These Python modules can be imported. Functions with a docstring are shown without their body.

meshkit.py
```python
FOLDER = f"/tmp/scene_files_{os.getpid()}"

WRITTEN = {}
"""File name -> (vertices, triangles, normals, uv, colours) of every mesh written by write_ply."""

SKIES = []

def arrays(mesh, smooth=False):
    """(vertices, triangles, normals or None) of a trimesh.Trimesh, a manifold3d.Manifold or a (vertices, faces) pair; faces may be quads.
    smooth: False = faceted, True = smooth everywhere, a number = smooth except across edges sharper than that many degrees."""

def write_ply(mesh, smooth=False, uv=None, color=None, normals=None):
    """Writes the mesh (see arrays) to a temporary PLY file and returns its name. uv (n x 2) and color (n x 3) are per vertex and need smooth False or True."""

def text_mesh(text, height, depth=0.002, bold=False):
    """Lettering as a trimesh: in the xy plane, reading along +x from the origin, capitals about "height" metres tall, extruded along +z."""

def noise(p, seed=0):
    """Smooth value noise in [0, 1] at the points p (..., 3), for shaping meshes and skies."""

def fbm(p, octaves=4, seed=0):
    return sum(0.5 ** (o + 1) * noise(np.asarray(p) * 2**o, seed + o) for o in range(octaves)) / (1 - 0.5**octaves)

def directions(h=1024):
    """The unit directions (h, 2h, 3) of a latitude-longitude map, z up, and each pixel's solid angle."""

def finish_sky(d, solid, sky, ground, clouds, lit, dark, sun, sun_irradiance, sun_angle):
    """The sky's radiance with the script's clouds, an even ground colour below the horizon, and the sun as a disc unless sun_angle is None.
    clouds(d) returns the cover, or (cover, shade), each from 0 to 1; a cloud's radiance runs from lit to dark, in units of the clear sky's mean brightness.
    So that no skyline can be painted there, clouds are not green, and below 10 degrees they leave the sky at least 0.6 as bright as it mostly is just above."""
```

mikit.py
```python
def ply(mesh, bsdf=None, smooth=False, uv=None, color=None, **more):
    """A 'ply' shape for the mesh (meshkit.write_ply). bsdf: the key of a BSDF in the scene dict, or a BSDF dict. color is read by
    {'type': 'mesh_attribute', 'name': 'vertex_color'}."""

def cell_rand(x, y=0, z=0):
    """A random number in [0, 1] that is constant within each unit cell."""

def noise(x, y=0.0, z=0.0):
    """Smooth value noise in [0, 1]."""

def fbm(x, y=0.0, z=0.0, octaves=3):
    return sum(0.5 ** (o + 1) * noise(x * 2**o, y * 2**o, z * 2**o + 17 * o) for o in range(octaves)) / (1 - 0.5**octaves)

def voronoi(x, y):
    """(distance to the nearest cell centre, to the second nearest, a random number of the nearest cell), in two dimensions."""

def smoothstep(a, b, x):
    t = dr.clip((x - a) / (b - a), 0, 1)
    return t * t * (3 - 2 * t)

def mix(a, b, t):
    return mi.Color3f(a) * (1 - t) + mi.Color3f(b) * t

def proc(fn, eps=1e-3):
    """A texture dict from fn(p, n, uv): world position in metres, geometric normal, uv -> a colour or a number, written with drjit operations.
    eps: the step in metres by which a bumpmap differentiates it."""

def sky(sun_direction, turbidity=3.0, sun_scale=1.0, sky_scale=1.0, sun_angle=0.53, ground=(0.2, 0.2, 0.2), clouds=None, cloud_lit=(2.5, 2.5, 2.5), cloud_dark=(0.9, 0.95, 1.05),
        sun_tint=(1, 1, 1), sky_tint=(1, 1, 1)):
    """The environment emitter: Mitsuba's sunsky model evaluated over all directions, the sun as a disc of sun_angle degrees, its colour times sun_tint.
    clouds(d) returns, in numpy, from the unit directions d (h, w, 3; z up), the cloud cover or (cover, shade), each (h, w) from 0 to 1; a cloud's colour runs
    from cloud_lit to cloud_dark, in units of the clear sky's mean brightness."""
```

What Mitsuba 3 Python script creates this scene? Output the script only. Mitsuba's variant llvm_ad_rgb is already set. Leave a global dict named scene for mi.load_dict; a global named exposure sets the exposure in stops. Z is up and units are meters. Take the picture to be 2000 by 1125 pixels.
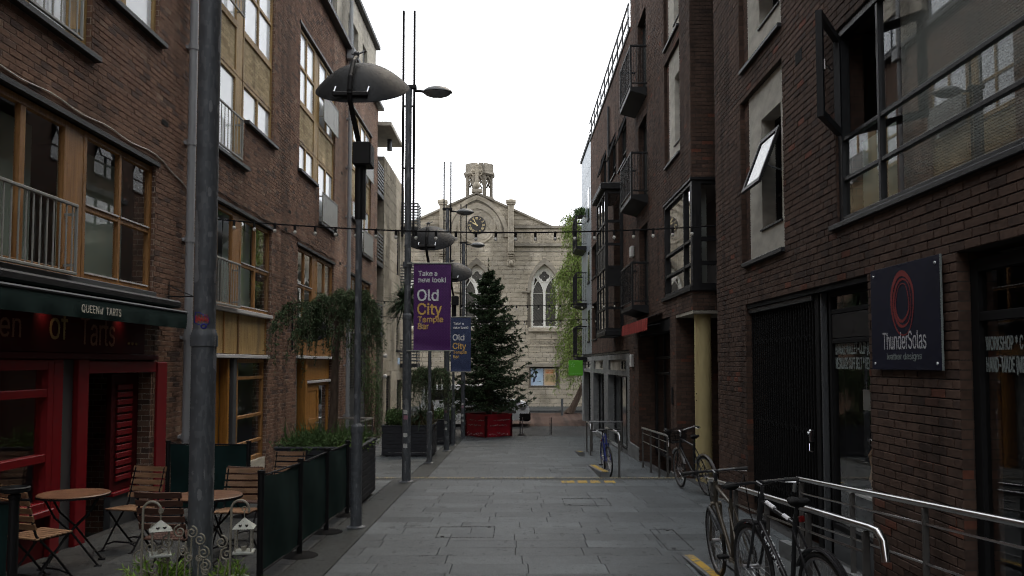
import math, random
import numpy as np, trimesh, mitsuba as mi, drjit as dr, mikit, meshkit
from mikit import proc, noise, fbm, cell_rand, smoothstep, mix
from shapely.geometry import Polygon, box as sbox
from shapely.ops import unary_union

T = mi.ScalarTransform4f
scene, labels, used = {}, {}, set()
rng = np.random.default_rng(7)

# ---------------------------------------------------------------- camera, sky, exposure
CAM_Z, PITCH, FOV = 2.0, 0.053, 62.43
scene['camera'] = dict(type='perspective', fov=FOV, fov_axis='x', near_clip=0.05, far_clip=900.0,
                       principal_point_offset_y=-0.0532,
                       to_world=T().look_at(origin=[0, 0, CAM_Z], target=[0, math.cos(PITCH), CAM_Z + math.sin(PITCH)], up=[0, 0, 1]))
scene['sky'] = mikit.sky([0.25, 0.45, 0.86], turbidity=3, sun_scale=0.12, sun_angle=25, clouds=lambda d: 1.0,
                         cloud_lit=(2.5, 2.55, 2.62))
exposure = 2.9

# ---------------------------------------------------------------- materials
def tw(b): return {'type': 'twosided', 'bsdf': b}
def flat(c, rough=0.7, metallic=0.0, spec=0.5):
    return tw({'type': 'principled', 'base_color': {'type': 'rgb', 'value': list(c)}, 'roughness': rough, 'metallic': metallic, 'specular': spec})
def tex(fn, rough=0.8, metallic=0.0, spec=0.4, bump=None, scale=1.0, eps=2e-3):
    b = {'type': 'principled', 'base_color': proc(fn), 'roughness': rough, 'metallic': metallic, 'specular': spec}
    if bump is not None:
        b = {'type': 'bumpmap', 'arbitrary': proc(bump, eps=eps), 'scale': scale, 'bsdf': b}
    return tw(b)

def brick_fn(tones, mortar, seed, joints, L=0.225, H=0.075, grime=0.35):
    def fn(p, n, uv):
        u = dr.select(dr.abs(n.x) > 0.5, p.y, p.x)
        c = dr.floor(p.z / H)
        w = u / L + 0.5 * (c - 2 * dr.floor(c / 2))
        k = dr.floor(w)
        a, b = cell_rand(k, c, seed), cell_rand(k, c, seed + 1)
        col = mix(tones[0], tones[1], a)
        col = mix(col, tones[2], smoothstep(0.72, 0.95, b))
        col = mix(col, tones[3], smoothstep(0.965, 0.99, cell_rand(k, c, seed + 2)) * 0.75)
        col = col * (0.72 + 0.56 * fbm(p.x * 26, p.y * 26, p.z * 26, 2))
        if joints:
            fu, fz = w - k, p.z / H - c
            ju = dr.minimum(fu, 1 - fu) * L
            jz = dr.minimum(fz, 1 - fz) * H
            m = 1 - smoothstep(0.003, 0.006, dr.minimum(ju, jz))
            col = mix(col, mi.Color3f(mortar) * (0.75 + 0.5 * noise(p.x * 5, p.y * 5, p.z * 5)), m)
        g = fbm(p.x * 0.9 + 3, p.y * 0.9, p.z * 0.45, 3)
        st = fbm(u * 2.6 + seed, p.z * 0.22, 8.0, 3)
        return col * (1 - grime + 1.5 * grime * g) * (1 - 0.38 * smoothstep(0.52, 0.78, st)) * (1 + 0.55 * smoothstep(0.64, 0.85, fbm(u * 1.1 + 9, p.z * 0.8, 2.0, 3)))
    return fn
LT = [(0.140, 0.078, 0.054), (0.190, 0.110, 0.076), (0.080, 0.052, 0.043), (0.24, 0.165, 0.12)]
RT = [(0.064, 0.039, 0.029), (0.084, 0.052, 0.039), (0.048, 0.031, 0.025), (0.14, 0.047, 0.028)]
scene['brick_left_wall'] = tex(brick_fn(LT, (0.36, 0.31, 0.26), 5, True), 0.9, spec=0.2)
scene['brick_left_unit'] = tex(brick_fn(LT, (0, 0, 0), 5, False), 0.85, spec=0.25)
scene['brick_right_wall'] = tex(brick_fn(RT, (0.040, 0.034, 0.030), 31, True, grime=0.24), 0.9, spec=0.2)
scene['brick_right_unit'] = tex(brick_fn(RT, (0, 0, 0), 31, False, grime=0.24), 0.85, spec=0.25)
YT = [(0.34, 0.27, 0.16), (0.42, 0.34, 0.21), (0.28, 0.215, 0.125), (0.40, 0.33, 0.2)]
scene['brick_yellow'] = tex(brick_fn(YT, (0.24, 0.2, 0.14), 77, True, grime=0.2), 0.9, spec=0.2)

def stone_fn(a, b, seed, L, H, grime, joints=False):
    def fn(p, n, uv):
        u = dr.select(dr.abs(n.x) > 0.5, p.y, p.x)
        c = dr.floor(p.z / H)
        k = dr.floor(u / L + 0.37 * c)
        col = mix(a, b, cell_rand(k, c, seed))
        col = col * (0.70 + 0.6 * fbm(p.x * 6, p.y * 6, p.z * 9, 4))
        g = fbm(u * 0.7, p.z * 0.35, 3.0, 3)
        col = col * (1 - grime * smoothstep(0.42, 0.75, g))
        if joints:
            w = u / L + 0.37 * c
            fu, fz = w - k, p.z / H - c
            j = dr.minimum(dr.minimum(fu, 1 - fu) * L, dr.minimum(fz, 1 - fz) * H)
            col = col * (0.45 + 0.55 * smoothstep(0.004, 0.012, j))
        return col
    return fn
scene['church_stone'] = tex(stone_fn((0.405, 0.355, 0.275), (0.50, 0.445, 0.36), 3, 0.66, 0.26, 0.38), 0.9, spec=0.15)
scene['church_dark_stone'] = tex(stone_fn((0.27, 0.24, 0.195), (0.34, 0.305, 0.25), 4, 0.5, 0.4, 0.5), 0.9, spec=0.15)
scene['church_joint'] = flat((0.13, 0.112, 0.086), 0.95)
scene['pale_stone'] = tex(stone_fn((0.30, 0.265, 0.205), (0.38, 0.34, 0.27), 9, 0.95, 0.42, 0.5), 0.9, spec=0.15)
scene['shop_stone'] = tex(stone_fn((0.15, 0.155, 0.155), (0.2, 0.205, 0.205), 12, 1.2, 0.9, 0.4), 0.55, spec=0.4)
scene['concrete'] = tex(stone_fn((0.33, 0.31, 0.26), (0.40, 0.375, 0.32), 14, 0.8, 3.0, 0.45), 0.9, spec=0.2)
scene['render_white'] = tex(stone_fn((0.40, 0.385, 0.34), (0.44, 0.42, 0.37), 15, 9.0, 9.0, 0.25), 0.9, spec=0.2)

def slab_fn(base, seed):
    def fn(p, n, uv):
        col = mi.Color3f(base) * (0.62 + 0.76 * fbm(p.x * 1.1 + seed, p.y * 0.9, 2.0, 4))
        col = col * (0.80 + 0.40 * noise(p.x * 130, p.y * 38, 1.0)) * (0.9 + 0.2 * fbm(p.x * 14, p.y * 14, 5.0 + seed, 2))
        spot = smoothstep(0.86, 0.89, noise(p.x * 13, p.y * 13, 7.0))
        return mix(col, col * 0.6, spot)
    return fn
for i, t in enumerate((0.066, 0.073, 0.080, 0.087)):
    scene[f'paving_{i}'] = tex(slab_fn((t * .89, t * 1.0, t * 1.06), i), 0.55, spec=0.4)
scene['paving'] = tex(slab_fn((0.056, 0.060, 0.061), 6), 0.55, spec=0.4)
for i, t in enumerate((0.030, 0.036, 0.042, 0.047)):  # cafe floor slabs: shade under the awning put into a darker paving colour
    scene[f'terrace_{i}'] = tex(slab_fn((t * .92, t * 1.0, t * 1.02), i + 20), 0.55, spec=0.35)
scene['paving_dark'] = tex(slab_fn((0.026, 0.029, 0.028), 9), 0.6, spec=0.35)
scene['paving_joint'] = flat((0.03, 0.03, 0.03), 0.95)
scene['asphalt'] = tex(slab_fn((0.05, 0.05, 0.049), 8), 0.9)
scene['red_setts'] = tex(brick_fn([(0.075, 0.045, 0.035), (0.09, 0.055, 0.042), (0.06, 0.042, 0.036), (0.085, 0.06, 0.05)], (0.1, 0.09, 0.08), 40, False), 0.9)

def wood_fn(a, b, dirt):
    def fn(p, n, uv):
        g = fbm((p.x + p.y) * 34, p.z * 2.2, 4.0, 3)
        col = mix(a, b, g)
        line = noise((p.x + p.y) * 120, p.z * 4, 9.0)
        col = col * (0.75 + 0.45 * line)
        st = fbm((p.x + p.y) * 3.2, p.z * 0.8, 11.0, 3)
        return mix(col, dirt, 0.65 * smoothstep(0.52, 0.8, st))
    return fn
scene['timber'] = tex(wood_fn((0.20, 0.092, 0.026), (0.30, 0.15, 0.048), (0.11, 0.07, 0.04)), 0.55)
scene['timber_pale'] = tex(wood_fn((0.25, 0.16, 0.058), (0.35, 0.235, 0.095), (0.11, 0.075, 0.042)), 0.6)
scene['timber_door'] = tex(wood_fn((0.26, 0.112, 0.019), (0.35, 0.16, 0.03), (0.3, 0.14, 0.03)), 0.5)
def slat_fn(p, n, uv):
    g = fbm(p.x * 4, p.y * 60, p.z * 60, 3)
    return mix((0.16, 0.088, 0.048), (0.26, 0.15, 0.083), g) * (0.7 + 0.6 * noise(p.x * 9, p.y * 9, p.z * 30))
scene['chair_wood'] = tex(slat_fn, 0.55)
scene['chair_wood_dark'] = flat((0.075, 0.035, 0.024), 0.5)
scene['table_wood'] = tex(lambda p, n, uv: mi.Color3f(0.13, 0.062, 0.033) * (0.65 + 0.7 * fbm(p.x * 5, p.y * 50, 2.0, 3)), 0.4)
scene['rung_wire'] = flat((0.5, 0.5, 0.5), 0.6)
scene['glass_low'] = {'type': 'thindielectric', 'int_ior': 1.33}

def galv_fn(base):
    def fn(p, n, uv):
        a = fbm(p.x * 22 + p.y * 22, p.z * 12, 3.0, 4)
        s = smoothstep(0.62, 0.72, noise(p.x * 60 + p.y * 50, p.z * 24, 5.0))
        sc = smoothstep(0.8, 0.84, noise(p.x * 25 + p.y * 25, p.z * 7, 15.0))
        return mi.Color3f(base) * (0.74 + 0.46 * a) + mi.Color3f(0.025) * s + mi.Color3f(0.09, 0.09, 0.09) * sc
    return fn
scene['galvanised'] = tex(galv_fn((0.090, 0.099, 0.110)), 0.55, metallic=0.1)
scene['pipe_grey'] = flat((0.26, 0.27, 0.28), 0.5)
scene['stainless'] = flat((0.55, 0.55, 0.55), 0.22, 1.0)
scene['steel_post'] = flat((0.10, 0.095, 0.09), 0.45, 0.4)
scene['rail_grey'] = flat((0.22, 0.225, 0.21), 0.5)
scene['black_paint'] = flat((0.011, 0.011, 0.012), 0.5, spec=0.22)
scene['frame_dark'] = flat((0.016, 0.017, 0.019), 0.45, spec=0.3)
scene['pane_white'] = flat((0.60, 0.65, 0.70), 0.10, spec=0.8)
scene['black_matt'] = flat((0.009, 0.009, 0.0095), 0.85, spec=0.15)
scene['dark_metal'] = flat((0.022, 0.023, 0.025), 0.5, spec=0.3)
scene['lamp_shell'] = flat((0.012, 0.013, 0.0145), 0.6, spec=0.3)
scene['lamp_lens'] = flat((0.20, 0.21, 0.22), 0.15)
scene['gunmetal'] = flat((0.075, 0.08, 0.085), 0.45, 0.2)
scene['red_paint'] = flat((0.165, 0.005, 0.009), 0.4, spec=0.35)
scene['red_dark'] = flat((0.062, 0.004, 0.006), 0.6, spec=0.15)
scene['red_cloth'] = tex(lambda p, n, uv: mi.Color3f(0.22, 0.024, 0.018) * (0.6 + 0.8 * noise(p.y * 22, p.z * 3, 1.0)), 0.85)
def canvas(p, n, uv):
    return mi.Color3f(0.006, 0.021, 0.020) * (0.75 + 0.6 * fbm(p.x * 5 + p.y * 5, p.z * 4, 1.0, 3)) * (0.9 + 0.2 * noise((p.x + p.y) * 200, p.z * 200, 1.0))
scene['green_canvas'] = tex(canvas, 0.8, spec=0.2)
scene['gold'] = flat((0.42, 0.30, 0.12), 0.5)
scene['gold_dull'] = flat((0.26, 0.12, 0.075), 0.6)
scene['cream_letter'] = flat((0.62, 0.60, 0.52), 0.6)
scene['letter_white'] = flat((0.78, 0.78, 0.80), 0.7)
scene['letter_gold'] = flat((0.74, 0.45, 0.13), 0.7)
scene['letter_grey'] = flat((0.40, 0.44, 0.43), 0.7)
scene['letter_dim'] = flat((0.17, 0.20, 0.195), 0.8)
scene['letter_board'] = flat((0.36, 0.36, 0.38), 0.8)
def cloth_fn(a, b):
    def fn(p, n, uv):
        u, v = p.x / 0.055, p.z / 0.055
        fx, fz = u - dr.floor(u) - 0.5, v - dr.floor(v) - 0.5
        d = dr.abs(dr.sqrt(fx * fx + fz * fz) - 0.34)
        return mix(a, b, smoothstep(0.12, 0.05, d) * 0.85)
    return fn
scene['purple_cloth'] = tex(cloth_fn((0.098, 0.021, 0.150), (0.062, 0.012, 0.10)), 0.55)
scene['blue_cloth'] = tex(cloth_fn((0.055, 0.075, 0.165), (0.02, 0.03, 0.085)), 0.55)
scene['planter_wood'] = tex(lambda p, n, uv: mi.Color3f(0.028, 0.030, 0.037) * (0.7 + 0.6 * fbm(p.x * 9, p.y * 9, p.z * 40, 3)), 0.65)
scene['soil'] = flat((0.04, 0.03, 0.022), 0.95)
scene['xmas_red'] = tex(lambda p, n, uv: mix((0.38, 0.013, 0.025), (0.24, 0.008, 0.016), fbm(p.x * 5, p.y * 5, p.z * 5, 3)), 0.55)
scene['bark'] = tex(lambda p, n, uv: mi.Color3f(0.085, 0.06, 0.045) * (0.5 + fbm(p.x * 30, p.y * 30, p.z * 8, 3)), 0.95)
def leaf(a, b, f=7.0):
    return {'type': 'twosided', 'bsdf': {'type': 'principled', 'base_color': proc(lambda p, n, uv: mix(a, b, fbm(p.x * f, p.y * f, p.z * f, 2))), 'roughness': 0.7, 'specular': 0.25}}
scene['leaf_fir'] = leaf((0.018, 0.036, 0.016), (0.050, 0.078, 0.034), 3.0)
scene['leaf_cedar'] = leaf((0.034, 0.062, 0.030), (0.105, 0.150, 0.070))
scene['leaf_willow'] = leaf((0.10, 0.165, 0.025), (0.23, 0.29, 0.075), 2.5)
scene['leaf_bright'] = leaf((0.11, 0.22, 0.025), (0.24, 0.38, 0.055))
scene['leaf_shrub'] = leaf((0.04, 0.085, 0.025), (0.095, 0.15, 0.05))
scene['leaf_dry'] = leaf((0.10, 0.095, 0.045), (0.19, 0.165, 0.085))
scene['leaf_palm'] = leaf((0.03, 0.055, 0.03), (0.065, 0.10, 0.055))
scene['glass'] = {'type': 'thindielectric', 'int_ior': 1.62}
scene['dark_glass'] = flat((0.012, 0.014, 0.014), 0.04, spec=0.75)
scene['window_dark'] = flat((0.03, 0.033, 0.032), 0.10, spec=0.7)
scene['interior_dark'] = flat((0.05, 0.05, 0.05), 0.95)
scene['interior_mid'] = flat((0.16, 0.16, 0.15), 0.95)
scene['blind_white'] = flat((0.74, 0.77, 0.80), 0.8)
scene['blind_grey'] = flat((0.24, 0.27, 0.25), 0.7)
scene['curtain_green'] = flat((0.30, 0.38, 0.32), 0.9)
scene['white_trim'] = flat((0.46, 0.46, 0.46), 0.5)
scene['white_tracery'] = flat((0.78, 0.76, 0.70), 0.7)
scene['cream_column'] = tex(lambda p, n, uv: mi.Color3f(0.46, 0.38, 0.19) * (0.84 + 0.3 * fbm(p.x * 6, p.y * 6, p.z * 2, 4)), 0.6)
scene['yellow_paint'] = tex(lambda p, n, uv: mix((0.40, 0.24, 0.028), (0.16, 0.14, 0.09), smoothstep(0.5, 0.75, fbm(p.x * 14, p.y * 14, 1.0, 3))), 0.7)
scene['cladding'] = flat((0.24, 0.275, 0.31), 0.35, 0.5)
scene['slate'] = flat((0.09, 0.095, 0.10), 0.7)
scene['green_sign'] = flat((0.10, 0.42, 0.015), 0.5)
scene['green_pale'] = flat((0.30, 0.60, 0.22), 0.6)
scene['navy_board'] = tex(lambda p, n, uv: mi.Color3f(0.007, 0.008, 0.022) * (0.8 + 0.5 * fbm(p.y * 3, p.z * 3, 1.0, 3)), 0.6, spec=0.15)
scene['logo_red'] = flat((0.17, 0.014, 0.014), 0.7)
scene['poster_blue'] = tex(lambda p, n, uv: mix((0.36, 0.52, 0.72), (0.62, 0.74, 0.86), fbm(p.x * 4, p.z * 3, 2.0, 2)), 0.5)
scene['poster_cream'] = flat((0.62, 0.45, 0.27), 0.6)
scene['poster_ink'] = flat((0.03, 0.04, 0.08), 0.6)
scene['poster_orange'] = flat((0.62, 0.16, 0.05), 0.6)
scene['poster_scene'] = tex(lambda p, n, uv: mix((0.12, 0.09, 0.05), (0.62, 0.48, 0.25), fbm(p.x * 9, p.z * 9, 2.0, 3)), 0.6)
scene['clock_black'] = flat((0.022, 0.018, 0.016), 0.5)
scene['clock_gold'] = flat((0.70, 0.56, 0.30), 0.5)
scene['van_paint'] = flat((0.72, 0.74, 0.75), 0.25)
scene['rubber'] = flat((0.02, 0.02, 0.02), 0.75)
scene['chrome'] = flat((0.60, 0.60, 0.61), 0.18, 1.0)
scene['bike_olive'] = flat((0.10, 0.085, 0.065), 0.35, 0.3)
scene['bike_black'] = flat((0.02, 0.02, 0.022), 0.3)
scene['bike_blue'] = flat((0.02, 0.035, 0.20), 0.3)
scene['bike_silver'] = flat((0.24, 0.24, 0.25), 0.35, 0.5)
scene['lens_red'] = flat((0.14, 0.006, 0.006), 0.3)
scene['bulb_white'] = flat((0.62, 0.61, 0.57), 0.2)
scene['lantern_white'] = flat((0.36, 0.38, 0.34), 0.6)
scene['scroll_iron'] = flat((0.24, 0.225, 0.18), 0.55)
scene['tag_red'] = flat((0.45, 0.05, 0.04), 0.6)
scene['tag_blue'] = flat((0.02, 0.02, 0.22), 0.6)
scene['cushion_ochre'] = flat((0.30, 0.21, 0.05), 0.9)
scene['cushion_grey'] = flat((0.26, 0.28, 0.27), 0.9)
scene['paper'] = flat((0.55, 0.55, 0.53), 0.8)
scene['sticker_pink'] = flat((0.35, 0.16, 0.22), 0.6)
scene['leather'] = flat((0.34, 0.22, 0.13), 0.6)

# ---------------------------------------------------------------- mesh helpers: a mesh is (V, F)
def J(*ms):
    ms = [m for g in ms for m in (g if isinstance(g, list) else [g]) if m is not None and len(m[0])]
    v, f, n = [], [], 0
    for a, b in ms:
        v.append(np.asarray(a, float)); f.append(np.asarray(b, int) + n); n += len(a)
    return np.vstack(v), np.vstack(f)
_BF = np.array([[0, 2, 1], [1, 2, 3], [4, 5, 6], [5, 7, 6], [0, 1, 4], [1, 5, 4], [2, 6, 3], [3, 6, 7], [0, 4, 2], [2, 4, 6], [1, 3, 5], [3, 7, 5]])
def box(x0, x1, y0, y1, z0, z1):
    x0, x1 = min(x0, x1), max(x0, x1); y0, y1 = min(y0, y1), max(y0, y1); z0, z1 = min(z0, z1), max(z0, z1)
    v = np.array([[x, y, z] for z in (z0, z1) for y in (y0, y1) for x in (x0, x1)], float)
    return v, _BF.copy()
_s = [-1, 1]
_cp = np.array([[a * (1 - (k == 0) * 0), b, c, k] for k in range(3) for a in _s for b in _s for c in _s], float)
def _cbv(h, c):
    v = np.empty((24, 3))
    for i, (a, b, d, k) in enumerate(_cp):
        e = np.array([h[0] - c, h[1] - c, h[2] - c]); e[int(k)] = h[int(k)]
        v[i] = np.array([a, b, d]) * e
    return v
_hull = trimesh.convex.convex_hull(_cbv((1, 1, 1), 0.2))
_map = [int(np.argmin(((_cbv((1, 1, 1), 0.2) - q) ** 2).sum(1))) for q in _hull.vertices]
_CF = np.array([[_map[i] for i in t] for t in _hull.faces])
def cbox(x0, x1, y0, y1, z0, z1, c=0.006):
    lo, hi = np.minimum([x0, y0, z0], [x1, y1, z1]), np.maximum([x0, y0, z0], [x1, y1, z1])
    h = (hi - lo) / 2
    return _cbv(h, min(c, 0.45 * h.min())) + (lo + hi) / 2, _CF.copy()
def basis(d):
    d = np.asarray(d, float); d = d / (np.linalg.norm(d) + 1e-12)
    a = np.cross(d, [0, 0, 1.0] if abs(d[2]) < 0.9 else [1.0, 0, 0]); a /= np.linalg.norm(a)
    return a, np.cross(d, a), d
def cyl(p0, p1, r0, r1=None, n=10, caps=True):
    r1 = r0 if r1 is None else r1
    p0, p1 = np.asarray(p0, float), np.asarray(p1, float)
    a, b, _ = basis(p1 - p0)
    t = np.arange(n) * 2 * np.pi / n
    ring = np.cos(t)[:, None] * a + np.sin(t)[:, None] * b
    v = np.vstack([p0 + ring * r0, p1 + ring * r1, [p0], [p1]])
    i = np.arange(n); j = (i + 1) % n
    f = [np.stack([i, j, j + n], 1), np.stack([i, j + n, i + n], 1)]
    if caps: f += [np.stack([j, i, i * 0 + 2 * n], 1), np.stack([i + n, j + n, i * 0 + 2 * n + 1], 1)]
    return v, np.vstack(f)
def tube(pts, r, n=8, closed=False):
    p = np.asarray(pts, float); m = len(p)
    if closed: d = np.roll(p, -1, 0) - np.roll(p, 1, 0)
    else: d = np.gradient(p, axis=0)
    d /= np.linalg.norm(d, axis=1, keepdims=True) + 1e-12
    a, b, _ = basis(d[0]); A, B = [], []
    for k in range(m):
        a = a - d[k] * (a @ d[k]); a /= np.linalg.norm(a) + 1e-12
        A.append(a); B.append(np.cross(d[k], a))
    A, B = np.array(A), np.array(B)
    t = np.arange(n) * 2 * np.pi / n
    r = np.broadcast_to(np.asarray(r, float), (m,))
    v = (p[:, None] + r[:, None, None] * (np.cos(t)[None, :, None] * A[:, None] + np.sin(t)[None, :, None] * B[:, None])).reshape(-1, 3)
    f = []
    K = m if closed else m - 1
    for k in range(K):
        k2 = (k + 1) % m
        i = np.arange(n); j = (i + 1) % n
        f += [np.stack([k * n + i, k * n + j, k2 * n + j], 1), np.stack([k * n + i, k2 * n + j, k2 * n + i], 1)]
    if not closed:
        v = np.vstack([v, p[:1], p[-1:]])
        i = np.arange(n); j = (i + 1) % n
        f += [np.stack([j, i, i * 0 + m * n], 1), np.stack([(m - 1) * n + i, (m - 1) * n + j, i * 0 + m * n + 1], 1)]
    return v, np.vstack(f)
def lathe(prof, n=24, at=(0, 0, 0)):
    prof = np.asarray(prof, float); m = len(prof)
    t = np.arange(n) * 2 * np.pi / n
    v = np.stack([prof[:, 0, None] * np.cos(t), prof[:, 0, None] * np.sin(t), np.repeat(prof[:, 1, None], n, 1)], -1).reshape(-1, 3) + np.asarray(at, float)
    f = []
    for k in range(m - 1):
        i = np.arange(n); j = (i + 1) % n
        f += [np.stack([k * n + i, k * n + j, (k + 1) * n + j], 1), np.stack([k * n + i, (k + 1) * n + j, (k + 1) * n + i], 1)]
    return v, np.vstack(f)
def ball(c, r, n=12, squash=1.0):
    a = np.linspace(-np.pi / 2, np.pi / 2, max(5, n // 2 + 1))
    return lathe([(max(r * math.cos(x), 1e-5), r * squash * math.sin(x)) for x in a], n, c)
def ring(c, R, r, axis, n=40, k=8):
    a, b, _ = basis(axis)
    t = np.arange(n) * 2 * np.pi / n
    return tube(np.asarray(c) + R * (np.cos(t)[:, None] * a + np.sin(t)[:, None] * b), r, k, True)
def extr(poly, d):
    out = []
    for g in getattr(poly, 'geoms', [poly]):
        m = trimesh.creation.extrude_polygon(g, d, engine='earcut')
        out.append((np.array(m.vertices), np.array(m.faces)))
    return J(out)
def xf(m, M):
    M = np.asarray(M, float)
    return np.asarray(m[0]) @ M[:3, :3].T + M[:3, 3], m[1]
def mv(m, d): return np.asarray(m[0]) + np.asarray(d, float), m[1]
def rotm(axis, deg, at=(0, 0, 0)):
    return trimesh.transformations.rotation_matrix(math.radians(deg), axis, at)
# planes: a wall plane maps (u along, z up, d outwards) to the world
class Plane:
    def __init__(s, axis, c, out): s.axis, s.c, s.out = axis, c, out
    def pt(s, u, z, d=0.0):
        u, z, d = np.broadcast_arrays(np.asarray(u, float), np.asarray(z, float), np.asarray(d, float))
        return np.stack([s.c + s.out * d, u, z], -1) if s.axis == 'x' else np.stack([u, s.c + s.out * d, z], -1)
    def box(s, u0, u1, z0, z1, d0, d1):
        a, b = s.pt(u0, z0, d0), s.pt(u1, z1, d1)
        return box(a[0], b[0], a[1], b[1], a[2], b[2])
    def cbox(s, u0, u1, z0, z1, d0, d1, c=0.006):
        a, b = s.pt(u0, z0, d0), s.pt(u1, z1, d1)
        return cbox(a[0], b[0], a[1], b[1], a[2], b[2], c)
    def quad(s, u0, u1, z0, z1, d):
        v = np.array([s.pt(u0, z0, d), s.pt(u1, z0, d), s.pt(u1, z1, d), s.pt(u0, z1, d)])
        f = np.array([[0, 1, 2], [0, 2, 3]])
        nrm = np.cross(v[1] - v[0], v[2] - v[0])
        want = np.array([s.out, 0, 0]) if s.axis == 'x' else np.array([0, s.out, 0])
        return (v, f) if nrm @ want > 0 else (v, f[:, ::-1])
    def poly(s, P, d0, d1):
        v, f = extr(P, d1 - d0)
        w = s.pt(v[:, 0], v[:, 1], v[:, 2] + d0)
        t = trimesh.Trimesh(w, f, process=False)
        return (w, f) if t.volume > 0 else (w, f[:, ::-1])
    def text(s, txt, h, u, z, d=0.004, depth=0.003, bold=False, sx=1.0, center=False):
        m = meshkit.text_mesh(txt, h, depth, bold)
        v = np.array(m.vertices); v[:, 0] *= sx
        if center: v[:, 0] -= (v[:, 0].min() + v[:, 0].max()) / 2
        dirn = (1 if s.out > 0 else -1) if s.axis == 'x' else (1 if s.out < 0 else -1)
        return s.pt(u + dirn * v[:, 0], z + v[:, 1], d + v[:, 2]), np.array(m.faces)

# ---------------------------------------------------------------- scene entries
def key_for(name, parent=None):
    base = f'{parent}__{name}' if parent else name
    k, i = base, 0
    while k in used:
        i += 1; k = f'{base}_{i:03d}'
    used.add(k); return k
def put(name, mesh, bsdf, parent=None, smooth=False, kind=None):
    k = key_for(name, parent)
    scene[k] = mikit.ply(mesh, bsdf, smooth=smooth)
    if kind: labels[k] = {'kind': kind}
    return k
def thing(name, label, cat, group=None):
    k = key_for(name)
    labels[k] = {'label': label, 'category': cat}
    if group: labels[k]['group'] = group
    return k
def part(name, parent): return key_for(name, parent)

def gz(y):
    y = np.asarray(y, float)
    near = np.where(y < 8.4, -0.07 + 0.065 * (8.4 - y), 0.09 - 0.019 * y)
    far = 0.023 - 0.027 * y
    cross = -0.895 + 0.0264 * (y - 34)
    return np.where(y < STEP_Y, near, np.where(y < 34, far, np.minimum(cross, -0.52)))
STEP_Y = 16.6
def G(y): return float(gz(y))

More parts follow.
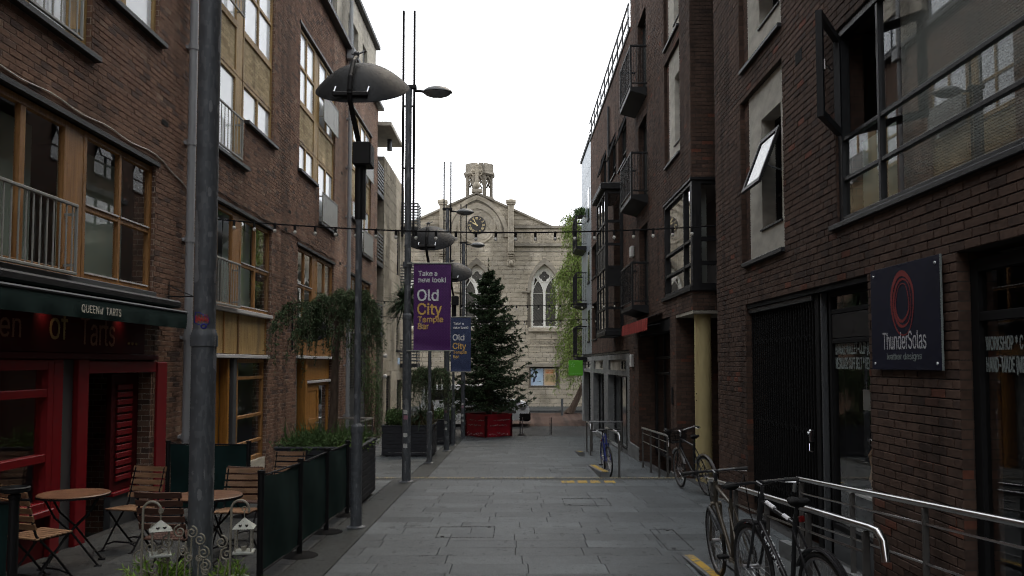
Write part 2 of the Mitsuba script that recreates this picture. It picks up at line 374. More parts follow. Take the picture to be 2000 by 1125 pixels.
def depth_px(p):
    """Distance along the view axis and whether a point lies in (or near) the view."""
    c, s = math.cos(PITCH), math.sin(PITCH)
    q = np.asarray(p, float) - [0, 0, CAM_Z]
    dep = c * q[:, 1] + s * q[:, 2]; up = -s * q[:, 1] + c * q[:, 2]
    dd = np.maximum(dep, 0.1)
    ok = (dep > 0.5) & (np.abs(q[:, 0] / dd) < 0.66) & (up / dd < 0.43) & (up / dd > -0.35)
    wide = (dep > 0.5) & (np.abs(q[:, 0] / dd) < 0.85) & (up / dd < 0.55) & (up / dd > -0.5)
    return dep, ok, wide
def masonry(parent, pl, u0, u1, z0, z1, holes, bsdf, L=0.225, H=0.075, joint=0.010, proud=0.007, name='brick', many=300, stag=0.5, far=99, jitter=0.0025, seed=1, jit_len=0.0, ch=0.003):
    """Courses of separate units laid proud of a wall; the nearest ones are parts of their own, the rest one mesh."""
    r = np.random.default_rng(seed)
    cells = []
    for k in range(int(math.floor(z0 / H)), int(math.ceil(z1 / H))):
        a, b = k * H + joint / 2, (k + 1) * H - joint / 2
        a, b = max(a, z0), min(b, z1)
        if b - a < 0.3 * H: continue
        zc = (a + b) / 2
        cuts = sorted((h[0], h[1]) for h in holes if h[2] < zc < h[3])
        w0 = math.floor(u0 / L) - 2
        off = stag * (k % 2) if stag == 0.5 else stag * k - math.floor(stag * k)
        n = int((u1 - u0) / L) + 5
        for i in range(n):
            s = (w0 + i - off) * L + joint / 2
            e = s + L - joint
            s, e = max(s, u0), min(e, u1)
            if e - s < 0.025: continue
            segs = [(s, e)]
            for h0, h1 in cuts:
                new = []
                for x, y in segs:
                    if h1 <= x or h0 >= y: new.append((x, y)); continue
                    if x < h0: new.append((x, h0))
                    if y > h1: new.append((h1, y))
                segs = new
            for x, y in segs:
                if y - x > 0.02: cells.append((x, y, a, b))
    c = np.array(cells)
    pt = pl.pt((c[:, 0] + c[:, 1]) / 2, (c[:, 2] + c[:, 3]) / 2, 0)
    dep, ok, wide = depth_px(pt)
    keep = wide & (dep < far)
    c, dep, ok = c[keep], dep[keep], ok[keep]
    area = (c[:, 1] - c[:, 0]) * (c[:, 3] - c[:, 2])
    nl = np.abs(pl.pt(0, 0, 1) - pl.pt(0, 0, 0))
    q = pt[keep] - [0, 0, CAM_Z]
    cosv = np.abs(q @ nl) / np.linalg.norm(q, axis=1)
    score = np.where(ok, area * cosv / dep ** 2, 0)
    order = np.argsort(-score)
    d = proud + r.uniform(-jitter, jitter, len(c))
    e = ch
    F = []
    for s in range(2):
        for i in range(4):
            j = (i + 1) % 4
            F += [[s * 4 + i, s * 4 + j, s * 4 + 4 + j], [s * 4 + i, s * 4 + 4 + j, s * 4 + 4 + i]]
    F += [[8, 9, 10], [8, 10, 11]]
    F = np.array(F)
    test = np.cross(pl.pt(1, 0) - pl.pt(0, 0), pl.pt(1, 1) - pl.pt(0, 0))
    if test @ (pl.pt(0, 0, 1) - pl.pt(0, 0, 0)) < 0: F = F[:, ::-1]
    def verts(i):
        a, b, z, w = c[i]; t = r.uniform(-0.0012, 0.0012, 4)
        us = [a, b, b, a]; zs = [z, z, w, w]
        ui = [a + e, b - e, b - e, a + e]; zi = [z + e, z + e, w - e, w - e]
        return np.vstack([pl.pt(us, zs, -0.004), pl.pt(us, zs, d[i] - e), pl.pt(ui, zi, d[i] + t)])
    n1 = min(many, int((score > 0).sum()))
    for i in order[:n1]: put(name, (verts(i), F), bsdf, parent)
    rest = order[n1:]
    if len(rest):
        V = np.vstack([verts(i) for i in rest])
        FF = (F[None] + 12 * np.arange(len(rest))[:, None, None]).reshape(-1, 3)
        put(name + 'work', (V, FF), bsdf, parent, kind='stuff')
def rects_poly(u0, u1, z0, z1, holes):
    P = sbox(u0, z0, u1, z1)
    if holes: P = P.difference(unary_union([sbox(a, c, b, d) for a, b, c, d in holes]))
    return P
def window(parent, pl, u0, u1, z0, z1, cols=(), rows=(), d=-0.09, fw=0.065, mw=0.045, depth=0.07, frame='timber', glass='glass', name='window', bead=None, blind=None, skip=()):
    """One window: frame and panes. cols / rows are the places of mullions and transoms."""
    w = part(name, parent)
    U = [u0] + list(cols) + [u1]; Z = [z0] + list(rows) + [z1]
    fr = [pl.cbox(u0, u0 + fw, z0, z1, d, d + depth, .004), pl.cbox(u1 - fw, u1, z0, z1, d, d + depth, .004),
          pl.cbox(u0 + fw, u1 - fw, z0, z0 + fw, d + .002, d + depth - .002, .004), pl.cbox(u0 + fw, u1 - fw, z1 - fw, z1, d + .002, d + depth - .002, .004)]
    for c in cols: fr.append(pl.cbox(c - mw / 2, c + mw / 2, z0 + fw, z1 - fw, d + .004, d + depth - .004, .004))
    for rr in rows:
        edges = [u0 + fw] + [x for c in cols for x in (c - mw / 2, c + mw / 2)] + [u1 - fw]
        for a, b in zip(edges[::2], edges[1::2]): fr.append(pl.cbox(a, b, rr - mw / 2, rr + mw / 2, d + .006, d + depth - .006, .004))
    put('frame', J(fr), frame, w)
    for i in range(len(U) - 1):
        for j in range(len(Z) - 1):
            if (i, j) in skip: continue
            a = U[i] + (fw if i == 0 else mw / 2); b = U[i + 1] - (fw if i == len(U) - 2 else mw / 2)
            c = Z[j] + (fw if j == 0 else mw / 2); e = Z[j + 1] - (fw if j == len(Z) - 2 else mw / 2)
            put('pane', pl.quad(a - .005, b + .005, c - .005, e + .005, d + depth * .45), 'pane_white' if blind else glass, w)
            if bead: put('glazing_bead', pl.box(a, b, c - .004, c + .016, d + depth - .004, d + depth + .012), bead, w)
    return w
def juliet(parent, pl, u0, u1, z0, z1, d0=0.0, d1=0.10, bars=12, solid=False):
    r = part('railing', parent)
    t = 0.035
    put('rail_frame', J(pl.cbox(u0, u1, z1 - t, z1, d1 - t, d1), pl.cbox(u0, u1, z0, z0 + t, d1 - t, d1),
                        pl.cbox(u0, u0 + t, z0 + t, z1 - t, d1 - t + .002, d1 - .002), pl.cbox(u1 - t, u1, z0 + t, z1 - t, d1 - t + .002, d1 - .002),
                        pl.box(u0, u0 + .03, z0 + .1, z0 + .13, d0 - .05, d1 - t), pl.box(u1 - .03, u1, z0 + .1, z0 + .13, d0 - .05, d1 - t),
                        pl.box(u0, u0 + .03, z1 - .13, z1 - .1, d0 - .05, d1 - t), pl.box(u1 - .03, u1, z1 - .13, z1 - .1, d0 - .05, d1 - t)), 'rail_grey', r)
    for i in range(bars):
        u = u0 + t + (u1 - u0 - 2 * t) * (i + 0.5) / bars
        w = 0.009 if not solid else 0.46 * (u1 - u0 - 2 * t) / bars
        put('bar', pl.box(u - w, u + w, z0 + t, z1 - t, d1 - .024, d1 - .012), 'rail_grey', r)
LEFT, RIGHT = Plane('x', -5.05, 1), Plane('x', 3.4, -1)
def FRONT(y): return Plane('y', y, -1)
# ================================================================ the ground
def sheet(x0, x1, ys, dz=0.0):
    ys = np.asarray(ys, float); z = gz(ys) + dz
    v = np.vstack([np.stack([np.full_like(ys, x0), ys, z], 1), np.stack([np.full_like(ys, x1), ys, z], 1)])
    n = len(ys); i = np.arange(n - 1)
    return v, np.vstack([np.stack([i, i + n, i + n + 1], 1), np.stack([i, i + n + 1, i + 1], 1)])
put('ground', box(-150, 150, -60, 260, -3.2, -3.0), 'asphalt', kind='structure')
lane = put('lane', J(sheet(-5.2, 3.6, [-40, -12, 0, 8.4, STEP_Y - 1e-3], -0.012), sheet(-5.2, 3.6, [STEP_Y, 34 - 1e-3], -0.012)), 'paving_joint', kind='structure')
step = put('lane_step', J(box(-5.05, 3.4, STEP_Y - 0.34, STEP_Y + 0.003, G(STEP_Y) - 0.1, G(STEP_Y - .01) + 0.001)), 'paving_dark', kind='structure')
put('nosing', box(-5.0, 3.3, STEP_Y - 0.055, STEP_Y - 0.012, G(STEP_Y - .01) - .004, G(STEP_Y - .01) + 0.006), 'yellow_dim', step)
scene['yellow_dim'] = tex(lambda p, n, uv: mix((0.30, 0.22, 0.09), (0.15, 0.14, 0.11), smoothstep(0.45, 0.7, fbm(p.x * 9, p.y * 9, 1.0, 3))), 0.7)
put('cross_street', sheet(-60, 60, [34, 40, 48.2, 60]), 'asphalt', kind='structure')
put('red_sett_crossing', J(sheet(-1.2, 3.6, [37.8, 44.8], 0.006)), 'red_setts', kind='structure')
put('church_pavement', J(sheet(-20, 12, [45.2, 47.99], 0.10), box(-20, 12, 45.08, 45.2, G(45.1) - .1, G(45.1) + .10)), 'paving', kind='structure')
def slabs():
    out = []
    r = np.random.default_rng(3)
    def row(x0, x1, ya, yb, L, off, mat):
        x = x0 - off * L
        while x < x1 - 0.02:
            w = L * (1 + r.uniform(-.08, .08))
            a, b = max(x, x0), min(x + w, x1)
            if b - a > 0.03: out.append((a, b, ya, yb, f'{mat}_{r.integers(0, 4)}'))
            x += w
    H = 0.43
    for ys, ye in ((4.6, STEP_Y - 0.35), (STEP_Y + 0.02, 33.9)):
        k = 0; y = ys
        while y < ye - 0.1:
            h = min(H, ye - y)
            row(-1.84, 3.35, y, y + h, 0.80, r.uniform(0, 1), 'paving')
            row(-5.02, -2.285, y, y + h, 0.80, r.uniform(0, 1), 'terrace' if y < STEP_Y - 3 else 'paving')  # cafe side uses the slabs with awning shade in their colour
            y += H; k += 1
        y = ys
        while y < ye - 0.1:
            h = min(0.9, ye - y)
            out.append((-2.28, -1.845, y, y + h, 'paving_dark')); y += 0.9
    return out
SL = slabs()
def slab_mesh(s, r):
    a, b, y0, y1, _ = s; g, e = 0.003, 0.004
    a, b, y0, y1 = a + g, b - g, y0 + g, y1 - g
    z = np.array([G(y0), G(y0), G(y1), G(y1)]); t = r.uniform(-0.0016, 0.0016, 4)
    lo = np.stack([[a, b, b, a], [y0, y0, y1, y1], z - 0.02], 1)
    mid = np.stack([[a, b, b, a], [y0, y0, y1, y1], z - e * .6 + t], 1)
    up = np.stack([[a + e, b - e, b - e, a + e], [y0 + e, y0 + e, y1 - e, y1 - e], z + t], 1)
    F = []
    for q in range(2):
        for i in range(4):
            j = (i + 1) % 4
            F += [[q * 4 + i, q * 4 + j, q * 4 + 4 + j], [q * 4 + i, q * 4 + 4 + j, q * 4 + 4 + i]]
    F += [[8, 9, 10], [8, 10, 11]]
    return np.vstack([lo, mid, up]), np.array(F)
cen = np.array([[(s[0] + s[1]) / 2, (s[2] + s[3]) / 2, 0] for s in SL])
dep, ok, wide = depth_px(cen)
sc = np.where(ok, np.array([(s[1] - s[0]) * (s[3] - s[2]) for s in SL]) / np.maximum(dep, 1) ** 3, 0)
order = np.argsort(-sc); rr = np.random.default_rng(5)
for i in order[:300]: put('paving_slab', slab_mesh(SL[i], rr), SL[i][4], lane)
for m in sorted({s[4] for s in SL}):
    put('slab_paving', J([slab_mesh(SL[i], rr) for i in order[300:] if SL[i][4] == m]), m, lane, kind='stuff')
def cover(x0, x1, y0, y1, label):
    k = thing('access_cover', label, 'access cover'); w = .009
    def strip(a, b, c, d):
        v = []
        for z in (0.0, 0.005):
            v += [[a, c, G(c) + z - .002], [b, c, G(c) + z - .002], [a, d, G(d) + z - .002], [b, d, G(d) + z - .002]]
        return np.array(v), _BF.copy()
    put('frame', J(strip(x0, x1, y0, y0 + w), strip(x0, x1, y1 - w, y1), strip(x0, x0 + w, y0 + w, y1 - w), strip(x1 - w, x1, y0 + w, y1 - w)), 'black_matt', k)
    for cx, cy in ((x0 + .08, y0 + .07), (x1 - .08, y1 - .07)):
        put('lifting_point', cyl([cx, cy, G(cy)], [cx, cy, G(cy) + .005], .022), 'black_matt', k)
cover(-0.93, -0.22, 10.35, 11.15, 'slab-filled access cover in thin metal frame in the middle of the near paving')
cover(0.80, 1.52, 13.0, 13.75, 'smaller slab-filled access cover in the paving just short of the step')
cover(1.75, 2.05, 9.6, 10.9, 'long slab-filled access cover in the paving just past the two parked black bicycles')
cover(-1.05, -0.25, 16.75, 17.1, 'narrow access cover right behind the yellow edge of the step')
cover(0.9, 1.8, 19.6, 20.6, 'access cover in the lower paving short of the red tree box')

# ================================================================ long brick building on the left
lb = thing('brick_building', 'long brown brick apartment building with orange timber windows behind the cafe tables', 'building')
BAYS = [(7.8, 'A'), (13.6, 'A'), (19.8, 'B'), (25.95, 'B')]
L_END = 31.4
holes = []
for y0, t in BAYS:
    holes.append((y0 if y0 != 7.8 else 6.0, y0 + 4.05, 3.0, 4.8))
    dd = (y0, y0 + 2.15) if t == 'A' else (y0 + 2.1, y0 + 4.05)
    ww = (y0 + 2.15, y0 + 4.05) if t == 'A' else (y0, y0 + 2.1)
    holes += [(dd[0], dd[1], 5.7, 10.125), (ww[0], ww[1], 6.6, 10.125)]
holes += [(13.6, 17.47, -1.2, 3.0), (19.8, 23.85, -1.2, 3.0), (26.1, 30.0, -1.2, 3.0), (5.2, 11.9, -1.2, 2.7)]
put('wall', LEFT.poly(rects_poly(-35, L_END, -1.2, 11.55, holes), -0.30, 0.0), 'brick_left_wall', lb)  # unseen run behind the camera added to shade the near lane
masonry(lb + '__wall', LEFT, -1, L_END, -0.6, 11.55, holes, 'brick_left_unit', far=24, seed=2)
# body behind the street wall
put('rear_wall', box(-13.0, -12.8, -35, L_END, -1.2, 11.5), 'interior_mid', lb)
put('end_wall', box(-12.8, -5.352, L_END - .25, L_END - .003, -1.2, 11.5), 'brick_left_wall', lb)
put('end_wall', box(-12.8, -5.352, -35, -34.75, -1.2, 11.5), 'interior_mid', lb)
for z in (2.72, 5.3, 8.05): put('floor_slab', box(-12.75, -5.353, -34.7, L_END - .26, z, z + .22), 'interior_mid', lb)
for y in (-2, 5.0, 12.6, 18.6, 24.9): put('party_wall', box(-12.7, -5.354, y, y + .15, -1.1, 11.4), 'interior_mid', lb)
put('cornice', LEFT.cbox(-35, L_END + .18, 11.55, 11.68, -0.28, 0.20, .01), 'dark_metal', lb)
# top storey of pale boards, with the roof above
TW = [(3.0, 5.0), (9.0, 11.2), (15.2, 17.4), (21.6, 24.1), (25.75, 27.4), (28.35, 29.25)]
y = -35.0 + 0.0
rb = np.random.default_rng(11)
while y < L_END - .05:
    w = 0.86; e = min(y + w, L_END - .02)
    inside = [t for t in TW if t[0] < (y + e) / 2 < t[1]]
    if inside: put('cladding_panel', LEFT.cbox(y + .012, e - .012, 13.05, 13.86, -.26, -.10 + rb.uniform(0, .008), .006), 'concrete', lb)
    else: put('cladding_panel', LEFT.cbox(y + .012, e - .012, 11.69, 13.86, -.26, -.10 + rb.uniform(0, .008), .006), 'concrete', lb)
    y += w
for a, b in TW:
    window(lb, LEFT, a, b, 11.72, 13.03, cols=[(a + b) / 2], rows=[12.05], d=-.24, frame='gunmetal', blind='blind_white')
put('roof', LEFT.cbox(-35, L_END + .12, 13.87, 14.02, -7.9, 0.06, .01), 'dark_metal', lb)
put('top_wall', J(box(-5.62, -5.52, -35, L_END, 11.7, 13.86), box(-13.0, -5.62, L_END - .2, L_END - .03, 11.5, 13.86), box(-13, -5.62, -35, -34.8, 11.5, 13.86), box(-13.0, -12.8, -34.8, L_END - .2, 11.5, 13.86)), 'concrete', lb)
SILL = 'dark_metal'
for y_ in (): pass
def lintel(a, b, z): put('lintel', LEFT.box(a - .1, b + .1, z - .004, z + .055, -.2, .028), SILL, lb)
for bi, (y0, t) in enumerate(BAYS):
    A = t == 'A'
    d0, d1 = (y0, y0 + 1.8) if A else (y0 + 2.15, y0 + 4.05)
    p0, p1 = (y0 + 1.8, y0 + 2.15) if A else (y0 + 1.72, y0 + 2.15)
    w0, w1 = (y0 + 2.15, y0 + 4.05) if A else (y0, y0 + 1.72)
    wm = (w0 + w1) / 2
    # first floor
    lintel(y0, y0 + 4.05, 4.8)
    window(lb, LEFT, d0, d1, 3.0, 4.78, cols=[(d0 + d1) / 2], d=-.12, fw=.085, mw=.10, bead=None, blind=None)
    put('timber_panel', LEFT.cbox(p0, p1, 3.0, 4.78, -.11, -.055, .004), 'timber', lb)
    window(lb, LEFT, w0, w1, 3.0, 4.78, cols=[wm], rows=[3.86], d=-.12, fw=.075, mw=.07, bead='white_trim')
    juliet(lb, LEFT, d0 + .02, d1 - .02, 3.0, 3.81, bars=13 if bi < 2 else 11)
    put('sill', LEFT.cbox(y0, y0 + 4.05, 2.93, 2.998, -.1, .05, .005), 'white_trim' if bi == 1 else 'gunmetal', lb)
    if bi < 2:   # greenish curtains and dim rooms behind the first floor glass
        put('curtain', LEFT.quad(w0 + .1, w1 - .1, 3.05, 4.7, -.42), 'curtain_green', lb)
        put('curtain', LEFT.quad(d0 + .1, d1 - .1, 3.05, 4.7, -.42), 'curtain_green', lb)
    # second and third floors: glazed doors with a railing beside a window, brick infill between
    lintel(y0, y0 + 4.05, 10.125)
    bl = 'blind_white'
    window(lb, LEFT, d0, d1, 5.7, 7.34, cols=[(d0 + d1) / 2], d=-.12, fw=.07, mw=.09, frame='timber_pale', blind=bl)
    window(lb, LEFT, w0, w1, 6.6, 7.34, cols=[wm], d=-.12, fw=.07, mw=.08, frame='timber_pale', blind=bl)
    window(lb, LEFT, d0, d1, 8.28, 10.1, cols=[(d0 + d1) / 2], rows=[9.18] if not A else [], d=-.12, fw=.07, mw=.08, frame='timber_pale', blind=bl)
    window(lb, LEFT, w0, w1, 8.28, 10.1, cols=[wm], rows=[9.18], d=-.12, fw=.07, mw=.07, frame='timber_pale', blind=bl)
    for a, b in ((d0, d1), (w0, w1)):
        put('infill_panel', LEFT.box(a + .05, b - .05, 7.40, 8.22, -.14, -.075), 'brick_yellow', lb)
    put('bay_frame', J([LEFT.cbox(a, b, z, z + .065, -.12, -.045, .004) for a, b in ((d0, d1), (w0, w1)) for z in (7.345, 8.213)]), 'timber_pale', lb)
    put('bay_frame', J([LEFT.cbox(u - .03, u + .03, 7.412, 8.21, -.11, -.05, .004) for u in (d0 + .03, d1 - .03, w0 + .03, w1 - .03)]), 'timber_pale', lb)
    put('timber_panel', LEFT.cbox(p0 + .002, p1 - .002, 5.7 if not A else 5.7, 7.34, -.11, -.06, .004), 'timber_pale', lb)
    put('timber_panel', LEFT.cbox(p0 + .002, p1 - .002, 7.35, 10.1, -.11, -.06, .004), 'timber_pale', lb)
    nb = 10 if A else 8
    juliet(lb, LEFT, d0 + .02, d1 - .02, 5.72, 6.5, bars=nb, solid=not A)
    juliet(lb, LEFT, d0 + .02, d1 - .02, 8.40, 9.2, bars=nb, solid=not A)
    put('sill', LEFT.cbox(d0 - .1, (p1 if A else d1) + .1, 5.63, 5.70, -.1, .09, .006), SILL, lb)
    put('sill', LEFT.cbox((w0 if A else w0 - .1), w1 + (.12 if A else 0), 6.53, 6.60, -.1, .09, .006), SILL, lb)
# ground floor of the second bay: timber fascia, doors and a tall window
put('timber_panel', LEFT.cbox(13.62, 14.9, 2.18, 2.92, -.10, -.05, .004), 'timber_pale', lb)
put('timber_panel', LEFT.cbox(14.93, 15.68, 2.18, 2.92, -.10, -.05, .004), 'timber_pale', lb)
put('timber_panel', LEFT.cbox(15.72, 17.42, 2.18, 2.92, -.10, -.05, .004), 'timber_pale', lb)
put('bay_frame', J([LEFT.cbox(u - .02, u + .02, 2.18, 2.92, -.05, -.028, .004) for u in (14.915, 15.70, 17.44)]), 'timber', lb)
put('drip_sill', LEFT.cbox(13.6, 17.47, 2.10, 2.165, -.10, 0.045, .005), 'white_trim', lb)
window(lb, LEFT, 15.75, 17.45, 0.10, 2.09, rows=[0.47, 0.98, 1.72], d=-.14, fw=.08, mw=.06, glass='glass')
dk = part('door', lb)
put('door_leaf', LEFT.cbox(14.35, 15.2, -.2, 2.09, -.26, -.2, .005), 'timber_door', dk)
put('door_frame', LEFT.cbox(15.22, 15.32, -.2, 2.09, -.2, -.06, .005), 'timber_door', dk)
put('post', LEFT.cbox(15.42, 15.60, -.2, 2.09, -.14, -.02, .01), 'gunmetal', lb)
put('door_leaf', LEFT.cbox(13.65, 14.33, -.2, 2.09, -.26, -.2, .005), 'window_dark', dk)
put('stall_riser', LEFT.box(15.62, 17.46, -.6, .10, -.2, -.02), 'concrete', lb)
# ground floor of the third bay: pale side glass and an orange door
put('timber_panel', LEFT.cbox(19.82, 23.83, 2.2, 2.95, -.12, -.05, .004), 'timber', lb)
put('drip_sill', LEFT.cbox(19.8, 23.85, 2.12, 2.185, -.10, 0.045, .005), 'white_trim', lb)
put('side_panel', LEFT.cbox(19.85, 20.75, -.6, 2.11, -.30, -.22, .005), 'cushion_grey', lb)
put('post', LEFT.cbox(20.8, 21.0, -.6, 2.11, -.30, -.02, .005), 'timber_door', lb)
put('drip_sill', LEFT.cbox(21.05, 23.83, 1.50, 1.56, -.18, -.03, .005), 'white_trim', lb)
put('timber_panel', LEFT.cbox(21.05, 23.83, 1.58, 2.11, -.18, -.10, .005), 'timber_door', lb)
dk = part('door', lb)
put('door_leaf', LEFT.cbox(21.2, 22.5, -.55, 1.49, -.18, -.10, .006), 'timber_door', dk)
put('door_rail', J([LEFT.cbox(a, b, c, d, -.099, -.085, .004) for a, b, c, d in ((21.25, 21.37, -.5, 1.45), (22.33, 22.45, -.5, 1.45), (21.37, 22.33, 1.3, 1.45), (21.37, 22.33, -.5, -.3), (21.37, 22.33, .45, .58))]), 'timber_door', dk)
put('handle', J(cyl(LEFT.pt(22.3, .45, -.08), LEFT.pt(22.3, .45, -.03), .012), cyl(LEFT.pt(22.3, .45, -.03), LEFT.pt(22.18, .45, -.03), .012)), 'chrome', dk)
window(lb, LEFT, 22.55, 23.83, -.5, 1.49, d=-.18, frame='timber_door', fw=.08)
# ground floor of the fourth bay: grey metal screen doors
for i, u in enumerate(np.arange(26.15, 29.9, .95)):
    put('shutter_door', LEFT.cbox(u, u + .92, -.8, 2.98, -.22, -.14, .006), 'gunmetal', lb)
    put('louvre', J([LEFT.box(u + .1, u + .82, z, z + .05, -.14, -.105) for z in np.arange(1.2, 2.8, .085)]), 'dark_metal', lb)
# downpipes
def downpipe(y, z0, z1, hopper=False):
    d = part('downpipe', lb)
    put('pipe', cyl((-4.93, y, z0), (-4.93, y, z1), .062, n=16), 'pipe_grey', d, smooth=40)
    for z in np.arange(z0 + 1.0, z1, 1.5):
        put('bracket', J(cyl((-4.93, y, z), (-4.93, y, z + .09), .075, n=16), box(-5.05, -4.95, y - .03, y + .1, z + .02, z + .07)), 'pipe_grey', d)
    if hopper: put('hopper', J(cbox(-5.03, -4.78, y - .2, y + .2, z1 - .05, z1 + .3, .02), cyl((-4.93, y, z1 + .3), (-4.93, y, 13.8), .06, n=14)), 'pipe_grey', d)
downpipe(12.85, -0.15, 11.5); downpipe(25.4, -.6, 11.3, True)
put('cable', tube([LEFT.pt(u, 4.93 + .02 * math.sin(u * 5) - (.25 * max(0, u - 12.0)), .02) for u in np.linspace(6, 13.3, 30)], .008, 5), 'paper', lb)
put('cable', tube([LEFT.pt(u, 4.93 + .02 * math.sin(u * 4), .02) for u in np.linspace(13.6, 24, 30)], .008, 5), 'black_matt', lb)
put('sign_bracket', J(tube([LEFT.pt(12.35, 2.98, z) for z in (0, .25, .5)], .008, 5), tube([LEFT.pt(12.35, 3.15, .0), LEFT.pt(12.35, 2.98, .38)], .007, 5), cyl(LEFT.pt(12.35, 2.85, .02), LEFT.pt(12.35, 3.2, .02), .008, n=6)), 'black_paint', lb)
for u, z in ((12.0, 5.45), (18.6, 4.95), (18.9, 5.4), (24.6, 4.9), (24.7, 7.6)):
    put('air_vent', LEFT.box(u, u + .21, z, z + .07, -.02, .011), 'black_matt', lb)
# bracketed hanging sign by the third bay
hs = thing('hanging_sign', 'dark oval hanging sign on an iron bracket above the planter tree', 'sign')
put('bracket', J(cyl(LEFT.pt(19.3, 2.3, .03), LEFT.pt(19.3, 3.25, .03), .02, n=6), cyl(LEFT.pt(19.3, 3.05, .03), LEFT.pt(19.3, 3.05, .75), .018, n=6)), 'black_paint', hs)
put('board', xf(lathe([(1e-3, -.02), (.27, -.02), (.30, 0), (.27, .02), (1e-3, .02)], 20), np.array([[1.25, 0, 0, -4.55], [0, 0, 1, 19.3], [0, .8, 0, 2.75], [0, 0, 0, 1]])), 'black_paint', hs)

# ================================================================ cafe front
cf = thing('cafe_front', 'deep red cafe shopfront with gold lettering under the dark green awning', 'shopfront')
CP = LEFT
put('fascia', CP.cbox(5.2, 11.55, 2.12, 2.69, -.1, .03, .006), 'red_dark', cf)
put('lettering', J(CP.text('queen', .25, 7.62, 2.27, .032, .004, sx=1.02), CP.text('Tarts', .33, 9.80, 2.22, .032, .004, sx=.80)), 'gold_dull', cf)
put('lettering', CP.text('of', .31, 9.14, 2.27, .032, .004, sx=.98), 'gold', cf)
put('lettering', J([ball(CP.pt(11.05 + i * .11, 2.26, .035), .018) for i in range(3)]), 'gold', cf)
put('cornice', CP.cbox(5.2, 11.95, 2.05, 2.118, -.1, .06, .006), 'red_dark', cf)
put('fascia_end', CP.box(11.56, 11.9, 2.12, 2.69, -.1, .0), 'brick_left_wall', cf)
# window: red frame, dark panes, sill
window(cf, CP, 5.2, 9.28, .40, 2.04, cols=[7.2], rows=[.98, 1.68], d=-.10, fw=.11, mw=.085, depth=.13, frame='red_paint')
put('stall_riser', CP.box(5.2, 9.28, -.3, .398, -.14, -.03), 'red_dark', cf)
put('sill', CP.cbox(5.2, 9.30, .36, .43, -.03, .07, .01), 'red_paint', cf)
put('window_back', J(box(-6.9, -6.85, 5.2, 9.2, -.2, 2.7)), 'interior_dark', cf)
put('window_seat', box(-6.4, -5.4, 5.3, 9.15, -.2, .42), 'red_dark', cf)
put('cushion', cbox(-5.75, -5.5, 8.62, 9.05, .43, .85, .09), 'cushion_ochre', cf)
put('cushion', cbox(-5.72, -5.5, 8.0, 8.5, .43, .72, .09), 'cushion_grey', cf)
put('pilaster', CP.cbox(9.3, 9.5, -.3, 2.05, -.1, .02, .008), 'red_paint', cf)
put('pilaster', CP.cbox(9.5, 9.83, -.3, 2.05, -.12, -.04, .008), 'gunmetal', cf)
put('pilaster', CP.cbox(9.83, 10.08, -.3, 2.05, -.1, .02, .008), 'red_paint', cf)
put('pilaster', CP.cbox(11.98, 12.32, -.3, 2.02, -.02, .035, .008), 'red_paint', cf)
put('door_head', CP.cbox(10.081, 11.979, 1.88, 2.03, -.1, .018, .006), 'red_paint', cf)
put('return_wall', box(-5.9, -5.352, 11.62, 11.88, -.3, 2.7), 'brick_left_wall', cf)
put('return_wall', CP.box(11.86, 11.975, -.3, 2.0, -.3, -.004), 'brick_left_wall', cf)
dk = part('door', cf)
put('door_panel', CP.cbox(11.05, 11.84, .32, 1.87, -.24, -.17, .006), 'red_dark', dk)
for z in np.arange(.45, 1.75, .1): put('slat', CP.cbox(11.18, 11.62, z, z + .07, -.168, -.145, .006), 'red_paint', dk)
put('door_sill', CP.cbox(11.05, 11.84, .27, .318, -.24, -.12, .006), 'red_paint', dk)
put('door_base', CP.cbox(11.05, 11.84, -.2, .268, -.24, -.15, .006), 'gunmetal', cf)
put('door_leaf', box(-5.95, -5.9, 10.1, 11.04, -.15, 1.87), 'red_dark', dk)
put('side_wall', box(-6.4, -5.36, 10.0, 10.085, -.2, 2.05), 'red_dark', cf)
put('passage_back', box(-6.05, -6.0, 10.1, 12.0, -.2, 2.7), 'red_dark', cf)
put('ceiling', box(-7.0, -5.36, 5.2, 12.0, 2.06, 2.11), 'red_dark', cf)
lk = part('pendant_lamp', cf)
put('cord', cyl((-5.9, 8.55, 1.75), (-5.9, 8.55, 2.05), .006, n=6), 'black_matt', lk)
put('shade', lathe([(.03, .08), (.07, 0), (.065, -.005)], 14, (-5.9, 8.55, 1.68)), 'black_matt', lk)
k = put('bulb', ball((-5.9, 8.55, 1.67), .028), 'bulb_white', lk)
scene[k]['emitter'] = {'type': 'area', 'radiance': {'type': 'rgb', 'value': [4.0, 1.6, .6]}}
aw = thing('awning', 'dark green cafe awning folded back under its black housing', 'awning')
put('housing', CP.cbox(5.0, 12.2, 2.79, 2.90, 0.002, .27, .03), 'black_paint', aw)
put('canopy', (lambda v, f: (v, f))(*J([(np.array([[-5.02, a, 2.80], [-5.02, b, 2.80], [-4.70, b, 2.72], [-4.70, a, 2.72], [-4.695, a, 2.62], [-4.695, b, 2.62], [-4.71 - .01 * math.sin(a * 9), a, 2.50], [-4.71 - .01 * math.sin(b * 9), b, 2.50]]), np.array([[0, 1, 2], [0, 2, 3], [3, 2, 5], [3, 5, 4], [4, 5, 7], [4, 7, 6]])) for a, b in zip(np.linspace(5, 12.2, 49)[:-1], np.linspace(5, 12.2, 49)[1:])])), 'green_canvas', aw, smooth=40)
put('end_flap', (np.array([[-5.02, 12.2, 2.80], [-4.70, 12.2, 2.72], [-4.695, 12.2, 2.62], [-4.71, 12.2, 2.5], [-4.8, 12.2, 2.55]]), np.array([[0, 1, 4], [1, 2, 4], [2, 3, 4]])), 'green_canvas', aw)
AP = Plane('x', -4.695, 1)
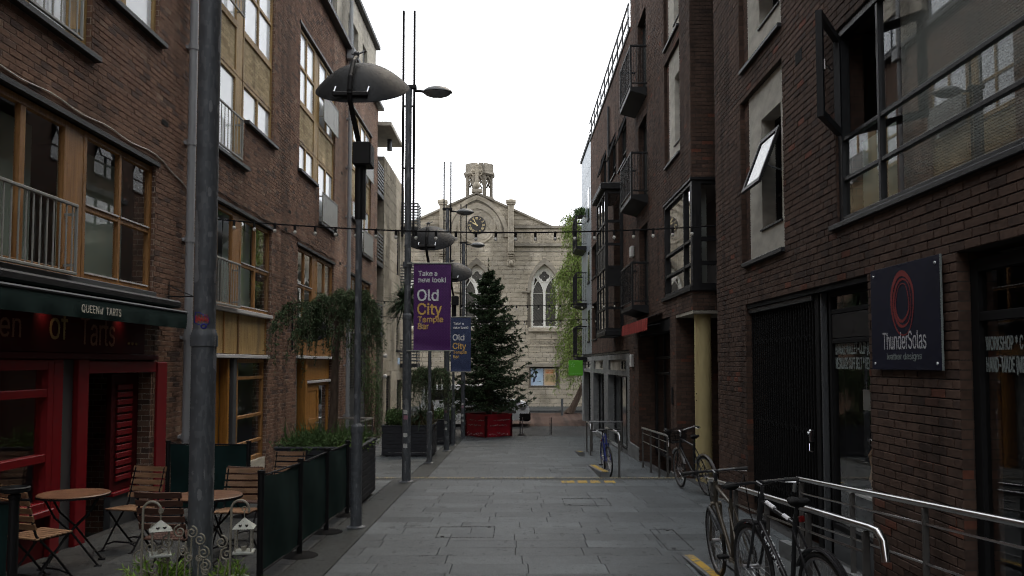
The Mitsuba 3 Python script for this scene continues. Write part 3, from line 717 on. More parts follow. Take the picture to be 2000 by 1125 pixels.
put('front_bar', cyl((-4.70, 5, 2.735), (-4.70, 12.2, 2.735), .018, n=8), 'gunmetal', aw)
put('lettering', J(AP.text('QUEEN', .085, 9.17, 2.56, .012, .002), AP.text('TARTS', .085, 9.73, 2.56, .012, .002), AP.text('of', .075, 9.58, 2.56, .012, .002, sx=.8)), 'cream_letter', aw)
for u in (9.0, 10.75):   # the two small lamps under the awning that light the fascia
    sl = thing('sign_lamp', 'small lit spotlight under the awning above the word of' if u == 9.0 else 'small lit spotlight under the awning above the end of the cafe name', 'lamp')
    put('housing', cyl((-4.84, u, 2.70), (-4.88, u, 2.62), .03, .04, 12), 'black_paint', sl)
    scene[f'sign_spot_{int(u)}'] = {'type': 'spot', 'to_world': T().look_at(origin=[-4.885, u, 2.61], target=[-5.05, u + .02, 2.5], up=[0, 1, 0]), 'intensity': {'type': 'rgb', 'value': [.012, .0065, .005]}, 'cutoff_angle': 50, 'beam_width': 15}

# ================================================================ pale stone building beyond it
sb = thing('stone_building', 'pale stone block building with slatted balconies beyond the brick apartments', 'building')
SP = LEFT
S0, S1, SZ = 33.1, 39.2, 10.2
sh = [(34.0, 35.2, -.8, 1.5), (37.2, 38.6, -.8, 1.45), (36.9, 37.9, 5.9, 7.9), (36.9, 37.9, 2.6, 4.6)]
put('wall', SP.poly(rects_poly(S0, S1, -1.0, SZ, sh), -.3, -.01), 'pale_stone', sb)
masonry(sb + '__wall', SP, S0, S1, -1, SZ, sh, 'pale_stone', L=.95, H=.42, joint=.014, proud=.004, name='stone_block', stag=.37, seed=8, ch=.006, many=220)
put('side_wall', J(box(-6.8, -5.36, S0, S0 + .25, -1, SZ), box(-12.5, -5.36, S1 - .3, S1 - .003, -1, SZ), box(-12.5, -12.3, 31.4, S1 - .3, -1, SZ)), 'pale_stone', sb)
put('recess_wall', box(-6.9, -6.8, 31.4, S0 + .25, -1, 10.9), 'pale_stone', sb)
put('roof', J(box(-12.5, -5.1, S0, S1, SZ - .2, SZ - .002)), 'slate', sb)
put('roof_eave', cbox(-7.5, -4.55, 31.42, 34.6, 10.95, 11.12, .02), 'concrete', sb)
put('vent_pipe', cyl((-4.9, 33.4, 10.5), (-4.9, 33.4, 10.95), .1, n=12), 'gunmetal', sb)
def slat_balcony(parent, x0, x1, y0, y1, z, label=None):
    b = part('balcony', parent)
    put('deck', cbox(x0, x1, y0, y1, z - .18, z, .01), 'dark_metal', b)
    for zz in np.arange(z + .1, z + 1.1, .13):
        put('rail_slat', J(cbox(x1 - .03, x1, y0, y1, zz, zz + .06, .004), cbox(x0, x1 - .031, y0, y0 + .03, zz, zz + .06, .004)), 'gunmetal', b)
    for yy in (y0 + .04, (y0 + y1) / 2, y1 - .08): put('upright', box(x1 - .06, x1 - .031, yy, yy + .04, z, z + 1.1), 'dark_metal', b)
for z in (8.6, 5.9, 3.2): slat_balcony(sb, -6.7, -5.06, 31.55, 33.05, z)
for z in (8.2, 5.4, 2.0): slat_balcony(sb, -5.04, -4.25, 38.0, 39.15, z)
for a, b in ((34.0, 35.2),):
    put('louvre_door', SP.cbox(a + .02, b - .02, -.8, 1.5, -.2, -.12, .005), 'dark_metal', sb)
    put('louvre', J([SP.box(a + .08, b - .08, z, z + .05, -.12, -.08) for z in np.arange(-.7, 1.4, .1)]), 'black_matt', sb)
put('door', SP.cbox(37.2, 38.6, -.8, 1.45, -.22, -.15, .005), 'dark_metal', sb)
for z in (5.9, 2.6): window(sb, SP, 36.9, 37.9, z, z + 2.0, cols=[37.4], d=-.16, frame='dark_metal', glass='window_dark')
put('sill', SP.cbox(36.8, 38.0, 2.5, 2.598, -.1, .1, .01), 'dark_metal', sb)
put('name_plate', SP.cbox(37.3, 37.95, 1.95, 2.25, 0, .02, .003), 'poster_blue', sb)
for z in (2.3, 1.5): put('wall_lamp', ball((-4.95, 33.0, z), .09), 'bulb_white', sb)
# ================================================================ near brick building on the right
nb = thing('brick_building', 'near dark red brick building with a wide grey window above barred shopfronts', 'building')
N1 = 13.95
nh = [(4.4, 8.75, 3.45, 5.475), (10.45, 12.4, 3.45, 5.85), (10.45, 12.4, 6.3, 8.7), (8.03, 12.25, -1.2, 2.85), (1.5, 6.42, -1.2, 2.85)]
put('wall', RIGHT.poly(rects_poly(-35, N1, -1.2, 15.5, nh), -.30, 0.0), 'brick_right_wall', nb)  # unseen extra height and run behind the camera added to shade the lane
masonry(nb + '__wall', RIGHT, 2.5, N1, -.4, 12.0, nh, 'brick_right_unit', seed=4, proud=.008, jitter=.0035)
put('body', J(box(12.0, 12.2, -35, N1, -1.2, 15.5), box(3.702, 12.0, N1 - .25, N1 - .004, -1.2, 15.5), box(3.702, 12.0, -35, -34.8, -1.2, 15.5), box(3.703, 12.0, -34.8, N1 - .26, 15.2, 15.4)), 'brick_right_wall', nb)
for z in (2.9, 5.75): put('floor_slab', box(3.703, 11.9, -34.7, N1 - .27, z, z + .25), 'interior_mid', nb)
put('party_wall', J(box(3.75, 11.9, 9.4, 9.55, 3.16, 5.74), box(6.8, 6.9, -34, 9.3, 3.16, 5.74)), 'interior_mid', nb)
put('parapet', RIGHT.cbox(-35, N1 + .05, 15.5, 15.62, -.35, .06, .01), 'dark_metal', nb)
# the wide window with one side-hung light open
w = part('window', nb)
U, Z = [4.4, 5.35, 7.80, 8.75], [3.45, 3.90, 4.32, 5.475]
fr = [RIGHT.cbox(8.66, 8.75, 3.45, 5.475, -.12, -.02, .004), RIGHT.cbox(4.4, 4.49, 3.45, 5.475, -.12, -.02, .004),
      RIGHT.cbox(4.492, 8.658, 3.45, 3.51, -.12, -.018, .004), RIGHT.cbox(4.492, 8.658, 5.40, 5.475, -.12, -.018, .004)]
for c in U[1:3]: fr.append(RIGHT.cbox(c - .026, c + .026, 3.512, 5.398, -.10, -.03, .004))
for r_ in Z[1:3]:
    for a, b in ((4.492, 5.323), (5.377, 7.773), (7.827, 8.658)): fr.append(RIGHT.cbox(a, b, r_ - .020, r_ + .020, -.095, -.035, .004))
put('frame', J(fr), 'frame_dark', w)
for i in range(3):
    for j in range(3):
        if (i, j) == (2, 2): continue
        put('pane', RIGHT.quad(U[i] + .03, U[i + 1] - .03, Z[j] + .03, Z[j + 1] - .03, -.06), 'glass', w)
put('sill', RIGHT.cbox(4.2, 8.9, 3.395, 3.447, -.1, .05, .006), 'frame_dark', w)
put('blind', J([RIGHT.box(4.5, 7.75, z, z + .018, -.24, -.235) for z in np.arange(3.55, 5.4, .024)]), 'blind_grey', w)
put('net_curtain', RIGHT.quad(7.85, 8.62, 3.5, 4.28, -.22), 'curtain_green', w)
cs = part('casement', nb)
H = np.array([3.4, 8.66, 0.0]); an = math.radians(33); dirv = np.array([-math.sin(an), -math.cos(an), 0])
def cas(a, b, z0, z1, t0, t1):
    nrm = np.array([-dirv[1], dirv[0], 0])
    v = []
    for z in (z0, z1):
        for t in (t0, t1):
            for s in (a, b): v.append(H + dirv * s + nrm * t + [0, 0, z])
    return np.array(v), _BF.copy()
put('frame', J(cas(0, .07, 4.36, 5.40, -.03, .03), cas(.76, .83, 4.36, 5.40, -.03, .03), cas(.07, .76, 4.36, 4.43, -.029, .029), cas(.07, .76, 5.33, 5.40, -.029, .029)), 'frame_dark', cs)
a = H + dirv * .07; b = H + dirv * .76
put('pane', (np.array([[a[0], a[1], 4.43], [b[0], b[1], 4.43], [b[0], b[1], 5.33], [a[0], a[1], 5.33]]), np.array([[0, 1, 2], [0, 2, 3]])), 'glass', cs)
hp = H + dirv * .79 + np.array([-dirv[1], dirv[0], 0]) * .04
put('handle', J(cyl(hp + [0, 0, 4.82], hp + [0, 0, 4.92], .012, n=8), tube([hp + [0, 0, 4.87], hp + [0.03, 0.03, 4.87], hp + [0.1, .1, 4.84]], .009, 6)), 'chrome', cs)
# rendered panels with a deep-set window
def render_panel(parent, a, b, z0, z1, na, nb_, nz0, nz1, sash):
    pl = RIGHT
    put('render_panel', pl.poly(sbox(a, z0, b, z1).difference(sbox(na, nz0, nb_, nz1)), -.30, -.06), 'render_white', parent)
    put('sill', pl.cbox(a - .02, b + .1, z0 - .06, z0 - .002, -.1, .06, .006), 'dark_metal', parent)
    put('sill', pl.cbox(na - .03, nb_ + .04, nz0 - .03, nz0, -.28, -.035, .005), 'dark_metal', parent)
    window(parent, pl, na, nb_, nz0, nz1, rows=[nz0 + .45], d=-.31, fw=.05, mw=.045, depth=.06, frame='black_paint', skip=((0, 1),) if sash else ())
    put('room', pl.quad(na, nb_, nz0, nz1, -.8), 'interior_dark', parent)
    if sash:
        s = part('open_sash', parent)
        zt, ln, t = nz1 - .30, .78, math.radians(sash)
        def P(u, q, o): return np.array([3.4 + .06 - math.sin(t) * q - math.cos(t) * o, u, zt - math.cos(t) * q + math.sin(t) * o])
        def bb(u0, u1, q0, q1):
            return np.array([P(u, q, o) for o in (-.02, .02) for q in (q0, q1) for u in (u0, u1)]), _BF.copy()
        put('frame', J(bb(na + .02, na + .08, 0, ln), bb(nb_ - .08, nb_ - .02, 0, ln), bb(na + .08, nb_ - .08, 0, .06), bb(na + .08, nb_ - .08, ln - .06, ln)), 'black_paint', s)
        put('pane', (np.array([P(na + .07, .05, .005), P(nb_ - .07, .05, .005), P(nb_ - .07, ln - .05, .005), P(na + .07, ln - .05, .005)]), np.array([[0, 1, 2], [0, 2, 3]])), 'dark_glass', s)
        put('stay', tube([P(na + .04, .55, -.02), [3.6, na + .04, zt - .62]], .012, 5), 'gunmetal', s)
render_panel(nb, 10.46, 12.16, 3.45, 5.85, 10.72, 11.58, 3.85, 5.37, 21)
render_panel(nb, 10.46, 12.16, 6.3, 8.7, 10.72, 11.58, 6.68, 8.2, 14)
put('reveal', RIGHT.box(12.16, 12.399, 3.45, 5.85, -.3, -.062), 'brick_right_wall', nb)
put('reveal', RIGHT.box(12.16, 12.399, 6.3, 8.7, -.3, -.062), 'brick_right_wall', nb)
put('air_vent', RIGHT.box(9.7, 9.93, 5.55, 5.7, -.02, .012), 'black_matt', nb)
# shop one: folding grille, post, display window
put('lintel', RIGHT.box(8.0, 12.3, 2.79, 2.848, -.25, -.012), 'black_matt', nb)
gr = part('folding_grille', nb)
put('top_rail', RIGHT.cbox(9.66, 12.24, 2.72, 2.788, -.12, -.03, .005), 'dark_metal', gr)
for i in range(27):
    u = 9.74 + i * .094
    put('bar', RIGHT.box(u - .009, u + .009, .02, 2.72, -.085, -.066), 'black_matt', gr)
for z in (.35, 1.2, 2.3):
    for s_ in (-1, 1):
        put('lattice_row', tube([RIGHT.pt(9.74 + i * .094, z + (.05 if i % 2 else -.05) * s_, -.075 + .004 * s_) for i in range(27)], .004, 4), 'black_matt', gr)
put('lock', J(cbox(3.42, 3.47, 9.74, 9.80, 1.10, 1.24, .01), ball((3.41, 9.77, 1.20), .02), tube([(3.42, 9.77, 1.08), (3.40, 9.72, 1.0), (3.42, 9.67, 1.0)], .008, 6)), 'chrome', gr)
put('shop_back', box(4.6, 4.65, 8.0, 9.42, -.3, 2.85), 'interior_mid', nb)
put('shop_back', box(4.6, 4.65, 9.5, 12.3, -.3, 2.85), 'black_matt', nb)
put('post', RIGHT.cbox(9.50, 9.62, -.2, 2.788, -.2, -.05, .006), 'black_matt', nb)
put('post', RIGHT.cbox(9.41, 9.44, -.2, 2.788, -.12, -.05, .006), 'gunmetal', nb)
wd = window(nb, RIGHT, 8.035, 9.30, .22, 2.788, rows=[2.24, 2.56], d=-.16, fw=.06, mw=.05, frame='black_matt', skip=((0, 1),))
put('solid_panel', RIGHT.cbox(8.09, 9.25, 2.27, 2.53, -.14, -.10, .004), 'black_paint', wd)
put('stall_riser', RIGHT.box(8.035, 9.30, -.4, .218, -.2, -.1), 'gunmetal', nb)
lt = thing('window_lettering', 'pale hand-cut lettering in two rows across the display window beside the navy board', 'lettering')
WL = Plane('x', 3.4 + .125, -1)
def fitted(txt, h, u, z, wide):
    m = meshkit.text_mesh(txt, h, .002, True); w_ = float(np.ptp(np.array(m.vertices)[:, 0]))
    return WL.text(txt, h, u, z, .004, .002, bold=True, sx=wide / w_)
put('line', fitted('BANGLE WALLET-CLIP {GIFTS', .115, 9.20, 2.10, 1.05), 'letter_dim', lt)
put('line', fitted('NECKLACE CUFF BELT * KEYRING', .115, 9.20, 1.945, 1.05), 'letter_dim', lt)
# things in the display window
put('display_shelf', cbox(3.6, 4.3, 8.1, 9.2, .62, .65, .005), 'paper', nb)
put('display_floor', box(3.58, 4.6, 8.05, 9.3, .2, .24), 'interior_mid', nb)
rs = np.random.default_rng(4)
for i in range(5):
    bt = thing('leather_strap', ['tan leather straps hanging in a bunch above the display shelf', 'brown leather strap leaning on the display shelf', 'short leather strap in the shop window', 'dark leather strap at the end of the shelf', 'pale leather strap folded upright on the shelf'][i], 'strap', 'leather goods in the display window')
    y = 8.25 + i * .16
    put('strap', tube([(3.75 + .1 * rs.random(), y + .05 * rs.random(), .66 + .5 * t) for t in np.linspace(0, 1, 5)], .03, 5), 'leather', bt)
    put('buckle', ring((3.75, y, 1.18), .035, .006, (1, 0, 0), 12, 5), 'chrome', bt)
for i, (y, z, c, l) in enumerate(((8.35, 1.55, 'cushion_ochre', 'small ochre card pinned in the display window'), (8.75, 1.42, 'sticker_pink', 'dusty pink panel hanging in the display window'), (8.95, 1.5, 'paper', 'pale photo card in the display window'))):
    cd = thing('display_card', l, 'card'); put('card', cbox(3.78, 3.79, y, y + .18, z, z + .22, .002), c, cd); put('hook', cyl((3.785, y + .09, z + .22), (3.785, y + .09, z + .3), .004, n=5), 'chrome', cd)
# shop two, nearest the camera
wd = window(nb, RIGHT, 1.5, 6.415, .25, 2.788, cols=[3.4, 4.6], rows=[2.35], d=-.16, fw=.1, mw=.07, frame='black_matt', glass='glass_low')
put('stall_riser', RIGHT.box(1.5, 6.415, -.2, .248, -.2, -.1), 'black_paint', nb)
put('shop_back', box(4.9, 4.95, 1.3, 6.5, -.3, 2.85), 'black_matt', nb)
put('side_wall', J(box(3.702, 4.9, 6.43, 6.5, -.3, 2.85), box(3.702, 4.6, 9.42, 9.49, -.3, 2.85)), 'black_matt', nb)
lt = thing('window_lettering', 'pale hand-cut lettering in two rows on the dark shop window nearest the camera', 'lettering')
put('line', fitted('WORKSHOP * C', .095, 6.28, 2.10, .46), 'letter_dim', lt)
put('line', fitted('HAND-MADE {ME', .105, 6.28, 1.94, .47), 'letter_dim', lt)
# board on the pier between the shops
bd = thing('shop_sign', 'dark navy sign board with red ring emblem and white shop name on the brick pier', 'sign')
BP = Plane('x', 3.378, -1)
put('board', BP.cbox(6.60, 7.88, 1.945, 2.86, .012, .022, .002), 'navy_board', bd)
put('edge', BP.box(6.590, 6.5985, 1.945, 2.86, .010, .0235), 'letter_dim', bd)
for u in (6.67, 7.81):
    for z in (2.0, 2.80): put('fixing', xf(lathe([(1e-3, .01), (.012, .006), (.014, 0)], 10), np.array([[0, 0, -1, 3.3555], [1, 0, 0, u], [0, 1, 0, z], [0, 0, 0, 1.0]])), 'chrome', bd)
em = []
rs = np.random.default_rng(21)
for R_, wd_, ph in ((.310, .050, .3), (.243, .036, 1.7), (.185, .022, 3.1)):
    t = np.linspace(0, 2 * np.pi, 61)
    out = np.stack([(R_ + .012 * np.sin(3 * t + ph)) * np.cos(t) * .70, (R_ + .010 * np.sin(2 * t + ph)) * np.sin(t) * .92], 1)
    th = wd_ * (0.55 + .45 * np.sin(t + ph)) + .006
    inn = out * (1 - th / R_)[:, None]
    em.append(Polygon(out[:-1]).buffer(0).difference(Polygon(inn[:-1]).buffer(0)))
EM = BP.poly(unary_union(em), .0225, .0245)
put('emblem', mv(EM, (0, 7.25, 2.52)), 'logo_red', bd)
def board_text(txt, h, u, z, wide, mt):
    m = meshkit.text_mesh(txt, h, .002); put('lettering', BP.text(txt, h, u, z, .0225, .002, sx=wide / float(np.ptp(np.array(m.vertices)[:, 0]))), mt, bd)
board_text('ThunderSolas', .15, 7.65, 2.125, .80, 'letter_board')
board_text('leather designs', .055, 7.57, 2.035, .64, 'letter_dim')

# ================================================================ middle brick building on the right
mb = thing('brick_building', 'dark brick apartment block with black balconies and a corner window over a cream column', 'building')
MP = RIGHT
m0, m1, m2 = 15.85, 23.75, 36.0
mh = [(15.85, 18.8, 3.45, 5.475), (16.85, 18.55, 6.3, 8.625), (16.85, 18.55, 8.925, 11.25), (21.0, 22.4, 3.375, 5.55), (21.0, 22.4, 6.15, 8.325), (21.0, 22.4, 8.925, 11.1),
      (15.85, 17.5, -1.2, 3.0), (18.15, 22.7, -1.2, 3.0), (24.45, 36.0, -1.2, 2.4), (25.75, 28.05, 3.0, 7.2), (24.75, 26.7, 8.1, 9.45), (27.35, 29.2, 8.25, 9.6), (30.2, 32.1, 8.25, 9.75), (33.7, 35.7, 5.55, 6.9), (33.7, 35.7, 3.0, 4.5)]
P = Polygon([(m0, -1.2), (m2, -1.2), (m2, 11.55), (m1, 11.55), (m1, 15.0), (m0, 15.0)]).difference(unary_union([sbox(a, c, b, d) for a, b, c, d in mh]))
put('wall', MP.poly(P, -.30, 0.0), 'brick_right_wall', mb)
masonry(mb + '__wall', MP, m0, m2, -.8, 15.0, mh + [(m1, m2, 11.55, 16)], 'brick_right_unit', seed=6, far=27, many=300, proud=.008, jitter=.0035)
EP = FRONT(m0)
put('end_wall', EP.poly(rects_poly(3.701, 11.0, 3.0, 15.0, [(3.6, 4.6, 3.45, 5.475)]), -.3, 0.0), 'brick_right_wall', mb)
masonry(mb + '__end_wall', EP, 3.40, 4.3, 3.0, 15.0, [(3.3, 4.6, 3.45, 5.475)], 'brick_right_unit', seed=9, many=200, proud=.006)
PE = FRONT(17.5)
put('pier_wall', box(3.701, 10.9, 17.5, 17.8, -1.2, 2.94), 'brick_right_wall', mb)
masonry(mb + '__pier_wall', PE, 3.40, 4.1, -.6, 2.94, [], 'brick_right_unit', seed=10, many=80, proud=.006)
put('soffit', box(3.401, 11.0, 15.851, 17.499, 2.94, 2.998), 'concrete', mb)
put('body', J(box(11.0, 11.2, m0, m2, -1.2, 15), box(3.702, 11.0, m1 - .2, m1 - .003, 11.3, 15.0), box(3.702, 11.0, m2 - .25, m2 - .004, -1.2, 11.55)), 'brick_right_wall', mb)
put('roof', J(box(3.703, 11.0, m0 + .31, m1 - .21, 14.7, 14.9), box(3.703, 11.0, m1 + .01, m2 - .26, 11.2, 11.5)), 'slate', mb)
put('coping', J(MP.cbox(m1 + .02, m2, 11.55, 11.66, -.32, .05, .01)), 'dark_metal', mb)
for z in (3.02, 5.7, 8.45): put('floor_slab', box(3.702, 10.95, 16.2, m2 - .3, z, z + .2), 'interior_mid', mb)
for y in (19.6, 23.9, 29.5): put('party_wall', box(3.75, 10.9, y, y + .15, -1, 11.2), 'interior_mid', mb)
put('gap_wall', J(box(5.0, 5.3, 13.96, 17.49, -1.2, 12.4)), 'brick_right_wall', mb)
put('column', J(cyl((3.655, 16.2, -.3), (3.655, 16.2, 2.94), .158, n=40)), 'cream_column', mb, smooth=40)
put('column_fixing', J(ball((3.51, 16.14, 1.42), .014), ball((3.51, 16.14, 1.30), .014)), 'black_matt', mb)
# corner window
cw = part('corner_window', mb)
fr = [MP.cbox(18.72, 18.8, 3.45, 5.475, -.14, -.01, .004), box(3.405, 3.58, 15.856, 16.02, 3.45, 5.475)]
for z in (3.45, 5.41): fr.append(MP.cbox(16.021, 18.718, z, z + .065, -.13, -.012, .004))
for a, b in ((16.021, 16.68), (16.74, 18.718)):
    for z in (3.90, 4.36): fr.append(MP.cbox(a, b, z - .028, z + .028, -.12, -.02, .004))
fr.append(MP.cbox(16.682, 16.738, 3.516, 5.408, -.125, -.015, .004))
for z in (3.45, 5.41): fr.append(box(3.581, 4.55, 15.862, 15.98, z, z + .065))
for z in (3.90, 4.36): fr.append(box(3.581, 4.55, 15.868, 15.97, z - .04, z + .04))
put('frame', J(fr), 'black_paint', cw)
for a, b in ((16.02, 16.70), (16.72, 18.75)):
    for c, d in ((3.5, 3.90), (3.90, 4.36), (4.36, 5.42)): put('pane', MP.quad(a, b, c, d, -.07), 'glass', cw)
for c, d in ((3.5, 3.90), (3.90, 4.36), (4.36, 5.42)): put('pane', FRONT(15.92).quad(3.57, 4.6, c, d, 0), 'glass', cw)
put('blind', FRONT(16.3).quad(3.62, 3.78, 3.5, 5.4, 0), 'blind_grey', cw)
put('room', MP.quad(16.0, 18.8, 3.4, 5.5, -.9), 'interior_dark', cw)
put('sill', J(MP.cbox(15.83, 18.92, 3.37, 3.447, -.1, .05, .005), box(3.36, 4.55, 15.78, 15.85, 3.37, 3.447)), 'black_paint', cw)
put('head', J(MP.cbox(15.84, 18.82, 5.477, 5.53, -.1, .02, .005), box(3.37, 4.55, 15.82, 15.849, 5.477, 5.53)), 'black_paint', cw)
render_panel(mb, 16.87, 18.32, 6.3, 8.625, 16.95, 17.7, 6.62, 8.07, 0)
render_panel(mb, 16.87, 18.32, 8.925, 11.25, 16.95, 17.7, 9.22, 10.7, 0)
for z in (6.3, 8.925): put('reveal', MP.box(18.32, 18.549, z, z + 2.325, -.3, -.062), 'brick_right_wall', mb)
# balconies and their doors
def bar_balcony(parent, x0, x1, y0, y1, z, h=1.08, nb=17):
    b = part('balcony', parent)
    put('deck', (lambda m: m)(J((np.array([[x0, y0, z], [x1, y0, z], [x0, y1, z], [x1, y1, z], [x0 + .0, y0, z - .10], [x1, y0, z - .22], [x0, y1, z - .10], [x1, y1, z - .22]]), np.array([[0, 1, 2], [1, 3, 2], [4, 6, 5], [5, 6, 7], [0, 4, 1], [1, 4, 5], [2, 3, 6], [3, 7, 6], [0, 2, 4], [2, 6, 4], [1, 5, 3], [3, 5, 7]])))), 'black_paint', b)
    put('rail', J(cbox(x0, x0 + .05, y0, y1, z + h - .05, z + h, .005), cbox(x0 + .051, x1, y0, y0 + .05, z + h - .05, z + h, .005), cbox(x0 + .051, x1, y1 - .05, y1, z + h - .05, z + h, .005),
                  cbox(x0, x0 + .03, y0, y1, z + .08, z + .11, .004), cbox(x0 + .031, x1, y0, y0 + .03, z + .08, z + .11, .004),
                  box(x0 + .001, x0 + .045, y0 + .001, y0 + .045, z, z + h - .05), box(x0 + .001, x0 + .045, y1 - .045, y1 - .001, z, z + h - .05)), 'black_paint', b)
    for i in range(nb):
        yy = y0 + .06 + (y1 - y0 - .12) * (i + .5) / nb
        put('bar', box(x0 + .008, x0 + .02, yy - .006, yy + .006, z + .11, z + h - .05), 'black_paint', b)
    for i in range(5):
        xx = x0 + .06 + (x1 - x0 - .08) * (i + .5) / 5
        put('bar', box(xx - .006, xx + .006, y0 + .008, y0 + .02, z + .11, z + h - .05), 'black_paint', b)
for z in (3.45, 6.22, 8.95): bar_balcony(mb, 2.97, 3.40, 20.9, 22.95, z)
for z in (3.375, 6.15, 8.925): window(mb, MP, 21.0, 22.4, z, z + 2.175, cols=[21.7], d=-.2, frame='black_paint', glass='window_dark')
put('alarm_box', cbox(3.28, 3.38, 23.2, 23.5, 4.95, 5.25, .02), 'paper', mb)
# glazed bay
gb = part('glazed_bay', mb)
bx, by0, by1, bz0, bz1 = 2.84, 25.6, 28.2, 3.0, 7.3
put('roof', cbox(bx - .14, 3.39, by0 - .12, by1 + .12, bz1, bz1 + .22, .03), 'black_paint', gb)
put('base', cbox(bx - .02, 3.39, by0 - .02, by1 + .02, bz0 - .16, bz0, .02), 'black_paint', gb)
fr = [box(bx, bx + .09, by0, by0 + .09, bz0, bz1), box(bx, bx + .09, by1 - .09, by1, bz0, bz1), box(3.30, 3.39, by0 + .001, by0 + .07, bz0, bz1)]
for z in (3.0, 3.65, 4.35, 4.9, 5.6, 6.3, 7.2): fr += [box(bx + .002, bx + .07, by0 + .091, by1 - .091, z, z + .08), box(bx + .091, 3.299, by0 + .002, by0 + .07, z, z + .08)]
for y in (26.42, 27.3): fr.append(box(bx + .004, bx + .065, y, y + .05, bz0 + .08, bz1))
put('frame', J(fr), 'black_paint', gb)
put('spandrel', J(box(bx + .02, bx + .05, by0 + .09, by1 - .09, 4.98, 5.6), box(bx + .09, 3.30, by0 + .02, by0 + .05, 4.43, 4.9)), 'black_paint', gb)
for a, b in ((3.08, 3.65), (3.73, 4.35), (4.43, 4.9), (5.68, 6.3), (6.38, 7.2)):
    for c, d in ((by0 + .09, 26.42), (26.47, 27.3), (27.35, by1 - .09)): put('pane', (np.array([[bx + .035, c, a], [bx + .035, d, a], [bx + .035, d, b], [bx + .035, c, b]]), np.array([[0, 1, 2], [0, 2, 3]])), 'glass', gb)
    if a != 4.43: put('pane', FRONT(by0 + .035).quad(bx + .09, 3.3, a, b, 0), 'glass', gb)
put('room', box(4.3, 4.32, by0, by1, bz0, bz1), 'interior_mid', gb)
# small windows
for a, b, c, d in mh[10:]:
    window(mb, MP, a, b, c, d, rows=[c + .5], d=-.2, frame='black_paint', glass='dark_glass')
    put('sill', MP.cbox(a - .05, b + .05, c - .06, c - .002, -.1, .05, .006), 'black_paint', mb)
for (y0, y1, z0, z1, ang) in ((24.8, 25.7, 8.7, 9.4, 20), (27.4, 28.3, 8.8, 9.5, 18), (30.3, 31.2, 8.9, 9.7, 16)):
    s = part('open_sash', mb); t = math.radians(ang); L_ = z1 - z0
    q = np.array([[3.42, y0, z1], [3.42, y1, z1], [3.42 - L_ * math.sin(t), y0, z1 - L_ * math.cos(t)], [3.42 - L_ * math.sin(t), y1, z1 - L_ * math.cos(t)]])
    put('frame', J(tube([q[0], q[1], q[3], q[2], q[0]], .03, 4)), 'black_paint', s)
    put('pane', (q, np.array([[0, 1, 2], [1, 3, 2]])), 'dark_glass', s)
rf = part('roof_railing', mb)
put('rail', J([cyl((3.36, m1 + .1, z), (3.36, m2, z), .03, n=8) for z in (11.95, 12.35)]), 'gunmetal', rf)
for y in np.arange(m1 + .2, m2, 1.25): put('upright', box(3.34, 3.38, y, y + .04, 11.66, 12.36), 'gunmetal', rf)
put('gutter_pipe', cyl((3.34, 28.9, 7.5), (3.34, 28.9, 10.9), .045, n=10), 'dark_metal', mb)
# corner shop with a small red awning
put('shop_side', box(3.702, 4.2, 22.7, 22.95, -1, 3.0), 'brick_right_wall', mb)
sw = window(mb, MP, 18.17, 22.69, -.35, 2.95, cols=[19.8, 21.4], rows=[1.75, 2.15], d=-.50, fw=.08, mw=.07, frame='black_paint')
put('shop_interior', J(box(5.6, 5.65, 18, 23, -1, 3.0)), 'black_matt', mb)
put('shop_head', MP.box(18.16, 22.69, 2.72, 2.99, -.3, -.02), 'black_matt', mb)
put('plinth', J(MP.cbox(22.71, 24.44, -1, -.24, -.2, .03, .01)), 'shop_stone', mb)
put('plinth', J(MP.cbox(17.52, 18.14, -1, -.28, -.2, .03, .01)), 'shop_stone', mb)
put('intercom', MP.cbox(17.8, 17.95, 1.15, 1.5, 0, .03, .005), 'black_matt', mb)
put('burglar_alarm', MP.cbox(23.5, 23.85, 1.9, 2.25, .0, .09, .02), 'paper', mb)
ra = thing('awning', 'small faded red shop awning with dark hood below the lowest black balcony', 'awning')
ys = np.linspace(19.0, 23.3, 30)
st = [np.array([[3.385, y, 3.16], [3.05 - .012 * (i % 2), y, 3.03], [3.04 - .015 * (i % 2), y, 2.74 + .02 * (i % 2)]]) for i, y in enumerate(ys)]
put('canopy', (np.vstack(st), np.array([[3 * i + a, 3 * i + b, 3 * i + c] for i in range(len(ys) - 1) for a, b, c in ((1, 4, 5), (1, 5, 2))])), 'red_cloth', ra)
put('hood', (np.vstack(st), np.array([[3 * i + a, 3 * i + b, 3 * i + c] for i in range(len(ys) - 1) for a, b, c in ((0, 3, 4), (0, 4, 1))])), 'black_matt', ra)
put('arm', tube([(3.36, 19.1, 2.9), (3.06, 19.1, 2.85)], .015, 6), 'black_paint', ra); put('arm', tube([(3.36, 23.2, 2.9), (3.06, 23.2, 2.85)], .015, 6), 'black_paint', ra)

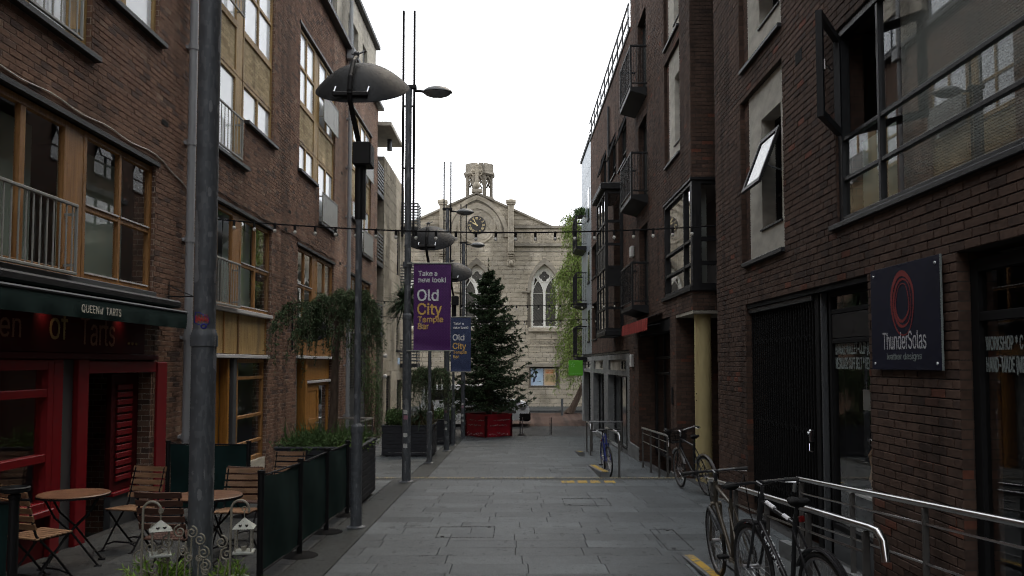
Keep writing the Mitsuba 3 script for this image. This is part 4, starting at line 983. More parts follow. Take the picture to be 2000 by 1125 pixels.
# ================================================================ grey stone shopfront and the grey clad building
ss = thing('stone_shopfront', 'grey stone shopfront with inset panels and tall dark openings at the lane end', 'shopfront')
put('beam', MP.cbox(24.45, 40.8, 2.30, 2.40, -.3, -.04, .01), 'dark_metal', ss)
edges = [24.47, 30.8, 36.2, 40.8]
for a, b in zip(edges[:-1], edges[1:]):
    put('fascia', MP.poly(sbox(a + .01, 1.62, b - .01, 2.29).difference(sbox(a + .9, 1.78, b - .9, 2.12)), -.3, -.01), 'shop_stone', ss)
    put('inset_panel', MP.box(a + .9, b - .9, 1.78, 2.12, -.3, -.08), 'concrete', ss)
    put('inset_letter', J([MP.box(a + 1.3 + i * .7, a + 1.55 + i * .7, 1.83, 2.07, -.08, -.05) for i in range(2)]), 'black_matt', ss)
    put('pilaster', MP.cbox(a + .01, a + .55, -1.2, 1.615, -.3, .0, .01), 'shop_stone', ss)
    put('pilaster', MP.cbox(b - .7, b - .01, -1.2, 1.615, -.3, -.004, .01), 'shop_stone', ss)
    window(ss, MP, a + .56, b - .71, -.75, 1.61, cols=[a + (b - a) * .4, a + (b - a) * .62], d=-.3, frame='black_paint', glass='dark_glass')
    put('base', MP.box(a + .56, b - .71, -1.3, -.752, -.3, -.06), 'shop_stone', ss)
gbld = thing('clad_building', 'narrow grey metal-clad building with slit windows and black balconies at the lane end', 'building')
g0, g1, gtop = 36.01, 41.0, 11.75
put('body', box(3.43, 11.0, g0, g1 - .01, 2.41, gtop - .02), 'interior_mid', gbld)
for j, z in enumerate(np.arange(2.42, gtop - .1, 1.16)):
    for i, y in enumerate(np.arange(g0 + .01, g1 - .1, 1.245)):
        put('cladding_panel', MP.cbox(y + .006, y + 1.239, z + .006, min(z + 1.154, gtop), -.03, 0, .004), 'cladding', gbld)
put('end_face', FRONT(g1).box(3.43, 11, -1, gtop, -.02, 0.0), 'cladding', gbld)
put('parapet', MP.cbox(g0, g1, gtop, gtop + .15, -.3, .06, .01), 'dark_metal', gbld)
for z in (8.4, 5.6, 3.0): put('slit_window', MP.cbox(36.8, 37.6, z, z + 1.35, -.02, .012, .004), 'dark_glass', gbld); put('sill', MP.cbox(36.75, 37.65, z - .09, z - .004, 0, .06, .005), 'dark_metal', gbld)
for z in (7.35, 4.75, 2.3): bar_balcony(gbld, 2.92, 3.39, 38.3, 40.4, z, 1.4, 14)
put('ground_pier', MP.cbox(40.3, 41, -1.0, 2.4, -.3, .02, .01), 'shop_stone', gbld)
# ================================================================ church across the street
ch = thing('church', 'pale stone church with a black clock in its gable and an open octagonal lantern', 'church')
CY = 48.0; C = FRONT(CY)
CX = -2.02
def arch(cx, w, z0, zs, apex, n=14):
    """Pointed arch outline: half-width w, from z0 up to the spring zs and the apex."""
    h = apex - zs; R = (w * w + h * h) / (2 * w); out = []
    t1 = math.asin(min(1, h / R))
    right = [(cx + w - R + R * math.cos(t), zs + R * math.sin(t)) for t in np.linspace(0, t1, n)]
    left = [(2 * cx - x, z) for x, z in right[::-1]]
    return [(cx - w, z0), (cx + w, z0)] + right + left[1:]
WX = [CX - 3.87, CX, CX + 3.87]
wpoly = [Polygon(arch(x, .76, 4.05, 6.30, 7.62)) for x in WX]
gable = Polygon([(-12, -1.2), (8.2, -1.2), (8.2, 9.85), (2.25, 9.85), (CX, 11.80), (-6.3, 9.85), (-12, 9.85)])
facade = gable.difference(unary_union(wpoly)).difference(sbox(1.02, .69, 2.60, 1.92))
put('wall', C.poly(facade, -.45, -.012), 'church_joint', ch)
wh = []
masks = []
# blocks: keep those that do not touch the openings, the roundel or the slopes
r = np.random.default_rng(17)
blk = []
H = .262; solid = gable.buffer(-.02)
cutout = unary_union([Polygon(arch(x, .98, 4.0, 6.15, 8.0)) for x in WX] + [sbox(.95, .62, 2.68, 2.02), sbox(-20, 8.62, -4.15, 9.9), sbox(.12, 8.62, 9, 9.9)])
for k in range(-4, 46):
    z0, z1 = k * H + .009, (k + 1) * H - .009
    x = -6.6 + r.uniform(0, .4)
    while x < 5.2:
        L = r.uniform(.42, .98)
        q = sbox(x + .009, z0, x + L - .009, z1)
        x += L
        q = q.intersection(solid).difference(cutout)
        for g in getattr(q, 'geoms', [q]):
            if g.geom_type == 'Polygon' and g.area > .015: blk.append(g)
sc_ = []
for g in blk:
    c = g.centroid
    d_, o_, w_ = depth_px(np.array([[c.x, CY, c.y]]))
    sc_.append(g.area if (o_[0] and -5.7 < c.x < 4 and not (-3.2 < c.x < .2 and c.y < 5)) else g.area * .05)
order = np.argsort(-np.array(sc_))
def block(g):
    return C.poly(g, -.02, r.uniform(.004, .013)) if g.area < .995 * (g.bounds[2] - g.bounds[0]) * (g.bounds[3] - g.bounds[1]) else C.cbox(g.bounds[0], g.bounds[2], g.bounds[1], g.bounds[3], -.02, r.uniform(.004, .014), .004)
for i in order[:300]: put('stone_block', block(blk[i]), 'church_stone', ch + '__wall')
put('stonework', J([block(blk[i]) for i in order[300:]]), 'church_stone', ch + '__wall', kind='stuff')
put('body', J(box(-12, 8.2, 62, 62.3, -1.2, 9.85), box(-12, -11.7, CY + .46, 62, -1.2, 9.85), box(7.9, 8.2, CY + .46, 62, -1.2, 9.85)), 'church_stone', ch)
rfv = np.array([[-12.2, CY + .05, 9.0], [-12.2, 62.4, 9.0], [CX, CY + .05, 11.72], [CX, 62.4, 11.72], [8.4, CY + .05, 9.0], [8.4, 62.4, 9.0]])
put('roof', (np.array([[-6.3, CY + .05, 9.8], [-6.3, 62.4, 9.8], [CX, CY + .05, 11.78], [CX, 62.4, 11.78], [2.25, CY + .05, 9.8], [2.25, 62.4, 9.8], [-12, CY + .2, 9.7], [-12, 62.4, 9.7], [8.2, CY + .2, 9.7], [8.2, 62.4, 9.7]]),
             np.array([[0, 2, 1], [1, 2, 3], [2, 4, 3], [3, 4, 5], [0, 1, 6], [1, 7, 6], [4, 8, 5], [5, 8, 9]])), 'slate', ch)
def coping(p, q, w=.10, d0=-.4, d1=.16):
    p, q = np.array(p), np.array(q); n = np.array([-(q - p)[1], (q - p)[0]]); n = n / np.linalg.norm(n) * w
    return C.poly(Polygon([p, q, q + n, p + n]), d0, d1)
put('gable_coping', J(coping((2.3, 9.84), (CX, 11.80)), coping((CX, 11.80), (-6.35, 9.84))), 'church_dark_stone', ch)
# parapets with blind arches, string courses
def bar(a, b, z0, z1, d): return C.cbox(a, b, z0, z1, -.1, d, .02)
for a, b in ((-11.5, -4.2), (.15, 8.2)):
    put('parapet', bar(a, b, 8.86, 9.70, .02), 'church_stone', ch)
    put('parapet_cap', bar(a, b, 9.70, 9.86, .14), 'church_dark_stone', ch)
    put('string_course', J(bar(a, b, 8.66, 8.84, .16)), 'church_dark_stone', ch)
    put('string_course', J(bar(a, b, 8.36, 8.42, .05)), 'church_dark_stone', ch)
    av = []
    for x in np.arange(a + .12, min(b, 5.6), .255):
        if x < -6.6: continue
        ri = Polygon(arch(x, .105, 8.92, 9.34, 9.56, 5)).difference(Polygon(arch(x, .07, 8.9, 9.32, 9.49, 5)))
        av.append(C.poly(ri, .02, .065))
    put('blind_arcade', J(av), 'church_stone', ch)
# pilasters with caps and carved corbels
for x in (-3.96, -.06):
    p = part('pilaster', ch)
    put('shaft', J(bar(x - .17, x + .17, 8.35, 11.05, .24)), 'church_stone', p)
    put('cap', J(bar(x - .24, x + .24, 11.05, 11.14, .32), bar(x - .28, x + .28, 11.142, 11.30, .36), mv(ball((0, 0, 0), .2, 10, .4), (x, CY - .12, 11.3))), 'church_stone', p)
    for i in range(3): put('moulding', bar(x - .19 + .02 * i, x + .19 - .02 * i, 8.34 - .13 * (i + 1), 8.34 - .13 * i - .03, .27 - .05 * i), 'church_stone', p)
    put('corbel_head', J(bar(x - .2, x + .2, 7.55, 7.93, .12), mv(ball((0, 0, 0), .13, 10, 1.2), (x, CY - .15, 7.74)), mv(ball((0, 0, 0), .07, 8), (x - .1, CY - .14, 7.86)), mv(ball((0, 0, 0), .07, 8), (x + .1, CY - .14, 7.86))), 'church_stone', p)
# great arch mouldings round the clock
def arch_band(cx, w0, w1, zs, a0, a1, d0, d1, mat, name, parent, base=None):
    base = zs if base is None else base
    o = Polygon(arch(cx, w0, base, zs, a0, 22)); i = Polygon(arch(cx, w1, base - .3, zs, a1, 22))
    put(name, C.poly(o.difference(i), d0, d1), mat, parent)
arch_band(CX, 1.84, 1.60, 9.2, 11.62, 11.36, -.02, .13, 'church_stone', 'great_arch', ch)
arch_band(CX, 1.60, 1.52, 9.2, 11.36, 11.28, -.02, .06, 'church_dark_stone', 'great_arch', ch)
arch_band(CX, 1.44, 1.18, 9.5, 11.16, 10.86, -.02, .09, 'church_stone', 'great_arch', ch)
ro = part('roundel', ch)
put('ring', mv(ring((0, 0, 0), 1.06, .06, (0, 1, 0), 48, 8), (CX, CY - .02, 9.9)), 'church_stone', ro)
put('disc', C.poly(Polygon([(CX + 1.06 * math.cos(t), 9.9 + 1.06 * math.sin(t)) for t in np.linspace(0, 2 * np.pi, 48)[:-1]]), 0, .03), 'church_stone', ro)
for a in (0, 90, 180, 270):
    cx, cz = CX + .52 * math.cos(math.radians(a + 45)), 9.9 + .52 * math.sin(math.radians(a + 45))
    put('foil', mv(ring((0, 0, 0), .42, .03, (0, 1, 0), 24, 6), (cx, CY - .03, cz)), 'church_stone', ro)
ck = part('clock', ch)
CD = FRONT(CY - .09)
put('face', mv(xf(lathe([(1e-3, .06), (.50, .06), (.53, .03), (.53, 0)], 40), np.array([[1, 0, 0, 0], [0, 0, -1, 0], [0, 1, 0, 0], [0, 0, 0, 1.0]])), (CX, CY - .03, 9.9)), 'clock_black', ck)
num = ['XII', 'I', 'II', 'III', 'IIII', 'V', 'VI', 'VII', 'VIII', 'IX', 'X', 'XI']
nm = []
for i, s in enumerate(num):
    m = meshkit.text_mesh(s, .115, .006, True); v = np.array(m.vertices); v[:, 0] -= v[:, 0].max() / 2; v[:, 0] *= .62; v[:, 1] += .335
    t = -math.radians(30 * i); R_ = np.array([[math.cos(t), -math.sin(t)], [math.sin(t), math.cos(t)]])
    v[:, :2] = v[:, :2] @ R_.T
    nm.append((np.stack([CX + v[:, 0], CY - .092 - v[:, 2], 9.9 + v[:, 1]], 1), np.array(m.faces)))
put('numerals', J(nm), 'clock_gold', ck)
def hand(ang, ln, w, d):
    t = math.radians(ang); u = np.array([math.sin(t), math.cos(t)]); n = np.array([u[1], -u[0]])
    P = [np.array([CX, 9.9]) + q for q in (-u * .08 - n * w, u * ln * .7 - n * w, u * ln, u * ln * .7 + n * w, -u * .08 + n * w)]
    return FRONT(CY).poly(Polygon(P), d, d + .012)
put('hand', hand(-28, .43, .020, .112), 'clock_gold', ck); put('hand', hand(-62, .30, .030, .10), 'clock_gold', ck)
# pointed windows with white tracery
for wi, x in enumerate(WX):
    w = part('window', ch)
    o = Polygon(arch(x, .76, 4.05, 6.30, 7.62)); i = Polygon(arch(x, .68, 4.14, 6.30, 7.50))
    put('frame', C.poly(o.difference(i), -.34, -.20), 'white_tracery', w)
    lan = [Polygon(arch(x + s * .355, .285, 4.14, 5.95, 6.72)) for s in (-1, 1)]
    foil = unary_union([Polygon([(x + .15 * math.cos(a) + .14 * math.cos(t), 6.98 + .15 * math.sin(a) + .14 * math.sin(t)) for t in np.linspace(0, 2 * np.pi, 20)[:-1]]) for a in (0, np.pi / 2, np.pi, 3 * np.pi / 2)])
    spand = [Polygon([(x + s * .40, 6.78), (x + s * .62, 6.40), (x + s * .52, 6.92)]) for s in (-1, 1)]
    rnd = Polygon([(x + .36 * math.cos(t), 6.98 + .36 * math.sin(t)) for t in np.linspace(0, 2 * np.pi, 30)[:-1]])
    put('tracery', C.poly(i.buffer(.01).difference(unary_union(lan + [foil] + spand)), -.31, -.235), 'white_tracery', w)
    put('tracery_ring', mv(ring((0, 0, 0), .345, .035, (0, 1, 0), 30, 6), (x, CY + .235, 6.98)), 'white_tracery', w)
    for s in (-1, 1):
        put('pane', C.poly(lan[0 if s < 0 else 1], -.30, -.285), 'leaded', w)
        put('glazing_bar', J(C.box(x + s * .355 - .28, x + s * .355 + .28, 6.0, 6.025, -.284, -.262)), 'white_tracery', w)
    put('pane', C.poly(foil, -.30, -.285), 'leaded', w)
    hm = Polygon(arch(x, .98, 6.12, 6.15, 8.02)).difference(Polygon(arch(x, .78, 5.9, 6.28, 7.66)))
    put('hood_mould', C.poly(hm, -.06, .14), 'church_dark_stone', w)
    put('hood_splay', C.poly(Polygon(arch(x, .80, 4.05, 6.29, 7.68)).difference(o), -.2, .012), 'church_stone', w)
    put('label_stop', J(C.cbox(x - 1.28, x - .82, 6.02, 6.12, -.05, .14, .02), C.cbox(x + .82, x + 1.28, 6.02, 6.12, -.05, .14, .02)), 'church_dark_stone', w)
    put('sill', J(C.cbox(x - .95, x + .95, 3.78, 4.04, -.3, .16, .05)), 'church_stone', w)
    pf = []
    for q in range(8):
        cx = x - .92 + q * .262
        pf.append(mv(ring((0, 0, 0), .10, .022, (0, 1, 0), 12, 5), (cx, CY - .02, 3.2)))
        pf.append(C.cbox(cx - .02, cx + .02, 3.05, 3.35, 0, .03, .004))
    put('carved_band', J(pf + [C.cbox(x - 1.08, x + 1.08, 3.37, 3.42, -.05, .04, .01), C.cbox(x - 1.08, x + 1.08, 2.97, 3.02, -.05, .04, .01)]), 'church_stone', w)
scene['leaded'] = tex(lambda p, n, uv: mix((0.075, 0.07, 0.06), (0.02, 0.02, 0.02), smoothstep(0.35, 0.5, dr.abs(p.x / .17 + p.z / .22 - dr.floor(p.x / .17 + p.z / .22) - .5))) * (0.6 + fbm(p.x * 2, p.z * 2, 1.0, 2)), 0.35)
scene['blind_stone'] = flat((0.07, 0.06, 0.05), .9)
put('notice_recess', C.box(1.02, 2.60, .69, 1.92, -.3, -.2), 'blind_stone', ch)
put('notice_lintel', C.cbox(.8, 2.9, 1.80, 2.02, -.2, .05, .02), 'church_dark_stone', ch)
# open lantern behind the gable
ln = part('lantern', ch)
LX, LY, LR = -1.93, 49.6, .78
def octa(r, z0, z1, r1=None):
    r1 = r if r1 is None else r1
    t = (np.arange(8) + .5) * np.pi / 4
    a = np.stack([LX + r * np.cos(t), LY + r * np.sin(t), 0 * t + z0], 1); b = np.stack([LX + r1 * np.cos(t), LY + r1 * np.sin(t), 0 * t + z1], 1)
    v = np.vstack([a, b, [[LX, LY, z0], [LX, LY, z1]]]); i = np.arange(8); j = (i + 1) % 8
    return v, np.vstack([np.stack([i, j, j + 8], 1), np.stack([i, j + 8, i + 8], 1), np.stack([j, i, 0 * i + 16], 1), np.stack([i + 8, j + 8, 0 * i + 17], 1)])
put('base', J(octa(.92, 9.5, 11.62), octa(.98, 11.62, 11.78, .86)), 'church_dark_stone', ln)
for q in range(8):
    t = (q + .5) * np.pi / 4; x, y = LX + .76 * math.cos(t), LY + .76 * math.sin(t)
    put('column', cyl((x, y, 11.78), (x, y, 13.05), .085, n=8), 'church_dark_stone', ln)
    t2 = (q + 1.5) * np.pi / 4; x2, y2 = LX + .76 * math.cos(t2), LY + .76 * math.sin(t2)
    a, b = np.array([x, y]), np.array([x2, y2]); m = (a + b) / 2
    pts = []
    for s in (0, 1):
        e = a if s == 0 else b
        for k in range(2):
            p0 = e + (m - e) * (k * .5); p1 = e + (m - e) * (k * .5 + .5)
        pts.append(tube([[*(e + (m - e) * .1), 12.35], [*(e + (m - e) * .35), 12.62], [*(e + (m - e) * .6), 12.50], [*m, 12.75]], .045, 5))
        pts.append(tube([[*(e + (m - e) * .1), 12.60], [*(e + (m - e) * .55), 12.85], [*m, 13.03]], .05, 5))
    put('arch_tracery', J(pts), 'church_dark_stone', ln)
put('entablature', J(octa(.86, 13.02, 13.10, .97), octa(.97, 13.10, 13.22), octa(.88, 13.22, 13.62)), 'church_dark_stone', ln)
mer = []
for q in range(8):
    t = (q + .5) * np.pi / 4; t2 = (q + 1.5) * np.pi / 4
    a, b = np.array([math.cos(t), math.sin(t)]) * .88, np.array([math.cos(t2), math.sin(t2)]) * .88
    for f0, f1 in ((0.0, .36), (.46, .9)):
        p, q_ = a + (b - a) * max(f0, 0), a + (b - a) * f1
        i0, i1 = p * .84, q_ * .84
        v = [[LX + w[0], LY + w[1], z] for z in (13.62, 13.72) for w in (p, q_, i1, i0)]
        mer.append((np.array(v), np.array([[0, 1, 5], [0, 5, 4], [1, 2, 6], [1, 6, 5], [2, 3, 7], [2, 7, 6], [3, 0, 4], [3, 4, 7], [4, 5, 6], [4, 6, 7]])))
put('battlement', J(mer), 'church_dark_stone', ln)
fx = part('gable_cross', ch)
put('plinth', C.cbox(CX - .3, CX + .3, 11.80, 12.0, -.3, .1, .03), 'church_stone', fx)
put('ball', ball((CX, CY - .02, 12.2), .22, 16, .95), 'church_stone', fx)
put('shaft', C.cbox(CX - .09, CX + .09, 12.38, 13.3, -.06, .1, .02), 'church_stone', fx)
put('arm', C.cbox(CX - .34, CX - .092, 12.98, 13.12, -.04, .08, .02), 'church_stone', fx)
put('arm', C.cbox(CX + .092, CX + .34, 12.98, 13.12, -.04, .08, .02), 'church_stone', fx)
put('loops', J([mv(ring((0, 0, 0), .11, .035, (0, 1, 0), 14, 6), (CX + sx * .17, CY - .02, 13.05 + sz * .15)) for sx in (-1, 1) for sz in (-1, 1)] + [ball((CX, CY - .02, 13.38), .1)]), 'church_stone', fx)

# posters in the church wall
def poster(x0, x1, z0, z1, label, mat):
    p = thing('poster', label, 'poster')
    put('sheet', C.cbox(x0, x1, z0, z1, -.19, -.17, .003), mat, p)
    put('frame', J(C.box(x0 - .03, x0 - .001, z0 - .03, z1 + .03, -.19, -.15), C.box(x1 + .001, x1 + .03, z0 - .03, z1 + .03, -.19, -.15), C.box(x0, x1, z1 + .001, z1 + .03, -.19, -.15), C.box(x0, x1, z0 - .03, z0 - .001, -.19, -.15)), 'white_trim', p)
    return p
p = poster(1.08, 1.76, .76, 1.70, 'pale blue poster with a dark dancing figure in the church wall', 'poster_blue')
fig = unary_union([Polygon([(1.28, 1.62), (1.34, 1.50), (1.30, 1.40), (1.36, 1.30), (1.26, 1.18), (1.20, 1.10), (1.30, 1.14), (1.40, 1.26), (1.38, 1.40), (1.42, 1.5)]).buffer(.02), Polygon([(1.24, 1.2), (1.32, 1.2), (1.28, .98), (1.2, .95)]).buffer(.02), Polygon([(1.27, 1.44), (1.22, 1.56), (1.24, 1.66), (1.28, 1.58)]).buffer(.01)])
put('figure', C.poly(fig, -.168, -.164), 'poster_ink', p); put('lettering', J([C.box(1.42 + .045 * i, 1.455 + .045 * i, .96, .975 + .02 * (i % 3 == 0), -.168, -.165) for i in range(6)]), 'poster_ink', p)
p = poster(1.84, 2.48, .76, 1.70, 'cream poster with an orange title above a brown picture in the church wall', 'poster_cream')
put('picture', C.box(1.90, 2.42, .97, 1.38, -.169, -.165), 'poster_scene', p); put('lettering', J(*[C.box(1.92 + .068 * i, 1.97 + .068 * i, 1.44, 1.55 - .02 * (i % 2), -.169, -.165) for i in range(7)], C.box(1.9, 2.38, 1.60, 1.63, -.169, -.165)), 'poster_orange', p)

# ================================================================ street lamps
def post_parts(parent, x, y, rl, zc, ru, zt, ztaper=None, mat='galvanised'):
    g = G(y)
    put('base_ring', lathe([(rl * 1.7, g - .02), (rl * 1.7, g + .012), (rl * 1.08, g + .03)], 24, (x, y, 0)), mat, parent)
    put('lower_pole', cyl((x, y, g - .05), (x, y, zc), rl, n=28, caps=False), mat, parent, smooth=50)
    put('collar', lathe([(rl, zc - .08), (rl * 1.10, zc - .075), (rl * 1.10, zc - .01), (rl * 1.02, zc + .012), (ru * 1.01, zc + .04)], 28, (x, y, 0)), mat, parent, smooth=35)
    put('upper_pole', cyl((x, y, zc), (x, y, zt), ru, n=28), mat, parent, smooth=50)
lp = thing('lamp_post', 'thick galvanised lamp post with graffiti tag above its collar, standing among the scroll trellis', 'lamp post')
post_parts(lp, -2.055, 5.64, .080, 2.19, .0715, 9.5)
def on_post(x, y, r, pts2):   # points (angle from facing the camera, z) to the surface
    return [(x + r * math.sin(a), y - r * math.cos(a), z) for a, z in pts2]
tr_ = part('graffiti_tag', lp)
rs = np.random.default_rng(2)
red = []
for i in range(9):
    a0 = -.55 + i * .14
    red.append(tube(on_post(-2.055, 5.64, .0725, [(a0, 2.275 + rs.uniform(-.008, .008)), (a0 + .05, 2.315 + rs.uniform(0, .014)), (a0 + .10, 2.28), (a0 + .17, 2.312 - .004 * i), (a0 + .14, 2.27)]), .0022, 4))
put('red_strokes', J(red), 'tag_red', tr_)
blue = [tube(on_post(-2.055, 5.64, .0722, [(-.66, 2.27), (-.55, 2.338), (-.1, 2.335), (.35, 2.315), (.72, 2.30), (.76, 2.262), (.5, 2.256), (-.2, 2.256), (-.66, 2.27)]), .0032, 4)]
blue.append(tube(on_post(-2.055, 5.64, .0722, [(.28 + .22 * math.cos(t), 2.246 + .014 * math.sin(t)) for t in np.linspace(0, 2 * np.pi, 14)]), .005, 4))
put('blue_strokes', J(blue), 'tag_blue', tr_)

def shell(parent, x, y, z, R=.625, D=.33, tilt=33):
    r_ = np.linspace(0.001, R, 18)
    prof = [(a, D * (1 - (a / R) ** 2.1)) for a in r_] + [(R + .006, -.012), (R - .01, -.012)] + [(a, D * (1 - (a / R) ** 2.1) - .015) for a in r_[::-1]]
    m = lathe(prof, 48)
    put('reflector', mv(xf(m, rotm([1, 0, 0], tilt)), (x, y, z)), 'lamp_shell', parent, smooth=35)
def dome_lamp(x, y, label, scale=1.0):
    k = thing('reflector_lamp', label, 'street lamp', 'street lamps with dished reflectors')
    g = G(y); zz = lambda h: g + (h + .12) * 1.0
    post_parts(k, x, y, .072, zz(1.18), .043, zz(4.25))
    put('sleeve', cyl((x, y, zz(3.9)), (x, y, zz(4.62)), .058, n=16), 'black_paint', k)
    put('sleeve_strip', box(x + .045, x + .085, y - .03, y + .03, zz(3.9), zz(4.6)), 'black_paint', k)
    fy = y - .28
    put('arm', tube([(x + .01, y, zz(4.5)), (x + .0, y - .05, zz(4.9)), (x - .05, y - .2, zz(5.2)), (x - .07, fy - .07, zz(5.40)), (x - .07, fy - .10, zz(5.52))], .034, 8), 'black_paint', k)
    put('arm_spine', tube([(x - .07, fy - .10, zz(5.46)), (x - .07, fy - .06, zz(5.70)), (x - .06, fy + .10, zz(5.96)), (x - .05, fy + .28, zz(6.09))], .033, 8), 'black_paint', k)
    put('cross_bar', cbox(x - .29, x + .16, fy - .10, fy - .04, zz(5.44), zz(5.50), .01), 'black_paint', k)
    for dx in (-.28, .15): put('clip', tube([(x + dx, fy - .07, zz(5.48)), (x + dx + .02, fy - .03, zz(5.58))], .012, 5), 'chrome', k)
    put('top_clamp', J(ball((x - .05, fy + .27, zz(6.12)), .04), tube([(x - .05, fy + .25, zz(6.1)), (x + .06, fy + .3, zz(6.17))], .012, 5), tube([(x - .05, fy + .25, zz(6.1)), (x - .12, fy + .3, zz(6.13))], .012, 5)), 'gunmetal', k)
    put('gear_box', cbox(x - .07, x + .17, y - .16, y + .16, zz(4.60), zz(4.90), .015), 'black_paint', k)
    put('lamp_glass', box(x - .03, x + .13, y - .1, y + .1, zz(4.90), zz(4.915)), 'lamp_lens', k)
    shell(k, x, y + .18, zz(5.71))
    return k
dome_lamp(-2.02, 11.07, 'reflector street lamp with grey dish, nearest of its kind, beside the green canvas screens')
dome_lamp(-2.14, 22.0, 'reflector street lamp with grey dish rising behind the purple banner')
dome_lamp(-1.98, 28.6, 'reflector street lamp with grey dish rising behind the blue banner')
def rod_lamp(x, y, label, banner=None):
    k = thing('rod_lamp', label, 'street lamp', 'street lamps with twin black rods')
    g = G(y); zz = lambda h: g + h + .22
    post_parts(k, x, y, .083, zz(2.9), .062, zz(7.26))
    put('rod', cyl((x - .105, y, zz(4.40)), (x - .105, y, zz(8.78)), .022, n=10), 'black_paint', k)
    put('rod', cyl((x + .105, y, zz(4.40)), (x + .105, y, zz(8.78)), .022, n=10), 'black_paint', k)
    put('bracket', J(cbox(x - .15, x + .15, y - .05, y + .05, zz(7.25), zz(7.32), .01), *[cbox(x - .12, x + .12, y - .012, y + .012, zz(h), zz(h) + .03, .004) for h in (4.5, 5.7, 6.9)]), 'black_paint', k)
    put('rungs', J([cyl((x - .09, y, zz(h)), (x + .09, y, zz(h)), .0016, n=4) for h in np.arange(7.4, 8.75, .11)]), 'rung_wire', k)
    put('arm', tube([(x + .1, y, zz(7.22)), (x + .30, y, zz(7.20))], .025, 8), 'black_paint', k)
    hm = lathe([(1e-3, .10), (.10, .095), (.2, .07), (.27, .02), (.285, -.01), (.26, -.02)], 28)
    hm = (hm[0] * [1, .75, 1], hm[1])
    put('lamp_head', mv(hm, (x + .55, y, zz(7.19))), 'gunmetal', k, smooth=40)
    ls = lathe([(.265, -.01), (.22, -.05), (.12, -.085), (1e-3, -.1)], 28); ls = (ls[0] * [1, .75, 1], ls[1])
    put('lens', mv(ls, (x + .55, y, zz(7.18))), 'lamp_lens', k, smooth=40)
    for h, m in ((.95, 'sticker_pink'), (1.05, 'paper'), (.62, 'paper'), (.42, 'paper')):
        a = np.linspace(-.6, .4, 6) - (0.1 if m == 'paper' else 0)
        vv = [(x + .0845 * math.sin(t), y - .0845 * math.cos(t), zz(h + q)) for q in (0, .075) for t in a]
        put('sticker', (np.array(vv), np.array([[i, i + 1, i + 7] for i in range(5)] + [[i, i + 7, i + 6] for i in range(5)])), m, k)
    return k
rod_lamp(-1.98, 15.95, 'twin-rod street lamp with a hooded head that carries the purple banner')
rod_lamp(-2.02, 26.2, 'twin-rod street lamp with a hooded head that carries the blue banner')
rod_lamp(-1.87, 32.4, 'twin-rod street lamp standing beside the red tree box, farthest of its kind')
def banner(x, y, w, z0, z1, mat, label, x_off):
    b = thing('street_banner', label, 'banner')
    n, m = 14, 24
    us = np.linspace(0, w, n); zs = np.linspace(z0, z1, m)
    Ug, Zg = np.meshgrid(us, zs)
    def dy(u, z): return y - .10 - .018 * np.sin(u * 5 + z * 1.4) * np.clip((z1 - z) / 1.2, 0, 1) + .022 * np.exp(-((z - z0 - .12 + .12 * u) / .05) ** 2)
    V = np.stack([x + x_off + Ug, dy(Ug, Zg), Zg], -1).reshape(-1, 3)
    F = [[j * n + i, j * n + i + 1, (j + 1) * n + i + 1] for j in range(m - 1) for i in range(n - 1)] + [[j * n + i, (j + 1) * n + i + 1, (j + 1) * n + i] for j in range(m - 1) for i in range(n - 1)]
    put('cloth', (V, np.array(F)), mat, b, smooth=True)
    for z in (z0 - .012, z1 + .012): put('bar', cyl((x, y - .10, z), (x + x_off + w + .05, y - .10, z), .014, n=10), 'rail_grey', b)
    put('clamp', J(*[cyl((x, y, z - .05), (x, y, z + .05), .088, n=18) for z in (z0, z1)]), 'galvanised', b)
    def txt(s, h, u, zf, mt, sx, bold):
        mm = meshkit.text_mesh(s, h, .002, bold); v = np.array(mm.vertices); v[:, 0] = v[:, 0] * sx
        X = x + x_off + u + v[:, 0]; Z = z1 - zf * (z1 - z0) + v[:, 1]
        return np.stack([X, dy(X - x - x_off, Z) - .004 - v[:, 2], Z], 1), np.array(mm.faces)
    s = w / .70
    put('lettering', J(txt('Take a', .092 * s, .08 * s, .137, 0, .92, True), txt('new look!', .092 * s, .08 * s, .212, 0, .92, True), txt('Old', .205 * s, .05 * s, .425, 0, .92, True)), 'letter_white', b)
    put('lettering', J(txt('City', .205 * s, .05 * s, .585, 0, .92, True), txt('Temple', .105 * s, .07 * s, .675, 0, .95, True), txt('Bar', .105 * s, .07 * s, .755, 0, .95, True)), 'letter_gold', b)
    put('small_print', J([tube([(x + x_off + .1 * s + .05 * s * i, dy(.1 * s, z0 + .5) - .006, z0 + (.40 + .05 * j) * s), (x + x_off + .13 * s + .05 * s * i, dy(.1 * s, z0 + .5) - .006, z0 + (.42 + .06 * j) * s)], .004, 4) for i in range(2) for j in range(3)]), 'letter_grey', b)
banner(-1.98, 15.95, .70, 2.25, 3.87, 'purple_cloth', 'purple street banner with white and gold words on the nearer twin-rod lamp', .13)
banner(-2.02, 26.2, .62, 1.76, 3.42, 'blue_cloth', 'dark blue street banner with white and gold words on the farther twin-rod lamp', .13)

